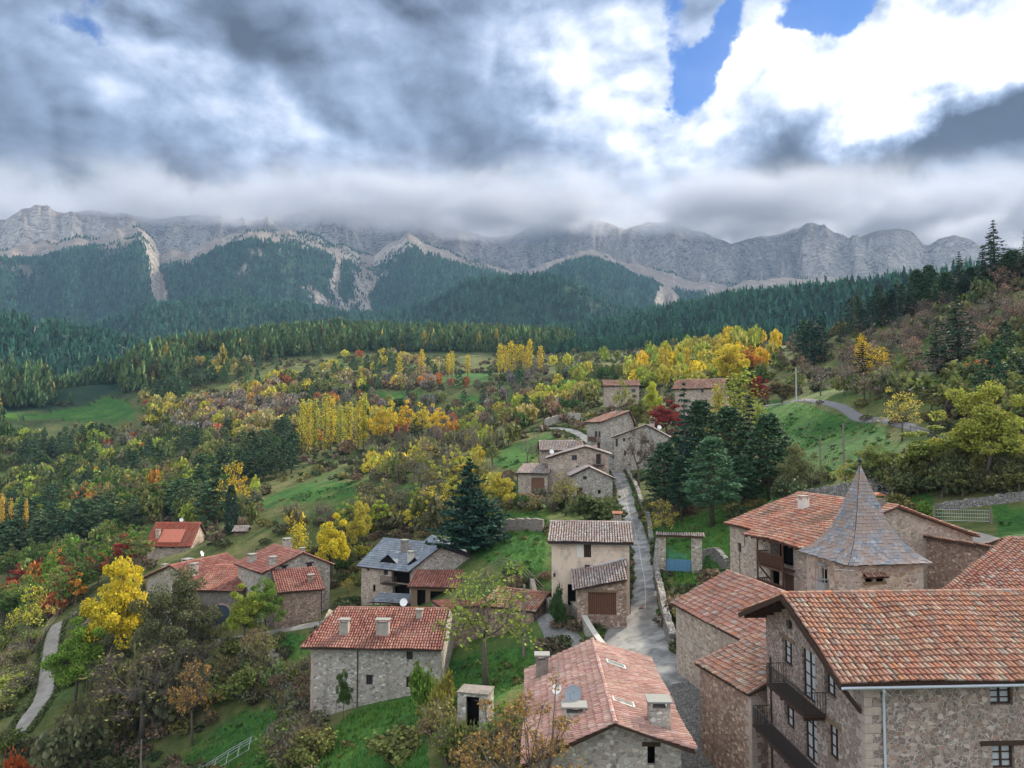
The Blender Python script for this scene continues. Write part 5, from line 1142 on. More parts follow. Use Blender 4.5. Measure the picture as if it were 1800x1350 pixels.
m = MB(); m.box(1.2, .9, 0, h.W - 1.0, 2.4, z - .8); m.build('wall', st_warm, h.r)
h = hs('garden_hut', 'tiny grey garden hut beside the dark cypress', (415, 150), (436, 150), V(942, 150), 2.2, V(933, 150), V(926, 151), 'x', wallm=wood_old, tilem=tile_grey, pal=PALG, cat='hut')

# ---------------------------------------------------------------- roads, lanes
def smooth(pts, n=8):
    pts = [np.array(p, float) for p in pts]; out = []
    for i in range(len(pts) - 1):
        p0, p1, p2, p3 = pts[max(i - 1, 0)], pts[i], pts[i + 1], pts[min(i + 2, len(pts) - 1)]
        for k in range(n):
            t = k / n; out.append(.5 * ((2 * p1) + (-p0 + p2) * t + (2 * p0 - 5 * p1 + 4 * p2 - p3) * t * t + (-p0 + 3 * p1 - 3 * p2 + p3) * t ** 3))
    return out + [pts[-1]]
def road(name, pts, m, lift=.06, na=8, n=14):
    """pts: (u, D, width) -> strip laid on the ground"""
    C = smooth([(*XY(u, D), w) for u, D, w in pts], n); Vv = []; Fq = []
    for i, c in enumerate(C):
        d = C[min(i + 1, len(C) - 1)][:2] - C[max(i - 1, 0)][:2]; d = d / np.hypot(*d); nrm = np.array([d[1], -d[0]])
        for k in range(na + 1):
            q = c[:2] + nrm * c[2] * (k / na - .5) * (1 + .05 * vnoise(i * .35, (k == 0) * 3.0)); Vv.append((q[0], q[1], hz(*q) + lift - (.25 if k in (0, na) else 0)))
    for i in range(len(C) - 1):
        for k in range(na): a = i * (na + 1) + k; Fq.append((a, a + na + 1, a + na + 2, a + 1))
    o = link(name, np_mesh(name, Vv, Fq, m, None, True)); o['kind'] = 'structure'; return C
street = road('street', [(1165, 57, 9), (1128, 64, 8.2), (1112, 70, 6.5), (1120, 75, 4.6), (1130, 82, 3.2), (1130, 90, 2.9), (1120, 104, 2.9), (1103, 120, 3.1), (1092, 138, 3.1), (1078, 152, 3.0), (1050, 170, 3), (1015, 186, 3.2), (975, 200, 3.4), (930, 204, 3.4)], road_m)
road('cobbled_street', [(1235, 36, 6), (1222, 44, 5.5), (1195, 51, 6.5), (1165, 57.5, 8.5)], cobble_m, .05)
road('gutter_strip', [(1131, 76, .55), (1131, 84, .5), (1124, 94, .5), (1117, 105, .5), (1103, 120, .5), (1090, 140, .5)], plain('smooth_concrete', (.46, .46, .45), .5, .4, .15, 2), .085, 2)
road('lower_lane', [(1012, 66, 4.5), (990, 71, 3.6), (962, 77, 3.2), (944, 84, 3.0)], road_m, .08)
lane = road('gravel_lane', [(52, 98, 2.0), (68, 101, 2.6), (92, 107, 2.8), (99, 118, 2.7), (104, 129, 2.7), (112, 134, 2.4)], lane_m, .12)
road('hamlet_path', [(380, 103, 2.2), (470, 99, 2.4), (520, 98, 2.4), (570, 97, 2.2), (640, 93, 2)], lane_m, .10)
road('valley_road', [(1340, 190, 2.2), (1400, 174, 2.2), (1475, 153, 2.1), (1550, 132, 2.1), (1650, 108, 2.2), (1730, 95, 2.3), (1830, 84, 2.4), (2000, 72, 2.6)], asphalt_m, .12)
road('gate_track', [(1655, 74.5, 4), (1690, 71, 4.4), (1715, 66, 5), (1730, 60, 6)], lane_m, .1)

# ---------------------------------------------------------------- dry stone walls
def dry_wall(name, label, pts, h, th=.5, m=st_dry, cap=None, jit=.12, sink=.6, group=None):
    C = smooth([(*XY(u, D), 0) for u, D in pts], 10); mb = MB(); prev = None; L = 0
    for i, c in enumerate(C):
        d = C[min(i + 1, len(C) - 1)][:2] - C[max(i - 1, 0)][:2]; d = d / (np.hypot(*d) + 1e-9); nx, ny = d[1], -d[0]; z = hz(c[0], c[1]); t = z + h + random.uniform(-jit, jit)
        q = [(c[0] + nx * th / 2 * 1.15, c[1] + ny * th / 2 * 1.15, z - sink), (c[0] - nx * th / 2 * 1.15, c[1] - ny * th / 2 * 1.15, z - sink), (c[0] - nx * th / 2, c[1] - ny * th / 2, t), (c[0] + nx * th / 2, c[1] + ny * th / 2, t)]
        if prev:
            mb.mesh(prev + q, [(0, 4, 7, 3), (1, 2, 6, 5), (3, 7, 6, 2)] + ([(0, 3, 2, 1)] if i == 1 else []) + ([(4, 5, 6, 7)] if i == len(C) - 1 else []))
        prev = q
    if cap is None:
        o = mb.build(name, m); return tag(o, label, 'stone wall', group)
    t = root(name, (0, 0, 0), 0, label, 'stone wall', group); mb.build('masonry', m, t); c2 = MB()
    for i in range(len(C) - 1): a, b = C[i], C[i + 1]; c2.beam((a[0], a[1], hz(a[0], a[1]) + h + .06), (b[0], b[1], hz(b[0], b[1]) + h + .06), th + .12, .10)
    c2.build('coping', cap, t); return t
dry_wall('garden_wall', 'rough stone garden wall along the right edge of the street beside the barn', [(1155, 96), (1151, 86), (1158, 78), (1166, 71), (1180, 64)], 1.3, .6, st_dry, None, .22)
dry_wall('parapet_wall', 'stone parapet with a pale concrete top between plaza and lower lane', [(1003, 77), (1022, 73), (1044, 68.5), (1062, 64.5)], 1.15, .4, st_grey, concrete, .02, 2.5)
dry_wall('street_edge_wall', 'low mossy stone wall on the right edge of the street below the pines', [(1143, 100), (1138, 112), (1124, 124), (1112, 138), (1100, 148)], .7, .6, st_dry, None, .25)
dry_wall('terrace_wall', 'grey dry-stone terrace wall below the orchard trees behind the slate tower', [(1392, 97), (1440, 95), (1500, 93), (1565, 91)], 1.9, .7)
dry_wall('field_wall', 'pale dry-stone wall along the grassy bank at the right edge', [(1640, 82), (1700, 80.5), (1760, 79), (1840, 77)], .8, .6)
dry_wall('rubble_wall', 'heap-like rubble wall beside the track in front of the metal gate', [(1640, 68), (1675, 65), (1712, 61)], .9, .9, st_dry, None, .25)
dry_wall('bend_wall', 'stone wall at the road bend beyond the top of the street', [(958, 205), (985, 208), (1020, 205)], 2.0, .6, st_grey)
dry_wall('bank_wall', 'brown earth-and-stone bank below the bright lawn left of the ochre house', [(868, 104), (905, 104), (955, 103)], 1.5, .8, st_dark)
dry_wall('lawn_wall', 'tumbled pale stone bank left of the brown-downpipe house', [(478, 92), (500, 88), (524, 84)], 1.3, 1.2, st_dry, None, .3)
dry_wall('lane_wall', 'ivy-dark retaining wall between the lower lane and the ochre house', [(935, 86), (950, 80), (972, 76), (1000, 74)], 1.5, .5, st_dark)
dry_wall('curved_wall', 'curved stone yard wall in front of the galleried house', [(1262, 71), (1275, 68), (1297, 67), (1318, 69)], 1.8, .6, st_dry)
dry_wall('gate_side_wall', 'short overgrown stone wall behind the blue gate', [(1232, 88), (1258, 87), (1275, 82)], 1.3, .5, st_dry)
dry_wall('farm_yard_wall', 'low stone yard wall at the foot of the gabled store', [(1040, 122), (1080, 121)], .8, .4, st_dark)
# gateway with blue gate
def gateway():
    D = 86; A = XY(1155, D); B = XY(1231, D - 1); h = House('blue_gate', 'old stone gateway with a roofed top and a blue and green sheet-metal gate', 'gateway', A, B, V(1006, D), st_grey)
    on = lambda u, v: h.on(u, v, (0, 0), (1, 0)); W = h.W; ht = on(1160, 944)[1]; xa, xb = on(1170, 950)[0], on(1215, 950)[0]
    m = MB(); m.box(0, 0, -1, xa, .9, ht); m.build('pillar', st_grey, h.r); m = MB(); m.box(xb, 0, -1, W, .9, ht); m.build('pillar', st_grey, h.r)
    m = MB(); m.box(-.15, -.15, ht + .003, W + .15, 1.05, ht + .18); lt = m.build('lintel', wood_old, h.r)
    m = MB(); tiles(m, [(-.3, -.35, ht + .2), (W + .3, -.35, ht + .2), (W + .3, .9, ht + .38), (-.3, .9, ht + .38)], .25, .4, PALG, 0, 1, .04); m.build('gate_roof', [tile_grey, wood_dark], h.r)
    zb = on(1190, 984)[1]; m = MB(); n = 6
    for i in range(n): m.box(xa + .03 + (xb - xa - .06) * i / n, .3, .15, xa + .03 + (xb - xa - .06) * (i + 1) / n - .02, .34 + .012 * (i % 2), zb)
    g = m.build('gate', blue_m, h.r); zt = on(1190, 964)[1]; m = MB()
    for x in np.arange(xa + .05, xb - .5, .11): m.box(x, .3, zb + .01, x + .025, .33, zb + (zt - zb) * (.75 + .25 * math.cos((x - xa) * 1.6)))
    m.box(xa + .03, .29, zb + .4, xb - .5, .31, zb + .44); m.build('upper_bars', green_m, g)
gateway()
def rail_fence(name, label, pts, rails=3, h=1.1, m=rail_m, step=2.4, th=.09):
    C = [XY(*p) for p in pts]; t = root(name, (C[0][0], C[0][1], hz(*C[0])), 0, label, 'fence'); o = Vector(t.location); P_ = []
    for i in range(len(C) - 1):
        a, b = np.array(C[i]), np.array(C[i + 1]); n = max(1, round(np.hypot(*(b - a)) / step))
        for k in range(n + (i == len(C) - 2)): q = a + (b - a) * k / n; P_.append(Vector((q[0], q[1], hz(*q))) - o)
    for p in P_:
        mb = MB(); mb.tube([p - Vector((0, 0, .4)), p + Vector((random.uniform(-.05, .05), 0, h * 1.08))], th * .6, 6); mb.build('post', m, t)
    for r in range(rails):
        mb = MB(); z = h * (r + .8) / (rails)
        for i in range(len(P_) - 1): mb.beam(P_[i] + Vector((0, -.05, z + random.uniform(-.04, .04))), P_[i + 1] + Vector((0, -.05, z + random.uniform(-.04, .04))), .04, th)
        mb.build('rail', m, t)
rail_fence('wooden_fence', 'weathered rail fence above the grass left of the open barn', [(566, 97), (600, 93), (640, 91), (662, 90)], 3, 1.2)
rail_fence('lane_fence', 'grey wooden rail fence along the bend of the gravel lane', [(76, 127), (100, 134), (122, 139), (152, 146)], 3, 1.3)
rail_fence('paddock_fence', 'old rail fence on the lawn left of the ochre house', [(846, 90), (880, 92), (915, 90), (955, 85)], 3, 1.2)
rail_fence('road_fence', 'thin posts and rail along the valley road above the green field', [(1405, 168), (1475, 146), (1550, 127), (1640, 107)], 1, 1.2, rail_m, 4.0, .08)
def metal_gate():
    h = House('metal_gate', 'grey tubular field gate across the track under the yellow tree', 'gate', XY(1640, 76), XY(1734, 75), V(917, 76), steel_m); W = h.W; m = MB()
    for z in (.15, .5, .85, 1.2): m.tube([(0, 0, z), (W, 0, z)], .022, 6)
    for x in np.linspace(0, W, 24): m.tube([(x, 0, .15), (x, 0, 1.2)], .012, 4)
    m.build('gate_leaf', steel_m, h.r)
    for x in (-.15, W + .15): m = MB(); m.box(x - .09, -.09, -.6, x + .09, .09, 1.5); m.build('gate_post', rail_m, h.r)
metal_gate()
# garden frame lying on the slope
def frame():
    p = hit(400, 1345); x0, y0, z0 = p; t = root('plant_tunnel', (x0, y0, z0), R(6), 'bare bent metal frame of a collapsed plant tunnel on the lower slope', 'plant tunnel'); m = MB()
    L, Wd = 4.6, 2.2; gz = [hz(x0 + a, y0 + b) - z0 for a, b in ((-L/2, 0), (L/2, 0))]; n = 5
    for i in range(n):
        x = -L/2 + L * i / (n - 1); zz = gz[0] + (gz[1] - gz[0]) * i / (n - 1) + .35 + .12 * i / n
        m.tube([(x + .12 * math.sin(i), -Wd / 2 + Wd * k / 6, zz + .75 * math.sin(math.pi * k / 6)) for k in range(7)], .028, 5)
    for k in (0, 2, 3, 4, 6): m.tube([(-L/2, -Wd/2 + Wd * k / 6, gz[0] + .35 + .75 * math.sin(math.pi * k / 6)), (0, -Wd/2 + Wd * k / 6 + .08, (gz[0] + gz[1]) / 2 + .45 + .8 * math.sin(math.pi * k / 6)), (L/2, -Wd/2 + Wd * k / 6, gz[1] + .5 + .75 * math.sin(math.pi * k / 6))], .028, 5)
    m.build('tubes', steel_m, t)
    for x in (-L/2, 0, L/2): m = MB(); m.tube([(x, -Wd/2, gz[0] - .6), (x, -Wd/2, (gz[0] + gz[1]) / 2 + .45)], .03, 5); m.build('leg', steel_m, t)
frame()
def gpole(name, label, u, D, vtop, **k):
    x, y = XY(u, D); zt = V(vtop, D); return pole(name, label, x, y, hz(x, y), zt, **k), (x, y, zt)
_, a1 = gpole('utility_pole', 'wooden power pole with a crossarm in the lower left bushes', 263, 80, 1300, extra='arms')
_, a2 = gpole('utility_pole', 'tall weathered wooden pole on the grass beside the lower lane', 921, 70, 1028, r0=.16, r1=.11)
_, a3 = gpole('utility_pole', 'pale pole standing beside the valley road at the top of the green field', 1401, 171, 646, r0=.2, r1=.13, m=steel_m)
_, a4 = gpole('utility_pole', 'bare wooden pole left of the slate tower tip, in front of the green field', 1482, 101, 744, r0=.17, r1=.12)
_, a5 = gpole('utility_pole', 'slim wooden pole above the terrace wall, between field and orchard', 1441, 103, 764, r0=.13, r1=.09, extra='insulators')
_, a6 = gpole('utility_pole', 'dark wooden post rising at the corner of the balcony house', 1349, 41.5, 1155, r0=.14, r1=.12, m=wood_dark)
def wire(name, label, a, b, sag=.8, r=.018):
    a, b = Vector(a), Vector(b); m = MB(); m.tube([a + (b - a) * t - Vector((0, 0, sag * 4 * t * (1 - t))) for t in np.linspace(0, 1, 15)], r, 4); tag(m.build(name, metal_dark), label, 'cable')
wire('overhead_wire', 'thin black wire from the crossarm pole up to the brown-downpipe house', a1, hJ.M @ Vector((10, -.1, 5)), 1.2, .012)
wire('overhead_wire', 'thin cable strung from the barn wall to the post at the balcony house', P(1186, 1108, 57.5), P(1347, 1172, 41.5), .5, .012)
wire('overhead_wire', 'thin wire between the two poles below the green field', a5, a4, .4, .02)
def clutter():
    x, y = XY(1150, 79); t = root('bucket', (x, y, hz(x, y) + .05), 0, 'white bucket standing by the garden wall at the edge of the street', 'bucket'); m = MB(); m.lathe([(.0, 0), (.16, 0), (.2, .42), (.22, .42), (.22, .45), (.18, .45), (.15, .06), (0, .06)], 14); m.build('pail', white_paint, t)
    m = MB(); m.tube([(-.2, 0, .42), (-.1, .02, .58), (.1, .02, .58), (.2, 0, .42)], .01, 5); m.build('handle', metal_dark, t)
    x, y = XY(1127, 76.5); m = MB(); m.lathe([(.38, 0), (.38, .012), (.34, .012), (.33, .006), (.0, .006)], 20); o = m.build('manhole_cover', plain('rusty_iron', (.16, .07, .045), .8), None); o.location = (x, y, hz(x, y) + .075); tag(o, 'round rusty manhole cover in the street in front of the garage', 'manhole cover')
    for u, v, s_ in ((1112, 1102, 1.0), (1098, 1094, .7)): pass
clutter()
def car():
    x, y, z = hit(1618, 690); rz = R(-25); t = root('parked_car', (x, y, z + .02), rz, 'small silver car parked on the hillside track among bare shrubs', 'car')
    pr = [(-2.0, .35), (-2.05, .75), (-1.75, .95), (-1.1, 1.42), (.35, 1.45), (1.1, 1.0), (1.9, .85), (2.05, .6), (2.0, .35)]; m = MB(); vs = []
    for s_ in (-1, 1): vs += [(px, s_ * (.85 if pz < 1.0 else .68), pz) for px, pz in pr]
    n = len(pr); m.mesh(vs, [tuple(range(n))[::-1], tuple(range(n, 2 * n))] + [(i, (i + 1) % n, (i + 1) % n + n, i + n) for i in range(n)]); m.build('body', plain('car_paint', (.5, .52, .54), .3, .6, .05), t)
    m = MB()
    for s_ in (-1, 1): m.face([(-1.35, s_ * .80, 1.02), (.75, s_ * .80, 1.02), (.3, s_ * .705, 1.36), (-1.05, s_ * .705, 1.36)][::s_])
    m.face([(1.06, -.62, 1.06), (1.06, .62, 1.06), (.45, .6, 1.42), (.45, -.6, 1.42)]); m.build('windows', glass_m, t)
    for px in (-1.25, 1.3):
        for s_ in (-1, 1):
            m = MB(); m.lathe([(.0, -.09), (.3, -.09), (.32, -.05), (.32, .05), (.3, .09), (0, .09)], 14); w = m.build('wheel', metal_dark, t); w.location = (px, s_ * .8, .32); w.rotation_euler = (R(90), 0, 0)
car()
# ---------------------------------------------------------------- trees and bushes
TR = np.random.default_rng(21)
def cards(Cn, size, up=.35, colv=.22, asp=.7):
    """leaf-sized diamonds at points Cn"""
    n = len(Cn); a = TR.normal(size=(n, 3)); a[:, 2] *= .6; a /= np.linalg.norm(a, axis=1)[:, None]
    b = TR.normal(size=(n, 3)); b[:, 2] += up * 0; b -= (a * b).sum(1)[:, None] * a; b /= np.linalg.norm(b, axis=1)[:, None]
    s = size * TR.uniform(.65, 1.35, n)[:, None]; a = a * s; b = b * s * asp
    Vv = np.stack([Cn - a, Cn - b, Cn + a, Cn + b], 1).reshape(-1, 3); Fq = np.arange(4 * n).reshape(-1, 4)
    k = np.exp(TR.normal(0, colv, n)); hue = TR.normal(0, .06, (n, 3)); c = np.clip(k[:, None] * (1 + hue), .2, 2.2)
    return Vv, Fq, np.repeat(c, 4, 0)
def join(parts):
    Vs, Fs, Cs = [], [], []; o = 0
    for v_, f, c in parts: Vs.append(v_); Fs.append(f + o); Cs.append(c); o += len(v_)
    return np.concatenate(Vs), np.concatenate(Fs), np.concatenate(Cs)
def tubes_np(mb):
    """MB made of quads/caps -> mesh data"""
    return mb
def clumps_ell(n, rx, rz, zc, rmin=.5, flat=0):
    out = []
    while len(out) < n:
        p = TR.normal(size=3); p /= np.linalg.norm(p); r = TR.uniform(rmin, 1) ** .8
        if p[2] < -.55: continue
        q = p * r * (rx, rx, rz) * (1 + .18 * TR.normal()); out.append((q[0], q[1], q[2] + zc))
    return np.array(out)
def broad(seed, nc=34, per=120, size=.17, h=10, rx=3.6, rz=4.0, zc=5.6, trunk=.19, spread=.95, bare=0, twig=10, rmin=.5):
    random.seed(seed); cl = clumps_ell(nc, rx, rz, zc, rmin); mb = MB()
    top = h * .42; tw = [(0, 0, -.4), (random.uniform(-.1, .1), random.uniform(-.1, .1), top * .5), (random.uniform(-.3, .3), random.uniform(-.3, .3), top)]
    mb.tube(tw, [trunk * 1.35, trunk, trunk * .8], 7); P0 = np.array(tw[-1]); limbs = []
    order = np.argsort([math.atan2(c[1], c[0]) for c in cl]); k = 6
    for g in np.array_split(order, k):
        m = cl[g].mean(0); e = P0 * .35 + m * .65; mid = P0 * .55 + e * .45 + (0, 0, -.3); mb.tube([P0 - (0, 0, .15), mid, e], [trunk * .6, trunk * .4, trunk * .25], 5)
        for i in g:
            c = cl[i]; b = e * .6 + c * .4 + TR.normal(size=3) * .15; mb.tube([e, b, c], [trunk * .24, trunk * .15, .02], 4, cap=False)
            for _ in range(twig):
                d = TR.normal(size=3) * spread * .8; mb.tube([c - d * .2, c + d * .7 + (0, 0, .15)], [.014, .005], 3, cap=False)
    pts = []
    for c in cl:
        n = int(per * TR.uniform(.5, 1.5)); r = spread * TR.uniform(.7, 1.25); d = TR.normal(size=(n, 3)); d /= np.linalg.norm(d, axis=1)[:, None]
        pts.append(c + d * (TR.uniform(.25, 1, n) ** .5)[:, None] * r * (1, 1, .62))
    P_ = np.concatenate(pts)
    return mb, cards(P_, size)
def poplar(seed, n=1500, size=.16, h=16, r=1.5):
    random.seed(seed); mb = MB(); mb.tube([(0, 0, -.4), (0, 0, h * .5), (0, 0, h * .95)], [.28, .17, .03], 6)
    pts = []; nb = 46
    for i in range(nb):
        z0 = h * (.07 + .8 * i / nb); a = i * 2.4 + TR.uniform(-.4, .4); prof = math.sin(math.pi * min(1, (i / nb) * .82 + .14)) ** .7; R_ = r * prof * TR.uniform(.65, 1.15)
        L = h * .17; tip = np.array([math.cos(a) * R_, math.sin(a) * R_, z0 + L]); base = np.array([0, 0, z0]); mb.tube([base, base * .5 + tip * .5 + (math.cos(a) * R_ * .2, math.sin(a) * R_ * .2, -.2), tip], [.05, .03, .01], 4, cap=False)
        m = n // nb; t = TR.uniform(.25, 1.12, m)[:, None]; pts.append(base + (tip - base) * t + TR.normal(size=(m, 3)) * (.28, .28, .35))
    return mb, cards(np.concatenate(pts), size)
def spruce(seed, h=15, r=3.0, lev=22, size=.26, per=9, droop=.25, dens=1.0):
    random.seed(seed); mb = MB(); mb.tube([(0, 0, -.4), (0, 0, h * .6), (0, 0, h)], [.24, .13, .015], 6); Vs, nrm = [], []
    pts = []
    for i in range(lev):
        t = i / (lev - 1); z = h * (.08 + .9 * t); R_ = r * (1 - t) ** .85 * TR.uniform(.8, 1.1) + .12; nb = max(4, int((9 - 4 * t)))
        for k in range(nb):
            a = TR.uniform(0, 6.28); L = R_ * TR.uniform(.6, 1.12); dz = -droop * L + .1 * L * (1 - t)
            tip = np.array([math.cos(a) * L, math.sin(a) * L, z + dz]); b0 = np.array([0, 0, z]); 
            if L > .7: mb.tube([b0, tip], [.03, .008], 3, cap=False)
            m = max(3, int(per * L * dens)); q = TR.uniform(.15, 1.05, m)[:, None]; p = b0 + (tip - b0) * q; w = .30 * L * (1 - q * .55); side = np.array([-math.sin(a), math.cos(a), 0])
            p = p + side * TR.uniform(-1, 1, m)[:, None] * w + TR.normal(size=(m, 3)) * (.05, .05, .07); pts.append(p - (0, 0, .06))
    P_ = np.concatenate(pts); V_, F_, C_ = cards(P_, size, colv=.25, asp=.38); return mb, (V_, F_, C_)
def pine(seed, h=12, r=2.7, nc=46, per=46, size=.26, low=.28):
    random.seed(seed); mb = MB(); bend = random.uniform(-.3, .3); mb.tube([(0, 0, -.4), (bend, 0, h * .5), (bend * .5, .1, h * .95)], [.22, .15, .03], 6); pts = []
    for i in range(nc):
        t = (i + .5) / nc; z = h * (low + (1 - low) * t); a = i * 2.39; prof = (1 - t) ** .6 * min(1, .55 + t * 1.8); R_ = r * prof * TR.uniform(.55, 1.15) + .15
        c = np.array([math.cos(a) * R_, math.sin(a) * R_, z - .1 * R_]); mb.tube([(bend * .7 * min(1, z / h * 2), 0, z - .12 * R_ * 2), c], [.045, .012], 3, cap=False)
        m = int(per * TR.uniform(.6, 1.4)); d = TR.normal(size=(m, 3)); d /= np.linalg.norm(d, axis=1)[:, None]; rr = (.45 + .35 * prof) * TR.uniform(.8, 1.2)
        pts.append(c + d * TR.uniform(.3, 1, m)[:, None] * rr * (1.15, 1.15, .6)); 
        m2 = m // 3; pts.append(np.array([0, 0, z]) + (c - (0, 0, z)) * TR.uniform(.2, .9, m2)[:, None] + TR.normal(size=(m2, 3)) * .22)
    return mb, cards(np.concatenate(pts), size, asp=.42)
def bush(seed, n=900, size=.12, r=1.3, h=2.0, stems=14, leafy=1.0):
    random.seed(seed); mb = MB(); pts = []
    for i in range(stems):
        a = TR.uniform(0, 6.28); q = TR.uniform(.2, 1) ** .6; tip = np.array([math.cos(a) * r * q * .85, math.sin(a) * r * q * .85, h * TR.uniform(.55, 1.0) * (1 - .35 * q * q)]); b0 = tip * (.12, .12, 0); mid = b0 * .5 + tip * .5 + (tip[0] * .1, tip[1] * .1, .05)
        mb.tube([b0 - (0, 0, .2), mid, tip], [.035, .02, .006], 3, cap=False)
        for _ in range(6): d = TR.normal(size=3) * .3; d[2] = abs(d[2]) + .1; s = b0 + (tip - b0) * TR.uniform(.4, 1); mb.tube([s, s + d], [.012, .004], 3, cap=False)
        m = int(n / stems * leafy); d = TR.normal(size=(m, 3)); d /= np.linalg.norm(d, axis=1)[:, None]; pts.append(tip * (1, 1, .8) + d * TR.uniform(.2, 1, m)[:, None] * r * .42 * (1, 1, .7))
        m = m // 2; pts.append(b0 + (tip - b0) * TR.uniform(.2, 1, m)[:, None] + TR.normal(size=(m, 3)) * .16)
    P_ = np.concatenate(pts); P_[:, 2] = np.abs(P_[:, 2]); return mb, cards(P_, size)
def cypress(seed):
    random.seed(seed); mb = MB(); mb.tube([(0, 0, -.3), (0, 0, 8)], [.15, .03], 5); n = 2600; z = TR.uniform(0, 1, n); a = TR.uniform(0, 6.28, n); R_ = 1.15 * np.sin(np.pi * (z * .86 + .12)) ** .6 * (1 + .12 * TR.normal(size=n)); q = TR.uniform(.7, 1, n)
    return mb, cards(np.stack([np.cos(a) * R_ * q, np.sin(a) * R_ * q, z * 9 + .2], -1), .2, asp=.4)
LIB = {}
def reg(key, gen, two=True, leafm=None, bark=None):
    """two: separate trunk and crown meshes; else one mesh"""
    mb, (v_, f, c) = gen; leafm = leafm or leaf_m; bark = bark or bark_m
    zmax = float(np.percentile(v_[:, 2], 99.5)); rmax = float(np.percentile(np.hypot(v_[:, 0], v_[:, 1]), 96))
    if two: LIB[key] = (mb.data(key + '_trunk', bark, True), np_mesh(key + '_crown', v_, f, leafm, c), zmax, rmax)
    else:
        tv, tf = np.array(mb.v), [q for q in mb.f]; tq = np.array([q if len(q) == 4 else (q[0], q[1], q[2], q[2]) for q in tf if len(q) == 4]); n = len(v_)
        Vv = np.concatenate([v_, tv]); Fq = np.concatenate([f, tq + n]); cc = np.concatenate([c, np.ones((len(tv), 3))]); mi = np.r_[np.zeros(len(f), int), np.ones(len(tq), int)]
        LIB[key] = (None, np_mesh(key, Vv, Fq, [leafm, bark], cc, mi=mi), zmax, rmax)
for i in range(3): reg(f'broad{i}', broad(100 + i, nc=56, per=230, size=.12, rx=3.3 + .3 * i, rz=4.2, rmin=.35))
for i in range(2): reg(f'sparse{i}', broad(110 + i, nc=38, per=34, size=.15, rx=3.6, twig=14))
reg('rust0', broad(120, nc=70, per=48, size=.085, rx=3.7, rz=3.2, zc=7.4, spread=.62, twig=9, h=12))
reg('bare0', broad(121, nc=44, per=10, size=.13, rx=3.0, rz=4.2, twig=26, spread=1.1), bark=bark_m); reg('bare1', broad(122, nc=36, per=6, size=.13, rx=3.6, rz=3.6, twig=26, spread=1.1), bark=bark_l)
for i in range(2): reg(f'poplar{i}', poplar(130 + i, 2200 if i == 0 else 1900, .15, r=1.5 + .5 * i))
for i in range(2): reg(f'spruce{i}', spruce(140 + i, r=3.0 + .5 * i, per=12, size=.24), leafm=needle_m)
reg('cedar0', spruce(145, h=11, r=4.0, lev=24, per=26, size=.27, droop=-.12), leafm=needle_m)
for i in range(2): reg(f'pine{i}', pine(150 + i, nc=60, per=90, size=.19), leafm=needle_m)
reg('cypress0', cypress(160), leafm=needle_m)
for i in range(3): reg(f'bush{i}', bush(170 + i, 1100, .11))
for i in range(2): reg(f'scrub{i}', bush(180 + i, 260, .10, stems=26), bark=twig_m)
# lighter copies for trees farther off
for i in range(3): reg(f'm_broad{i}', broad(200 + i, nc=26, per=42, size=.27, twig=0, rx=3.8, rz=3.7, zc=5.2, rmin=.35), False)
for i in range(2): reg(f'm_bare{i}', broad(205 + i, nc=30, per=9, size=.2, twig=9, rx=3.4, spread=1.2), False)
for i in range(2): reg(f'm_poplar{i}', poplar(210 + i, 700, .28, r=1.5 + .4 * i), False)
for i in range(2): reg(f'm_spruce{i}', spruce(220 + i, lev=15, per=3.4, size=.42), False, needle_m)
for i in range(3): reg(f'm_pine{i}', pine(230 + i, nc=26, per=22, size=.40, low=.2), False, needle_m)
for i in range(3): reg(f'm_bush{i}', bush(240 + i, 260, .21, stems=8), False)
for i in range(2): reg(f'm_scrub{i}', bush(250 + i, 110, .15, stems=20), False, bark=twig_m)
NAMES = {'broad': ('autumn_tree', 'tree'), 'sparse': ('airy_tree', 'airy tree'), 'rust': ('autumn_tree', 'tree'), 'bare': ('leafless_tree', 'bare tree'), 'poplar': ('poplar_tree', 'poplar'), 'spruce': ('spruce_tree', 'spruce'), 'cedar': ('fir_tree', 'fir'),
         'pine': ('pine_tree', 'pine'), 'cypress': ('cypress_tree', 'cypress'), 'bush': ('green_bush', 'bush'), 'scrub': ('thorny_shrub', 'shrub')}
def plant(key, x, y, z, hgt, rad, col, label, group=None, rot=None):
    tr, cr, zm, rm = LIB[key]; kind = key.replace('m_', '').rstrip('0123456789'); nm, cat = NAMES[kind]
    s = (rad / rm, rad / rm, hgt / zm); rot = TR.uniform(0, 6.28) if rot is None else rot
    if tr is None:
        o = link(nm, cr); o.location = (x, y, z); o.rotation_euler = (0, 0, rot); o.scale = s; o.color = (*col, 1); return tag(o, label, cat, group)
    t = root(nm, (x, y, z), rot, label, cat, group); t.scale = s
    link('stems' if kind in ('bush', 'scrub') else 'trunk', tr, t); c = link('foliage' if kind in ('bush', 'scrub') else 'crown', cr, t); c.color = (*col, 1); return t
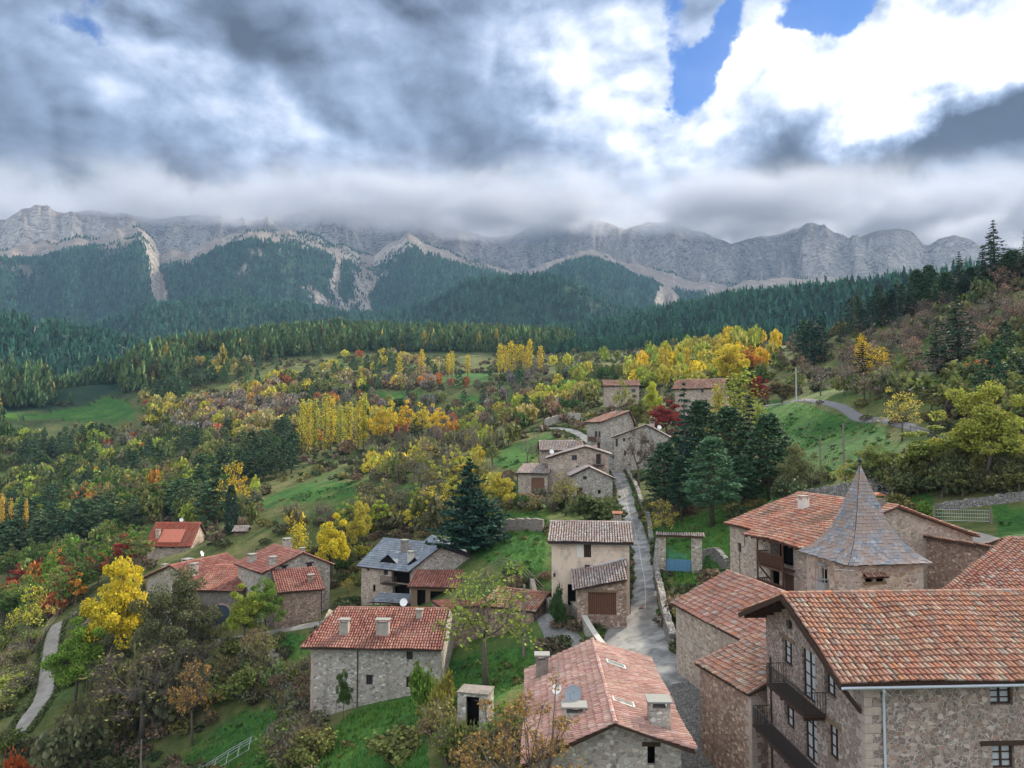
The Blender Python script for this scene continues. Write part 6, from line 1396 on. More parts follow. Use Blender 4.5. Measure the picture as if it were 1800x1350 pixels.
# colours of leaves
Y1, Y2, YG, GR1, GR2, OL, OR, RU, RD, BR, GB = (.62, .44, .03), (.46, .40, .06), (.28, .33, .05), (.13, .22, .035), (.065, .12, .025), (.17, .19, .055), (.50, .22, .04), (.34, .12, .05), (.24, .035, .03), (.20, .14, .08), (.17, .165, .10)
PN, PN2, SPc, CD = (.048, .098, .046), (.072, .125, .054), (.034, .072, .040), (.022, .062, .042)
OCC = []
EX = [  # key, u, D, vtop, width px, colour, label
 ('cedar0', 826, 100, 814, 128, CD, 'broad black-green fir on the lawn left of the ochre house'),
 ('pine0', 1250, 97, 768, 104, (.075, .155, .075), 'lighter blue-green pine standing in front of the dark pine group'),
 ('spruce0', 1203, 114, 676, 84, CD, 'tallest narrow dark spruce, at the left of the pine group above the street'),
 ('pine1', 1168, 112, 778, 78, PN, 'low dark pine at the left foot of the pine group'),
 ('pine0', 1232, 118, 704, 92, PN, 'dark pine behind the lighter pine, below the white farmhouse'),
 ('pine1', 1282, 112, 716, 92, PN, 'dark pine directly right of the lighter pine'),
 ('spruce1', 1318, 110, 700, 84, (.016, .036, .026), 'broad dark spruce at the right of the pine group'),
 ('pine1', 1350, 106, 728, 88, PN, 'rightmost dark pine of the group beside the green field'),
 ('pine0', 1196, 106, 800, 56, SPc, 'shaded small pine low in the left of the pine group'),
 ('pine1', 1300, 104, 800, 62, PN, 'small pine low in the right of the pine group'),
 ('poplar1', 1300, 136, 648, 84, YG, 'big bright yellow-green poplar rising behind the pines'),
 ('poplar0', 1263, 138, 676, 36, Y2, 'narrow yellow poplar just left of the big yellow-green poplar'),
 ('poplar1', 1336, 134, 706, 40, YG, 'smaller yellow-green poplar right of the big one, by the field'),
 ('sparse0', 855, 63, 985, 190, (.20, .26, .05), 'thin-leaved tree with a dark trunk in front of the byres by the lower lane'),
 ('rust0', 915, 34, 1190, 250, (.27, .17, .055), 'large tree with russet seed clusters and yellow leaves at the bottom centre'),
 ('bush0', 783, 57, 1184, 48, (.28, .26, .04), 'rounded yellowish shrub left of the roofless hut'),
 ('bush1', 748, 60, 1168, 52, GR1, 'green shrub at the right corner of the brown-downpipe house'),
 ('broad1', 609, 67, 1178, 30, GR2, 'small dark tree against the wall of the brown-downpipe house'),
 ('broad0', 436, 95, 1026, 66, YG, 'yellow-green tree in front of the arched barn'),
 ('broad2', 473, 97, 1018, 66, GR1, 'rounded green tree right of the arched barn'),
 ('broad1', 218, 105, 985, 122, (.60, .48, .035), 'big bright yellow maple left of the joined farmhouses'),
 ('sparse1', 64, 126, 1030, 84, (.42, .42, .05), 'airy lemon-green tree beside the gravel lane'),
 ('broad0', 148, 100, 1084, 92, (.16, .27, .035), 'fresh green tree right of the gravel lane'),
 ('bush2', 36, 112, 1185, 50, YG, 'yellow-green shrub left of the gravel lane'),
 ('broad2', 315, 96, 1003, 130, (.12, .13, .06), 'greyish olive thicket tree in front of the left farmhouse'),
 ('bare0', 262, 88, 1135, 190, (.22, .20, .06), 'wide brownish thicket with sparse yellow tips below the farmhouses'),
 ('bush0', 232, 90, 1150, 90, (.17, .17, .06), 'olive bush in front of the wide brown thicket'), ('bush2', 300, 89, 1168, 90, (.13, .13, .075), 'grey-green bush at the foot of the wide brown thicket'),
 ('sparse1', 350, 84, 1165, 90, (.30, .18, .05), 'brown and orange shrubby tree on the slope below the left hamlet'),
 ('bush1', 148, 84, 1255, 110, (.13, .14, .07), 'grey-green round bush near the lower left corner'),
 ('bush0', 44, 82, 1320, 60, (.42, .10, .03), 'orange-red bush in the lower left corner'),
 ('bush2', 806, 49, 1262, 44, (.15, .17, .05), 'olive bush at the left foot of the roofless hut'), ('bush0', 846, 48, 1268, 60, (.12, .15, .045), 'green bush in front of the doorway of the roofless hut'),
 ('bush1', 700, 57, 1285, 110, (.18, .20, .06), 'pale olive bush on the lawn at the bottom'),
 ('broad0', 588, 120, 903, 58, (.60, .50, .04), 'tall bright yellow tree left of the slate roofs'),
 ('poplar1', 528, 128, 918, 40, (.62, .50, .03), 'bright yellow small tree behind the broad-gabled farmhouse'),
 ('broad1', 634, 128, 883, 42, Y2, 'yellow tree behind the dormered slate house'),
 ('sparse1', 415, 182, 812, 60, Y1, 'feathery golden tree above the cypress'),
 ('cypress0', 409, 153, 852, 24, CD, 'solitary dark columnar cypress near the garden hut'),
 ('broad2', 880, 116, 830, 48, Y2, 'yellow tree just right of the black-green fir'),
 ('sparse0', 994, 112, 832, 60, (.28, .26, .06), 'olive and yellow tree in front of the gabled store'),
 ('bush0', 1045, 110, 868, 90, (.09, .12, .04), 'dark rounded bush below the gabled store'),
 ('bush2', 925, 118, 866, 56, BR, 'brownish bush below the russet garage door'),
 ('bush1', 868, 103, 900, 50, GR2, 'low green bush at the left end of the brown bank'),
 ('broad0', 825, 190, 766, 56, (.58, .36, .04), 'golden-orange tree on the slope left of the gabled houses'),
 ('broad2', 755, 176, 824, 28, (.17, .36, .04), 'small vivid green tree on the slope left of the fir'),
 ('bare0', 1122, 130, 752, 66, BR, 'tall leafless tree beside the upper street'),
 ('sparse1', 1163, 97, 878, 64, (.42, .38, .07), 'yellow-tufted bushy tree beside the street under the pines'),
 ('cypress0', 1241, 79, 974, 18, (.04, .12, .03), 'small conical garden conifer right of the blue gate'),
 ('bush0', 981, 73.2, 1030, 30, (.05, .10, .03), 'dense green bush against the ochre house'),
 ('broad1', 1735, 82, 676, 150, (.31, .33, .06), 'big yellow-green tree at the right edge behind the broad barn'),
 ('broad0', 1655, 88, 748, 135, (.24, .29, .06), 'leafy green tree with yellow patches above the metal gate'),
 ('sparse0', 1585, 112, 680, 66, (.55, .47, .09), 'slender tree with bright yellow leaves by the valley road'),
 ('broad2', 1530, 93, 782, 90, (.19, .23, .06), 'olive-green tree behind the slate tower tip'),
 ('sparse1', 1485, 95, 812, 50, (.40, .38, .06), 'yellowish small tree left of the slate tower tip'),
 ('broad1', 1395, 99, 782, 60, (.17, .18, .075), 'small orchard tree left of the two wooden poles'),
 ('sparse0', 1425, 98, 795, 60, (.15, .18, .07), 'crooked orchard tree behind the terrace wall'),
 ('bush1', 1385, 95, 838, 60, (.10, .13, .06), 'grey-green bush at the left end of the terrace wall'),
 ('bush1', 1785, 84, 838, 80, (.07, .12, .04), 'dark green bush at the right edge above the pale field wall'),
 ('bush0', 1628, 80, 880, 44, GR1, 'green bush left of the metal gate'),
 ('broad2', 1757, 132, 628, 96, (.62, .19, .05), 'orange-red tree on the hillside at the right edge'),
 ('spruce1', 1690, 150, 520, 96, SPc, 'tallest dark spruce on the right hillside'), ('spruce0', 1652, 156, 566, 60, SPc, 'narrower dark spruce just left of the tallest hillside spruce'),
 ('spruce1', 1520, 166, 604, 62, (.018, .045, .024), 'dark green spruce beside the valley road'),
 ('poplar0', 1518, 168, 588, 24, Y1, 'golden treetop behind the roadside spruce'), ('sparse0', 1545, 164, 602, 44, Y1, 'golden tree right of the roadside spruce'),
 ('spruce1', 1758, 214, 390, 66, SPc, 'tall spruce standing highest on the right skyline'), ('spruce0', 1737, 216, 432, 40, SPc, 'slim spruce just left of the skyline giant'), ('spruce1', 1695, 228, 444, 50, SPc, 'spruce on the skyline left of the highest two'),
 ('pine0', 1640, 236, 466, 44, PN, 'round-topped pine on the right skyline'), ('pine1', 1618, 240, 474, 40, PN, 'second round-topped skyline pine, left of the first'), ('spruce0', 1583, 250, 488, 44, SPc, 'dark spruce on the hillside below the skyline pines'),
 ('spruce1', 1553, 248, 497, 52, (.03, .065, .025), 'greener spruce left of the dark hillside spruce'), ('spruce0', 1515, 262, 508, 44, PN, 'leftmost spruce of the hillside row'), ('pine0', 1670, 226, 478, 46, PN, 'pine between the skyline spruces'), ('pine1', 1715, 222, 470, 40, SPc, 'dark pine under the skyline spruces'), ('pine1', 1790, 208, 440, 56, PN, 'pine at the right edge of the skyline'),
 ('broad0', 1172, 168, 704, 62, RD, 'dark red tree below the white farmhouse'), ('broad1', 1334, 186, 662, 40, RD, 'crimson tree at the top of the green field'), ('broad2', 1375, 182, 670, 52, (.12, .10, .04), 'brown-green tree right of the crimson one'),
 ('broad1', 1286, 240, 606, 66, (.62, .50, .05), 'round golden tree above the white farmhouse'), ('broad0', 1320, 250, 608, 44, OR, 'orange tree right of the round golden tree'),
 ('broad1', 1148, 190, 672, 34, (.45, .48, .05), 'lemon tree between the two upper farmhouses'), ('sparse1', 1093, 200, 664, 36, YG, 'yellow-green tree in front of the small upper farmhouse'), ('broad0', 1120, 178, 694, 44, OL, 'olive tree below the small upper farmhouse'),
 ('broad1', 315, 560, 680, 40, (.60, .48, .06), 'bright yellow tree alone at the edge of the left meadow'),
]
for key, u, D, vt, w, col, lab in EX:
    x, y = XY(u, D); z = hz(x, y); plant(key, x, y, z - .1, V(vt, D) - z, w / 2 / F * D, col, lab)
def row(key, us, D, vt, w, cols, lab, grp, dj=0):
    ORD = ['first', 'second', 'third', 'fourth', 'fifth', 'sixth', 'seventh', 'eighth', 'ninth', 'tenth']
    for i, u in enumerate(sorted(us)):
        d = D + TR.uniform(-dj, dj); x, y = XY(u + TR.uniform(-2, 2), d); z = hz(x, y); t_ = vt + TR.uniform(-1, 1) * (16 if D == 300 else 8); plant(key[i % len(key)], x, y, z - .1, V(t_, d) - z, w / 2 / F * d * TR.uniform(.85, 1.15), cols[i % len(cols)], f'{lab}, {ORD[i]} from the left', grp)
PL = ['m_poplar0', 'm_poplar1']
row(PL, [530, 543, 552, 570, 581, 600, 612, 630, 641], 300, 700, 19, [(.50, .44, .05), (.58, .46, .05), (.40, .40, .05)], 'olive-yellow poplar in the dense row in the middle of the valley', 'poplar row in mid valley', 10)
row(['m_broad0', 'm_broad1', 'm_broad2'], [655, 668, 682, 696, 712, 738, 760, 775], 310, 708, 34, [(.62, .46, .04), (.62, .42, .04), (.52, .42, .05)], 'golden tree in the clump right of the poplar row', 'golden trees beside the poplar row', 14)
row(PL, [879, 888, 897, 907, 915, 925, 933, 950], 470, 602, 13, [(.62, .50, .04), (.60, .46, .04)], 'slim golden poplar in the far row before the wooded hill', 'far golden poplars', 10)
row(PL, [740, 786, 794, 822, 700], 480, 622, 12, [(.60, .48, .04)], 'slim yellow poplar standing apart at the edge of the wooded hill', 'scattered yellow poplars', 15)
row(PL, [1163, 1171, 1208, 1256, 1262, 1272, 1281, 1290, 1298], 330, 606, 16, [(.56, .44, .05), (.44, .36, .05)], 'tall golden poplar beyond the upper farmhouses', 'golden poplars beyond the farmhouses', 20)
row(PL, [8, 22, 50], 230, 872, 10, [(.56, .36, .05)], 'thin orange-yellow poplar in the left woods', 'thin poplars in the left woods', 8)
# the rest of the trees, scattered over the slopes they grow on
KEEP = [(255, 915, 350, 985, 158), (300, 960, 600, 1105, 95), (632, 935, 870, 1075, 88), (535, 1055, 785, 1240, 64), (780, 1050, 950, 1150, 70), (905, 720, 1180, 875, 122), (1055, 662, 1130, 700, 215), (1165, 660, 1270, 712, 186),
        (940, 915, 1240, 1350, 40), (1080, 840, 1130, 930, 90), (1240, 815, 1800, 1350, 20), (1345, 712, 1555, 832, 105), (1400, 700, 1640, 760, 110), (0, 0, 1, 1, 0), (905, 1120, 1215, 1350, 30), (1640, 880, 1740, 960, 60), (400, 850, 625, 890, 150), (780, 932, 958, 1010, 80),
        (36, 1225, 92, 1290, 96, .04), (66, 1150, 112, 1240, 104, .04), (80, 1108, 120, 1160, 116, .04), (1000, 1080, 1180, 1200, 60, .05), (130, 690, 240, 742, 560, .10), (0, 716, 130, 742, 560, .10), (90, 672, 215, 690, 560, .1), (425, 852, 620, 884, 160, .1), (775, 655, 868, 680, 400), (262, 1290, 265, 1350, 70), (560, 1215, 745, 1350, 50), (350, 1300, 440, 1345, 70), (790, 1150, 945, 1230, 60), (860, 768, 985, 822, 150), (560, 1075, 640, 1120, 80)]
def ok(u, v, w, h, D, tol0=.25):
    for (a, b, c, d, kd, *tt) in KEEP:
        tol = tt[0] if tt else tol0
        if D < kd + 40 or kd < D < 1e9:
            pass
        if D <= kd + 8 or (a < u < c and b < v < d and True):
            iw = min(u + w / 2, c) - max(u - w / 2, a); ih = min(v, d) - max(v - h, b)
            if iw > 0 and ih > 0:
                if D <= kd + 8 and iw * ih > tol * w * h: return False
    return True
def onroad(x, y, C, w):
    d = np.hypot(C[:, 0] - x, C[:, 1] - y); return d.min() < w
STR = np.array([c[:2] for c in street]); LANE = np.array([c[:2] for c in lane])
FOOT = []
for o in list(SC.objects):
    if o.type == 'MESH' and o.name.startswith('wall') and o.parent:
        vs = [o.parent.matrix_basis @ Vector(c) for c in o.bound_box]; FOOT.append((min(p.x for p in vs) - 1, max(p.x for p in vs) + 1, min(p.y for p in vs) - 1, max(p.y for p in vs) + 1))
def free(x, y):
    return not any(a < x < b and c < y < d for a, b, c, d in FOOT) and not onroad(x, y, STR, 2.6) and not onroad(x, y, LANE, 2.6)
Z = [  # polygon, number, [(kinds, weight, height range, radius range, colours, label, group)]
 ('lw', [(0, 752), (240, 752), (330, 770), (520, 800), (520, 850), (415, 850), (400, 930), (260, 915), (180, 960), (0, 1010)], 600, [
   (('m_pine',), 4, (8, 12), (2.6, 3.8), (PN, PN2, (.07, .11, .05)), 'dark pine in the mixed wood on the left slope'),
   (('m_broad',), 3.6, (5.5, 9), (2.8, 4.0), (OL, GR2, (.10, .13, .04), (.13, .15, .05), YG), 'olive-green broadleaf tree in the mixed wood on the left slope'),
   (('m_broad',), .9, (5, 9), (2, 3), (OR, RU, Y2, Y2, BR, (.3,.27,.09)), 'orange or yellow autumn tree dotted through the left wood'), (('m_bare',), .9, (5, 8), (2, 3), (GB,), 'grey leafless tree in the left wood')]),
 ('ll', [(0, 1000), (180, 950), (262, 960), (300, 990), (200, 1010), (120, 1080), (0, 1110)], 110, [
   (('m_broad',), 3, (5, 8), (2, 3.2), (OL, GR2, GR1, (.12, .14, .05)), 'green tree at the lower edge of the left wood'), (('m_broad',), 1.6, (4, 7), (1.8, 2.8), (RU, RD, OR, BR), 'rust-red tree at the lower edge of the left wood')]),
 ('mv', [(0, 655), (240, 655), (300, 640), (650, 625), (780, 640), (760, 690), (520, 690), (500, 790), (240, 744), (240, 700), (0, 712)], 540, [
   (('m_pine',), 3.4, (8, 12.5), (3.0, 4.4), (PN2, (.08, .125, .055), PN), 'pine standing among autumn trees beyond the left meadow'),
   (('m_broad',), 2.6, (5.5, 9), (3.2, 4.8), (Y2, (.36, .30, .10), OL, (.30, .26, .12)), 'yellowish tree on the slope beyond the left meadow'),
   (('m_broad',), 1.1, (5, 8), (2.8, 4.2), ((.38,.24,.09), (.36, .24, .13), BR, BR, RU), 'orange-brown tree on the slope beyond the left meadow'), (('m_bare',), .4, (6, 9), (3, 4), ((.25, .21, .16),), 'pinkish grey bare tree beyond the left meadow')]),
 ('cv', [(500, 790), (520, 700), (780, 655), (1000, 630), (1060, 690), (1030, 720), (960, 745), (880, 765), (790, 790), (640, 800), (540, 800)], 360, [
   (('m_broad',), 3.2, (5.5, 9), (2.8, 4.2), (Y2, (.36, .33, .06), YG, (.30, .27, .08)), 'yellow tree among the terraced meadows in mid valley'),
   (('m_broad',), 2.6, (4, 7), (2.4, 3.6), (OL, GR2, (.11, .13, .05), BR), 'olive tree among the terraced meadows in mid valley'), (('m_bare',), 2.2, (5, 8), (2, 3), ((.20, .17, .15), GB), 'bare grey tree among the terraced meadows'),
   (('m_pine',), .8, (8, 12), (2, 3), (PN,), 'dark pine among the terraced meadows'), (('m_broad',), .7, (5, 7), (2, 3), (OR, RU), 'rusty tree among the terraced meadows')]),
 ('cb', [(960, 605), (1340, 600), (1400, 640), (1330, 690), (1120, 690), (1060, 680), (1000, 640)], 165, [
   (('m_broad',), 3, (6, 11), (2.4, 4), (Y2, Y1, YG, (.36, .33, .07)), 'yellow tree behind the upper farmhouses'), (('m_broad', 'm_bush'), 3.2, (4, 7), (2, 3), (OL, GR2, (.15, .16, .06)), 'brown-green tree behind the upper farmhouses'), (('m_pine',), 1.2, (8, 13), (2.2, 3), (PN, CD), 'dark conifer behind the upper farmhouses')]),
 ('mid', [(430, 880), (640, 850), (640, 800), (790, 790), (880, 770), (950, 800), (960, 840), (790, 900), (780, 940), (640, 940), (600, 950), (560, 930), (430, 935)], 190, [
   (('m_broad', 'm_bush'), 2.4, (3, 6), (1.5, 2.6), (OL, GB, (.12, .12, .06)), 'olive scrubby tree on the slope above the slate roofs'), (('m_broad',), .7, (3.5, 7), (1.5, 2.4), (Y2, YG, (.36, .34, .08)), 'yellowing tree on the slope above the slate roofs'), (('m_bare',), 1.6, (4, 7), (1.8, 2.6), (GB,), 'bare tree on the slope above the slate roofs')]),
 ('rh', [(1345, 700), (1400, 610), (1500, 560), (1620, 505), (1800, 450), (1900, 450), (1900, 780), (1800, 770), (1640, 735), (1560, 715), (1480, 700)], 330, [
   (('m_bare',), 3.6, (4, 8), (2, 3), ((.24, .18, .14), (.21, .185, .15), (.27, .17, .12)), 'brown leafless tree on the right hillside'), (('m_broad', 'm_bush'), 3.2, (3, 6), (1.8, 2.8), ((.14, .15, .06), (.10, .14, .05), OL), 'dull green or brown tree on the right hillside'),
   (('m_pine', 'm_spruce'), 1.3, (7, 12), (1.8, 2.6), (PN, SPc), 'dark conifer scattered on the right hillside'), (('m_broad',), .9, (4, 7), (1.4, 2.2), (Y1, Y1, Y2, RU, OR), 'yellow or rusty tree scattered on the right hillside')]),
 ('rp', [(1560, 590), (1420, 650), (1360, 590), (1450, 560), (1560, 530), (1700, 500), (1680, 530)], 46, [(('m_spruce', 'm_pine'), 1, (9, 14), (2.2, 3), (PN, SPc, CD), 'dark conifer in the belt along the crest of the right hill')]),
 ('rb', [(1340, 850), (1400, 845), (1560, 850), (1640, 850), (1800, 820), (1800, 870), (1640, 878), (1560, 880), (1340, 880)], 46, [(('m_broad', 'bush'), 1, (2.5, 4.5), (1.4, 2.2), (OL, (.12, .14, .06), (.2, .2, .07)), 'small olive tree behind the terrace walls')]),
 ('bl', [(0, 1120), (60, 1130), (70, 1250), (0, 1350)], 26, [(('bush', 'scrub'), 1, (1.8, 3.4), (1.2, 2.2), (GB, OL, (.18, .22, .06), (.26, .27, .06)), 'olive bush on the bank left of the gravel lane')]),
 ('bm', [(120, 1130), (180, 1050), (330, 1100), (470, 1130), (500, 1230), (420, 1240), (300, 1290), (120, 1360), (60, 1350), (110, 1240)], 130, [(('bush', 'bush', 'scrub'), 3, (2.0, 4.0), (1.4, 2.4), (GB, OL, (.16, .21, .06), BR, (.20, .24, .07), (.26, .27, .07), (.11, .16, .05)), 'dense bush on the overgrown slope below the left hamlet'), (('sparse',), .8, (4, 6), (1.6, 2.4), (GB, OL, (.2, .19, .06)), 'spindly tree on the overgrown slope below the left hamlet')]),
 ('bs', [(430, 1235), (545, 1180), (566, 1260), (550, 1350), (475, 1350), (500, 1290)], 60, [(('scrub', 'bush'), 1, (1.2, 2.6), (1.0, 1.8), (BR, GB, OL), 'low brown shrub beside the lawn below the brown-downpipe house')]),
 ('hm', [(560, 1000), (640, 950), (640, 1040), (600, 1060), (570, 1040)], 14, [(('bush', 'sparse'), 1, (2, 4), (1.1, 1.8), (OL, GR2, Y2), 'bush between the left hamlet and the slate roofs')]),
 ('st', [(1125, 870), (1170, 860), (1290, 880), (1290, 925), (1140, 945), (1118, 930)], 20, [(('scrub', 'bush'), 1, (1.5, 3), (1.0, 1.8), (GB, OL, GR2, BR), 'scruffy bush under the pines beside the street')]),
 ('hb', [(640, 1270), (780, 1240), (900, 1240), (900, 1350), (650, 1350)], 16, [(('bush', 'scrub'), 1, (1.4, 2.8), (.9, 1.5), (OL, GR1, BR, (.2, .2, .05)), 'bush at the foot of the roofless hut')]),
 ('lb', [(880, 850), (1080, 870), (1080, 905), (960, 905), (880, 890)], 20, [(('bush', 'scrub'), 1, (1.5, 3), (1.0, 1.8), (GB, OL, GR2), 'garden bush below the gabled houses')]),
]
VAR = {'m_pine': 3, 'm_broad': 3, 'm_bare': 2, 'm_bush': 3, 'm_spruce': 2, 'm_scrub': 2, 'bush': 3, 'scrub': 2, 'sparse': 2, 'broad': 3}
CAND = []
WHERE = {'lw': 'wood on the left slope', 'll': 'red-tinged edge of the left wood', 'mv': 'slope beyond the left meadow', 'cv': 'mid-valley terraces', 'cb': 'grove behind the upper farmhouses', 'mid': 'slope above the slate roofs',
 'rh': 'right hillside', 'rp': 'conifer belt on the right crest', 'rb': 'orchard strip behind the terrace walls', 'bl': 'bank left of the gravel lane', 'bm': 'overgrown slope below the left hamlet', 'bs': 'brush beside the steep lawn',
 'hm': 'gap between hamlet and slate roofs', 'st': 'roadside under the pines', 'hb': 'ground around the roofless hut', 'lb': 'gardens below the gabled houses'}
def label_of(zn, base, col, hg, hr, u, v, u0, u1, v0, v1):
    r, g, b = col; k = base.replace('m_', ''); noun = {'broad': 'tree', 'sparse': 'thin-leaved tree', 'bare': 'bare tree', 'pine': 'pine', 'spruce': 'spruce', 'bush': 'bush', 'scrub': 'twiggy shrub'}[k]
    if k in ('pine', 'spruce'): cn = 'light green' if g > .09 else ('dark green' if g > .055 else 'blackish')
    elif k == 'bare': cn = 'reddish grey' if r > .21 and g < .15 else 'grey-brown'
    elif r > g * 3.2: cn = 'crimson'
    elif r > g * 1.7: cn = 'orange' if r > .38 else 'rust-brown'
    elif r > g * 1.12: cn = 'golden' if r > .42 else ('tawny' if b < .12 else 'pinkish brown')
    elif r > g * .85: cn = 'yellow' if r > .4 else ('yellowish' if r > .25 else 'olive')
    else: cn = 'bright green' if g > .3 else ('green' if g > .17 else 'dark green')
    sz = ('small', 'middling', 'tall')[min(2, int(3 * (hg - hr[0]) / (hr[1] - hr[0] + 1e-6)))]
    row_ = ('top', 'upper', 'middle', 'lower', 'bottom')[min(4, int(5 * (v - v0) / (v1 - v0)))]; c_ = ('far left', 'left', 'centre left', 'centre', 'centre right', 'right', 'far right')[min(6, int(7 * (u - u0) / (u1 - u0)))]
    return f'{sz} {cn} {noun}, {row_} {c_} of the {WHERE[zn]}'
for zn, poly, n, mix in Z:
    us = [p[0] for p in poly]; vs = [p[1] for p in poly]; w8 = np.array([m_[1] for m_ in mix], float); w8 /= w8.sum(); got = tries = 0
    while got < n and tries < n * 6:
        tries += 1; u, v = TR.uniform(min(us), max(us)), TR.uniform(min(vs), max(vs))
        if not inpoly(np.array(u), np.array(v), poly): continue
        if any(inpoly(np.array(u), np.array(v), f) for f in FIELDS): continue
        h = hit(u, v)
        if h is None or h[1] > 1000 or not free(h[0], h[1]): continue
        if n > 200 and fbm(h[0] / 38, h[1] / 38, 9, 3) < -.22: continue
        qq = np.clip(.5 + .95 * fbm(h[0] / 42, h[1] / 42, 12.3, 2) + TR.normal(0, .13), 0, .999) if n > 100 else TR.random()
        m_ = mix[int(np.searchsorted(np.cumsum(w8), qq).clip(0, len(mix) - 1))]; hg = TR.uniform(*m_[2]); rd = TR.uniform(*m_[3]); D = h[1]
        if not ok(u, v, 2 * rd * F / D, hg * F / D, D): continue
        base = m_[0][TR.integers(len(m_[0]))]; col = m_[4][TR.integers(len(m_[4]))]; col = tuple(np.clip(np.array(col) * TR.uniform(.8, 1.2) * TR.uniform(.93, 1.07, 3), 0, 1))
        CAND.append([hg / D, base, *h, hg, rd, col, (m_[5], label_of(zn, base, col, hg, m_[2], u, v, min(us), max(us), min(vs), max(vs)))]); got += 1
CAND.sort(key=lambda c: -c[0])
CNT = {}; REST = []
for c in CAND:
    cat = NAMES[c[1].replace('m_', '')][1]; CNT[cat] = CNT.get(cat, 0) + 1
    if CNT[cat] > {'tree': 215, 'pine': 285}.get(cat, 290): REST.append(c); continue
    _, base, x, y, z, hg, rd, col, (lab, own) = c; plant(f'{base}{TR.integers(VAR[base])}', x, y, z - .15, hg, rd, col, own, lab.replace(' tree', ' trees').replace('pine ', 'pines ').replace('bush ', 'bushes '))
# ---- stuff: woods too many to count
def lod_cards(kind, n, size):
    if kind == 'pine':
        z = TR.uniform(.16, 1, n); a = TR.uniform(0, 6.28, n); r = (1 - z) ** .75 * TR.uniform(.5, 1.08, n) + .03; p = np.stack([np.cos(a) * r, np.sin(a) * r, z], -1)
        return cards(p, size, colv=.22, asp=.6)
    d = TR.normal(size=(n, 3)); d /= np.linalg.norm(d, axis=1)[:, None]; p = d * TR.uniform(.6, 1, n)[:, None]; p[:, 2] = .58 + p[:, 2] * .42; return cards(p, size, colv=.26)
LOD = {k: [lod_cards(k.split('_')[0], n, s) for _ in range(5)] for k, n, s in (('pine_n', 130, .14), ('pine_f', 64, .19), ('pine_x', 12, .48), ('broad_n', 150, .17), ('broad_b', 240, .13), ('broad_f', 30, .36))}
def stuff(name, label, items, m=None):
    """items: (lodkey, x, y, z, h, r, col)"""
    Vs, Fs, Cs = [], [], []; o = 0; by = {}
    for it in items: by.setdefault((it[0], int(TR.integers(5))), []).append(it[1:])
    for (k, j), L in by.items():
        v_, f, c = LOD[k][j]; A = np.array([q[:5] for q in L]); col = np.array([q[5] for q in L]); n = len(L); an = TR.uniform(0, 6.28, n); ca, sa = np.cos(an), np.sin(an)
        X = v_[None, :, 0] * ca[:, None] - v_[None, :, 1] * sa[:, None]; Y = v_[None, :, 0] * sa[:, None] + v_[None, :, 1] * ca[:, None]
        P_ = np.stack([A[:, 0, None] + X * A[:, 4, None], A[:, 1, None] + Y * A[:, 4, None], A[:, 2, None] + v_[None, :, 2] * A[:, 3, None]], -1)
        Vs.append(P_.reshape(-1, 3)); Fs.append((f[None] + (np.arange(n) * len(v_))[:, None, None]).reshape(-1, 4) + o); o += n * len(v_)
        Cs.append((c[None] * col[:, None, :]).reshape(-1, 3))
    ob = link(name, np_mesh(name, np.concatenate(Vs), np.concatenate(Fs), m or wood_stuff, np.clip(np.concatenate(Cs), 0, 1))); return tag(ob, label, 'woodland', kind='stuff')
items = []
for c in REST:
    _, base, x, y, z, hg, rd, col, lab = c; items.append(('pine_n' if 'pine' in base else 'broad_n', x, y, z - .3, hg, rd, col))
# visibility of grid cells from the village tower
CM = np.maximum.accumulate(GT, axis=1)
def scatter(n, r0, r1, cond, hrange, keyf, colf, amin=-37, amax=37, rad=.21, vis=True, clear=0):
    A = np.radians(TR.uniform(amin, amax, n)); r = np.sqrt(TR.uniform(r0 ** 2, r1 ** 2, n)); x, y = r * np.sin(A), r * np.cos(A); z = H(x, y)
    i = np.clip(np.searchsorted(AZ, A) - 1, 0, len(AZ) - 2); j = np.clip(np.searchsorted(RR, r) - 1, 0, len(RR) - 2); hg = TR.uniform(*hrange, n)
    k = cond(i, j, x, y, z); 
    if vis: k &= (z + hg) / r > CM[i, j] - .0005
    u, v = proj(x, y, z)
    out = []
    for q in np.nonzero(k)[0]:
        if clear and any(inpoly(np.array(u[q]), np.array(v[q]), f) for f in FIELDS): continue
        if clear and not (free(x[q], y[q]) and ok(u[q], v[q], 4, hg[q] * F / y[q], y[q], .5)): continue
        out.append((keyf(r[q]) if callable(keyf) else keyf, x[q], y[q], z[q] - .3, hg[q], hg[q] * rad * TR.uniform(.8, 1.2), colf(q)))
    return out
def pcol(q):
    b = TR.uniform(.75, 1.25); c = [(.075, .13, .052), (.052, .10, .046), (.11, .16, .056)][TR.integers(3)] if TR.random() < .9 else ((.10, .10, .04) if TR.random() < .8 else (.32, .25, .05)); return tuple(v_ * b for v_ in c)
def pcol2(q): b = TR.uniform(.5, 1.6); return (.028 * b, .085 * b, .052 * b)
fcond = lambda i, j, x, y, z: (FO[i, j] > .45) & (RO[i, j] < .35)
W1 = scatter(14000, 470, 860, lambda i, j, x, y, z: (FO[i, j] > .3) & (fbm(x / 60, y / 60, 3, 3) > -.38), (9, 19), 'pine_f', pcol, -37, 12, .28, True, 1)
W2 = scatter(32000, 820, 1350, fcond, (8, 16), 'pine_x', pcol2, -37, 37, .24)
W2 += scatter(8000, 560, 1100, lambda i, j, x, y, z: (FO[i, j] > .1), (9, 13), 'pine_f', pcol2, 3, 37, .22)
W3 = scatter(52000, 1350, 3050, fcond, (8, 18), 'pine_x', pcol2, -37, 37, .28)
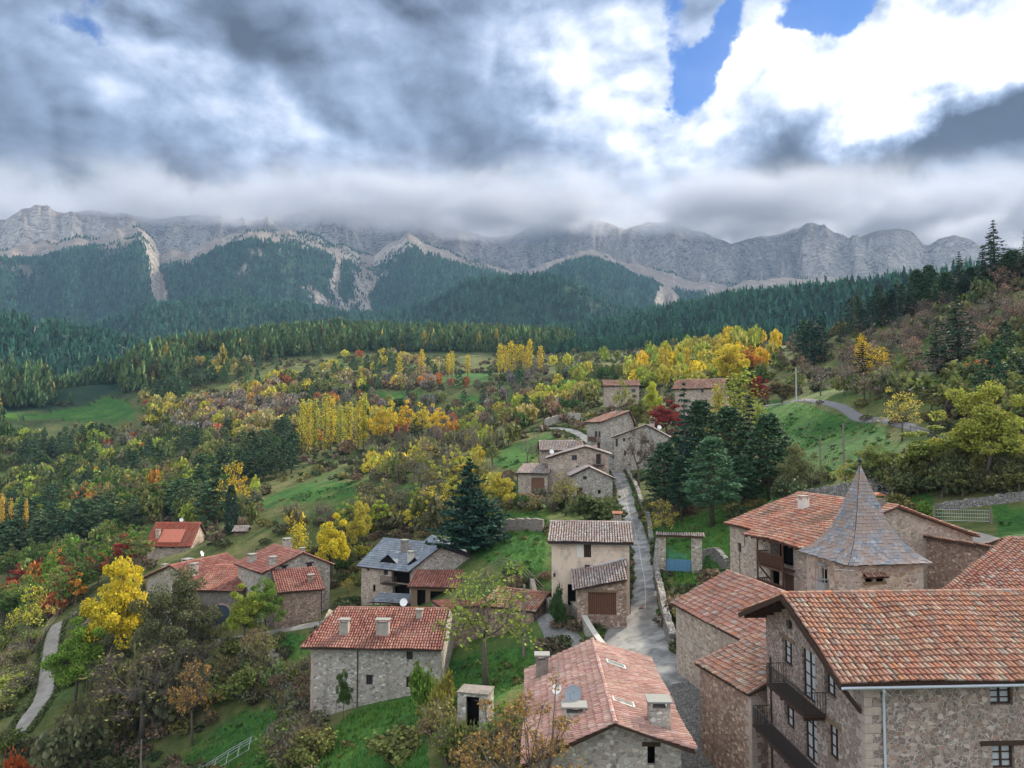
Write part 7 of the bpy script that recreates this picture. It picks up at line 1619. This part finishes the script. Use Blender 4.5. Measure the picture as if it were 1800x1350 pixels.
W3 += scatter(26000, 2300, 3500, lambda i, j, x, y, z: (RO[i, j] >= .35) & (fbm(x / 130, y / 130, 6, 3) > .12 + (np.hypot(x, y) - 2300) / 5200), (6, 12), 'pine_x', pcol2, -37, 37, .3)
stuff('pine_wood', 'dense pine wood covering the long hill in the middle distance', W1 + W2)
stuff('mountain_forest', 'dark blue-green conifer forest on the slopes under the cliffs', W3)
if items: stuff('mixed_wood', 'mixed pines and autumn trees too many to count across the valley', items)
def bcol(q): c = [(.07, .085, .035), (.10, .10, .05), (.13, .10, .065), (.05, .075, .03), (.16, .15, .05), (.17, .12, .08)][TR.integers(6)]; b = TR.uniform(.75, 1.25); return tuple(v_ * b for v_ in c)
U = scatter(8500, 130, 620, lambda i, j, x, y, z: fbm(x / 30, y / 30, 2, 3) > -.25, (.7, 2.6), lambda r: 'broad_b' if r < 190 else 'broad_f', bcol, -37, 37, .75, True, 1)
U += scatter(2600, 60, 140, lambda i, j, x, y, z: fbm(x / 14, y / 14, 2, 3) > -.1, (.5, 1.9), 'broad_b', bcol, -37, 37, .75, True, 1)
stuff('undergrowth', 'low scrub and brambles over the hillsides between the trees', U)

# grass tufts and seed heads on the near lawns
def tufts():
    n = 26000; A = np.radians(TR.uniform(-34, 20, n)); r = np.sqrt(TR.uniform(46 ** 2, 118 ** 2, n)); x, y = r * np.sin(A), r * np.cos(A); z = H(x, y); u, v = proj(x, y, z); k = np.zeros(n, bool)
    for f in FIELDS: k |= inpoly(u, v, f)
    k &= (z / r > CM[np.clip(np.searchsorted(AZ, A) - 1, 0, len(AZ) - 2), np.clip(np.searchsorted(RR, r) - 1, 0, len(RR) - 2)] - .004) & np.array([free(a, b) for a, b in zip(x, y)])
    x, y, z = x[k], y[k], z[k]; n = len(x); Vs, Fs, Cs = [], [], []; g = fbm(x / 6, y / 6, 4, 3)
    for b in range(5):
        a = TR.uniform(0, 6.28, n); h = TR.uniform(.12, .38, n) * (1 + .6 * g); w = TR.uniform(.03, .07, n); bx, by = x + TR.normal(0, .15, n), y + TR.normal(0, .15, n); dx, dy = np.cos(a), np.sin(a)
        p0 = np.stack([bx - dx * w, by - dy * w, z - .05], -1); p1 = np.stack([bx + dx * w, by + dy * w, z - .05], -1); p2 = np.stack([bx + dy * h * .5, by - dx * h * .5, z + h], -1)
        Vs.append(np.stack([p0, p1, p2], 1).reshape(-1, 3)); c = np.stack([.05 + .05 * TR.random(n) + .03 * g, .13 + .07 * TR.random(n) + .04 * g, .025 + .01 * TR.random(n)], -1); Cs.append(np.repeat(c, 3, 0))
    V_ = np.concatenate(Vs); tag(link('grass', np_mesh('grass', V_, np.arange(len(V_)).reshape(-1, 3), wood_stuff, np.clip(np.concatenate(Cs), .01, 1))), 'tufts of grass on the lawns', 'grass', kind='stuff')
tufts()
def verge():
    """weeds and grass along the edges of the street and against the walls"""
    it = []
    for c in list(street)[::1]:
        for s_ in (-1, 1):
            for _ in range(5):
                o = c[2] / 2 + TR.uniform(-.15, .7); i = int(np.argmin(np.hypot(STR[:, 0] - c[0], STR[:, 1] - c[1]))); d = STR[min(i + 1, len(STR) - 1)] - STR[max(i - 1, 0)]; d = d / np.hypot(*d)
                x, y = c[0] + s_ * d[1] * o + d[0] * TR.uniform(-.6, .6), c[1] - s_ * d[0] * o + d[1] * TR.uniform(-.6, .6); hh = TR.uniform(.15, .6); it.append(('broad_f', x, y, hz(x, y) - .08, hh, hh * TR.uniform(.5, 1.0), bcol(0) if TR.random() < .5 else (.07, .14, .03)))
    for c in lane:
        for s_ in (-1, 1): x, y = c[0] + s_ * (c[2] / 2 + .3), c[1]; it.append(('broad_f', x, y, hz(x, y) - .1, .4, .5, (.09, .12, .04)))
    n = 5200; A = np.radians(TR.uniform(-34, 34, n)); r = np.sqrt(TR.uniform(46 ** 2, 175 ** 2, n)); x, y = r * np.sin(A), r * np.cos(A); z = H(x, y); u, v = proj(x, y, z); g = fbm(x / 9, y / 9, 7, 3); k = np.zeros(n, bool)
    for f in FIELDS: k |= inpoly(u, v, f)
    for q in np.nonzero(k & (g > -.1))[0]:
        if free(x[q], y[q]): hh = TR.uniform(.12, .45); c = [(.06, .13, .03), (.10, .15, .04), (.14, .14, .05), (.045, .10, .03)][TR.integers(4)]; it.append(('broad_f', x[q], y[q], z[q] - .06, hh, hh * TR.uniform(.7, 1.6), c))
    stuff('verge_weeds', 'weeds and grass along the edges of street and lane', it)
verge()
# ---------------------------------------------------------------- haze and the cloud bank on the summits
def build_haze():
    m = bpy.data.materials.new('haze'); m.use_nodes = True; t = NT(m.node_tree); t.n.clear()
    vol = t.node('ShaderNodeVolumePrincipled'); vol.inputs['Color'].default_value = (.40, .63, 1.0, 1); vol.inputs['Density'].default_value = HAZE
    vol.inputs['Anisotropy'].default_value = .0
    t.l.new(vol.outputs[0], t.node('ShaderNodeOutputMaterial').inputs['Volume'])
    b = MB(); b.box(-12500, -12500, -1400, 12500, 12500, HAZE_TOP)
    tag(b.build('haze', m), kind='stuff')
HAZE, HAZE_TOP = 5.5e-5, 1010.0
build_haze()
def build_clouds():
    m = bpy.data.materials.new('cloud_bank'); m.use_nodes = True; t = NT(m.node_tree); t.n.clear()
    co = objco(t); sp = t.node('ShaderNodeSeparateXYZ'); t.put(sp.inputs[0], co); x, y, z = sp.outputs
    n = t.noise(t.v('MULTIPLY', co, (1, 1, 1.4)), .0026, 5, .66, .4); nb = t.noise(co, .0011, 3, .55)
    # ragged cloud base, lower over the cols
    base = t.m('MULTIPLY_ADD', nb, 260, CB)
    d = t.ss(t.m('SUBTRACT', z, base), -40, 190)
    d = t.m('MULTIPLY', d, t.ss(n, .40, .60, .12, 1)); d = t.m('MULTIPLY', d, t.ss(z, 1060, 1330, 1, 0))
    d = t.m('MULTIPLY', d, t.ss(y, 3300, 3700)); d = t.m('MULTIPLY', d, t.ss(t.m('ABSOLUTE', x), 4300, 5200, 1, 0))
    vol = t.node('ShaderNodeVolumePrincipled'); vol.inputs['Color'].default_value = (.62, .65, .72, 1); t.put(vol.inputs['Density'], t.m('MULTIPLY', d, .0085)); vol.inputs['Anisotropy'].default_value = .2
    t.l.new(vol.outputs[0], t.node('ShaderNodeOutputMaterial').inputs['Volume'])
    m.cycles.volume_step_rate = CSTEP
    b = MB(); b.box(-5200, 3300, HAZE_TOP + 3, 5200, 5300, 1700); tag(b.build('clouds', m), kind='stuff')
CB, CSTEP = 705, .15
build_clouds()
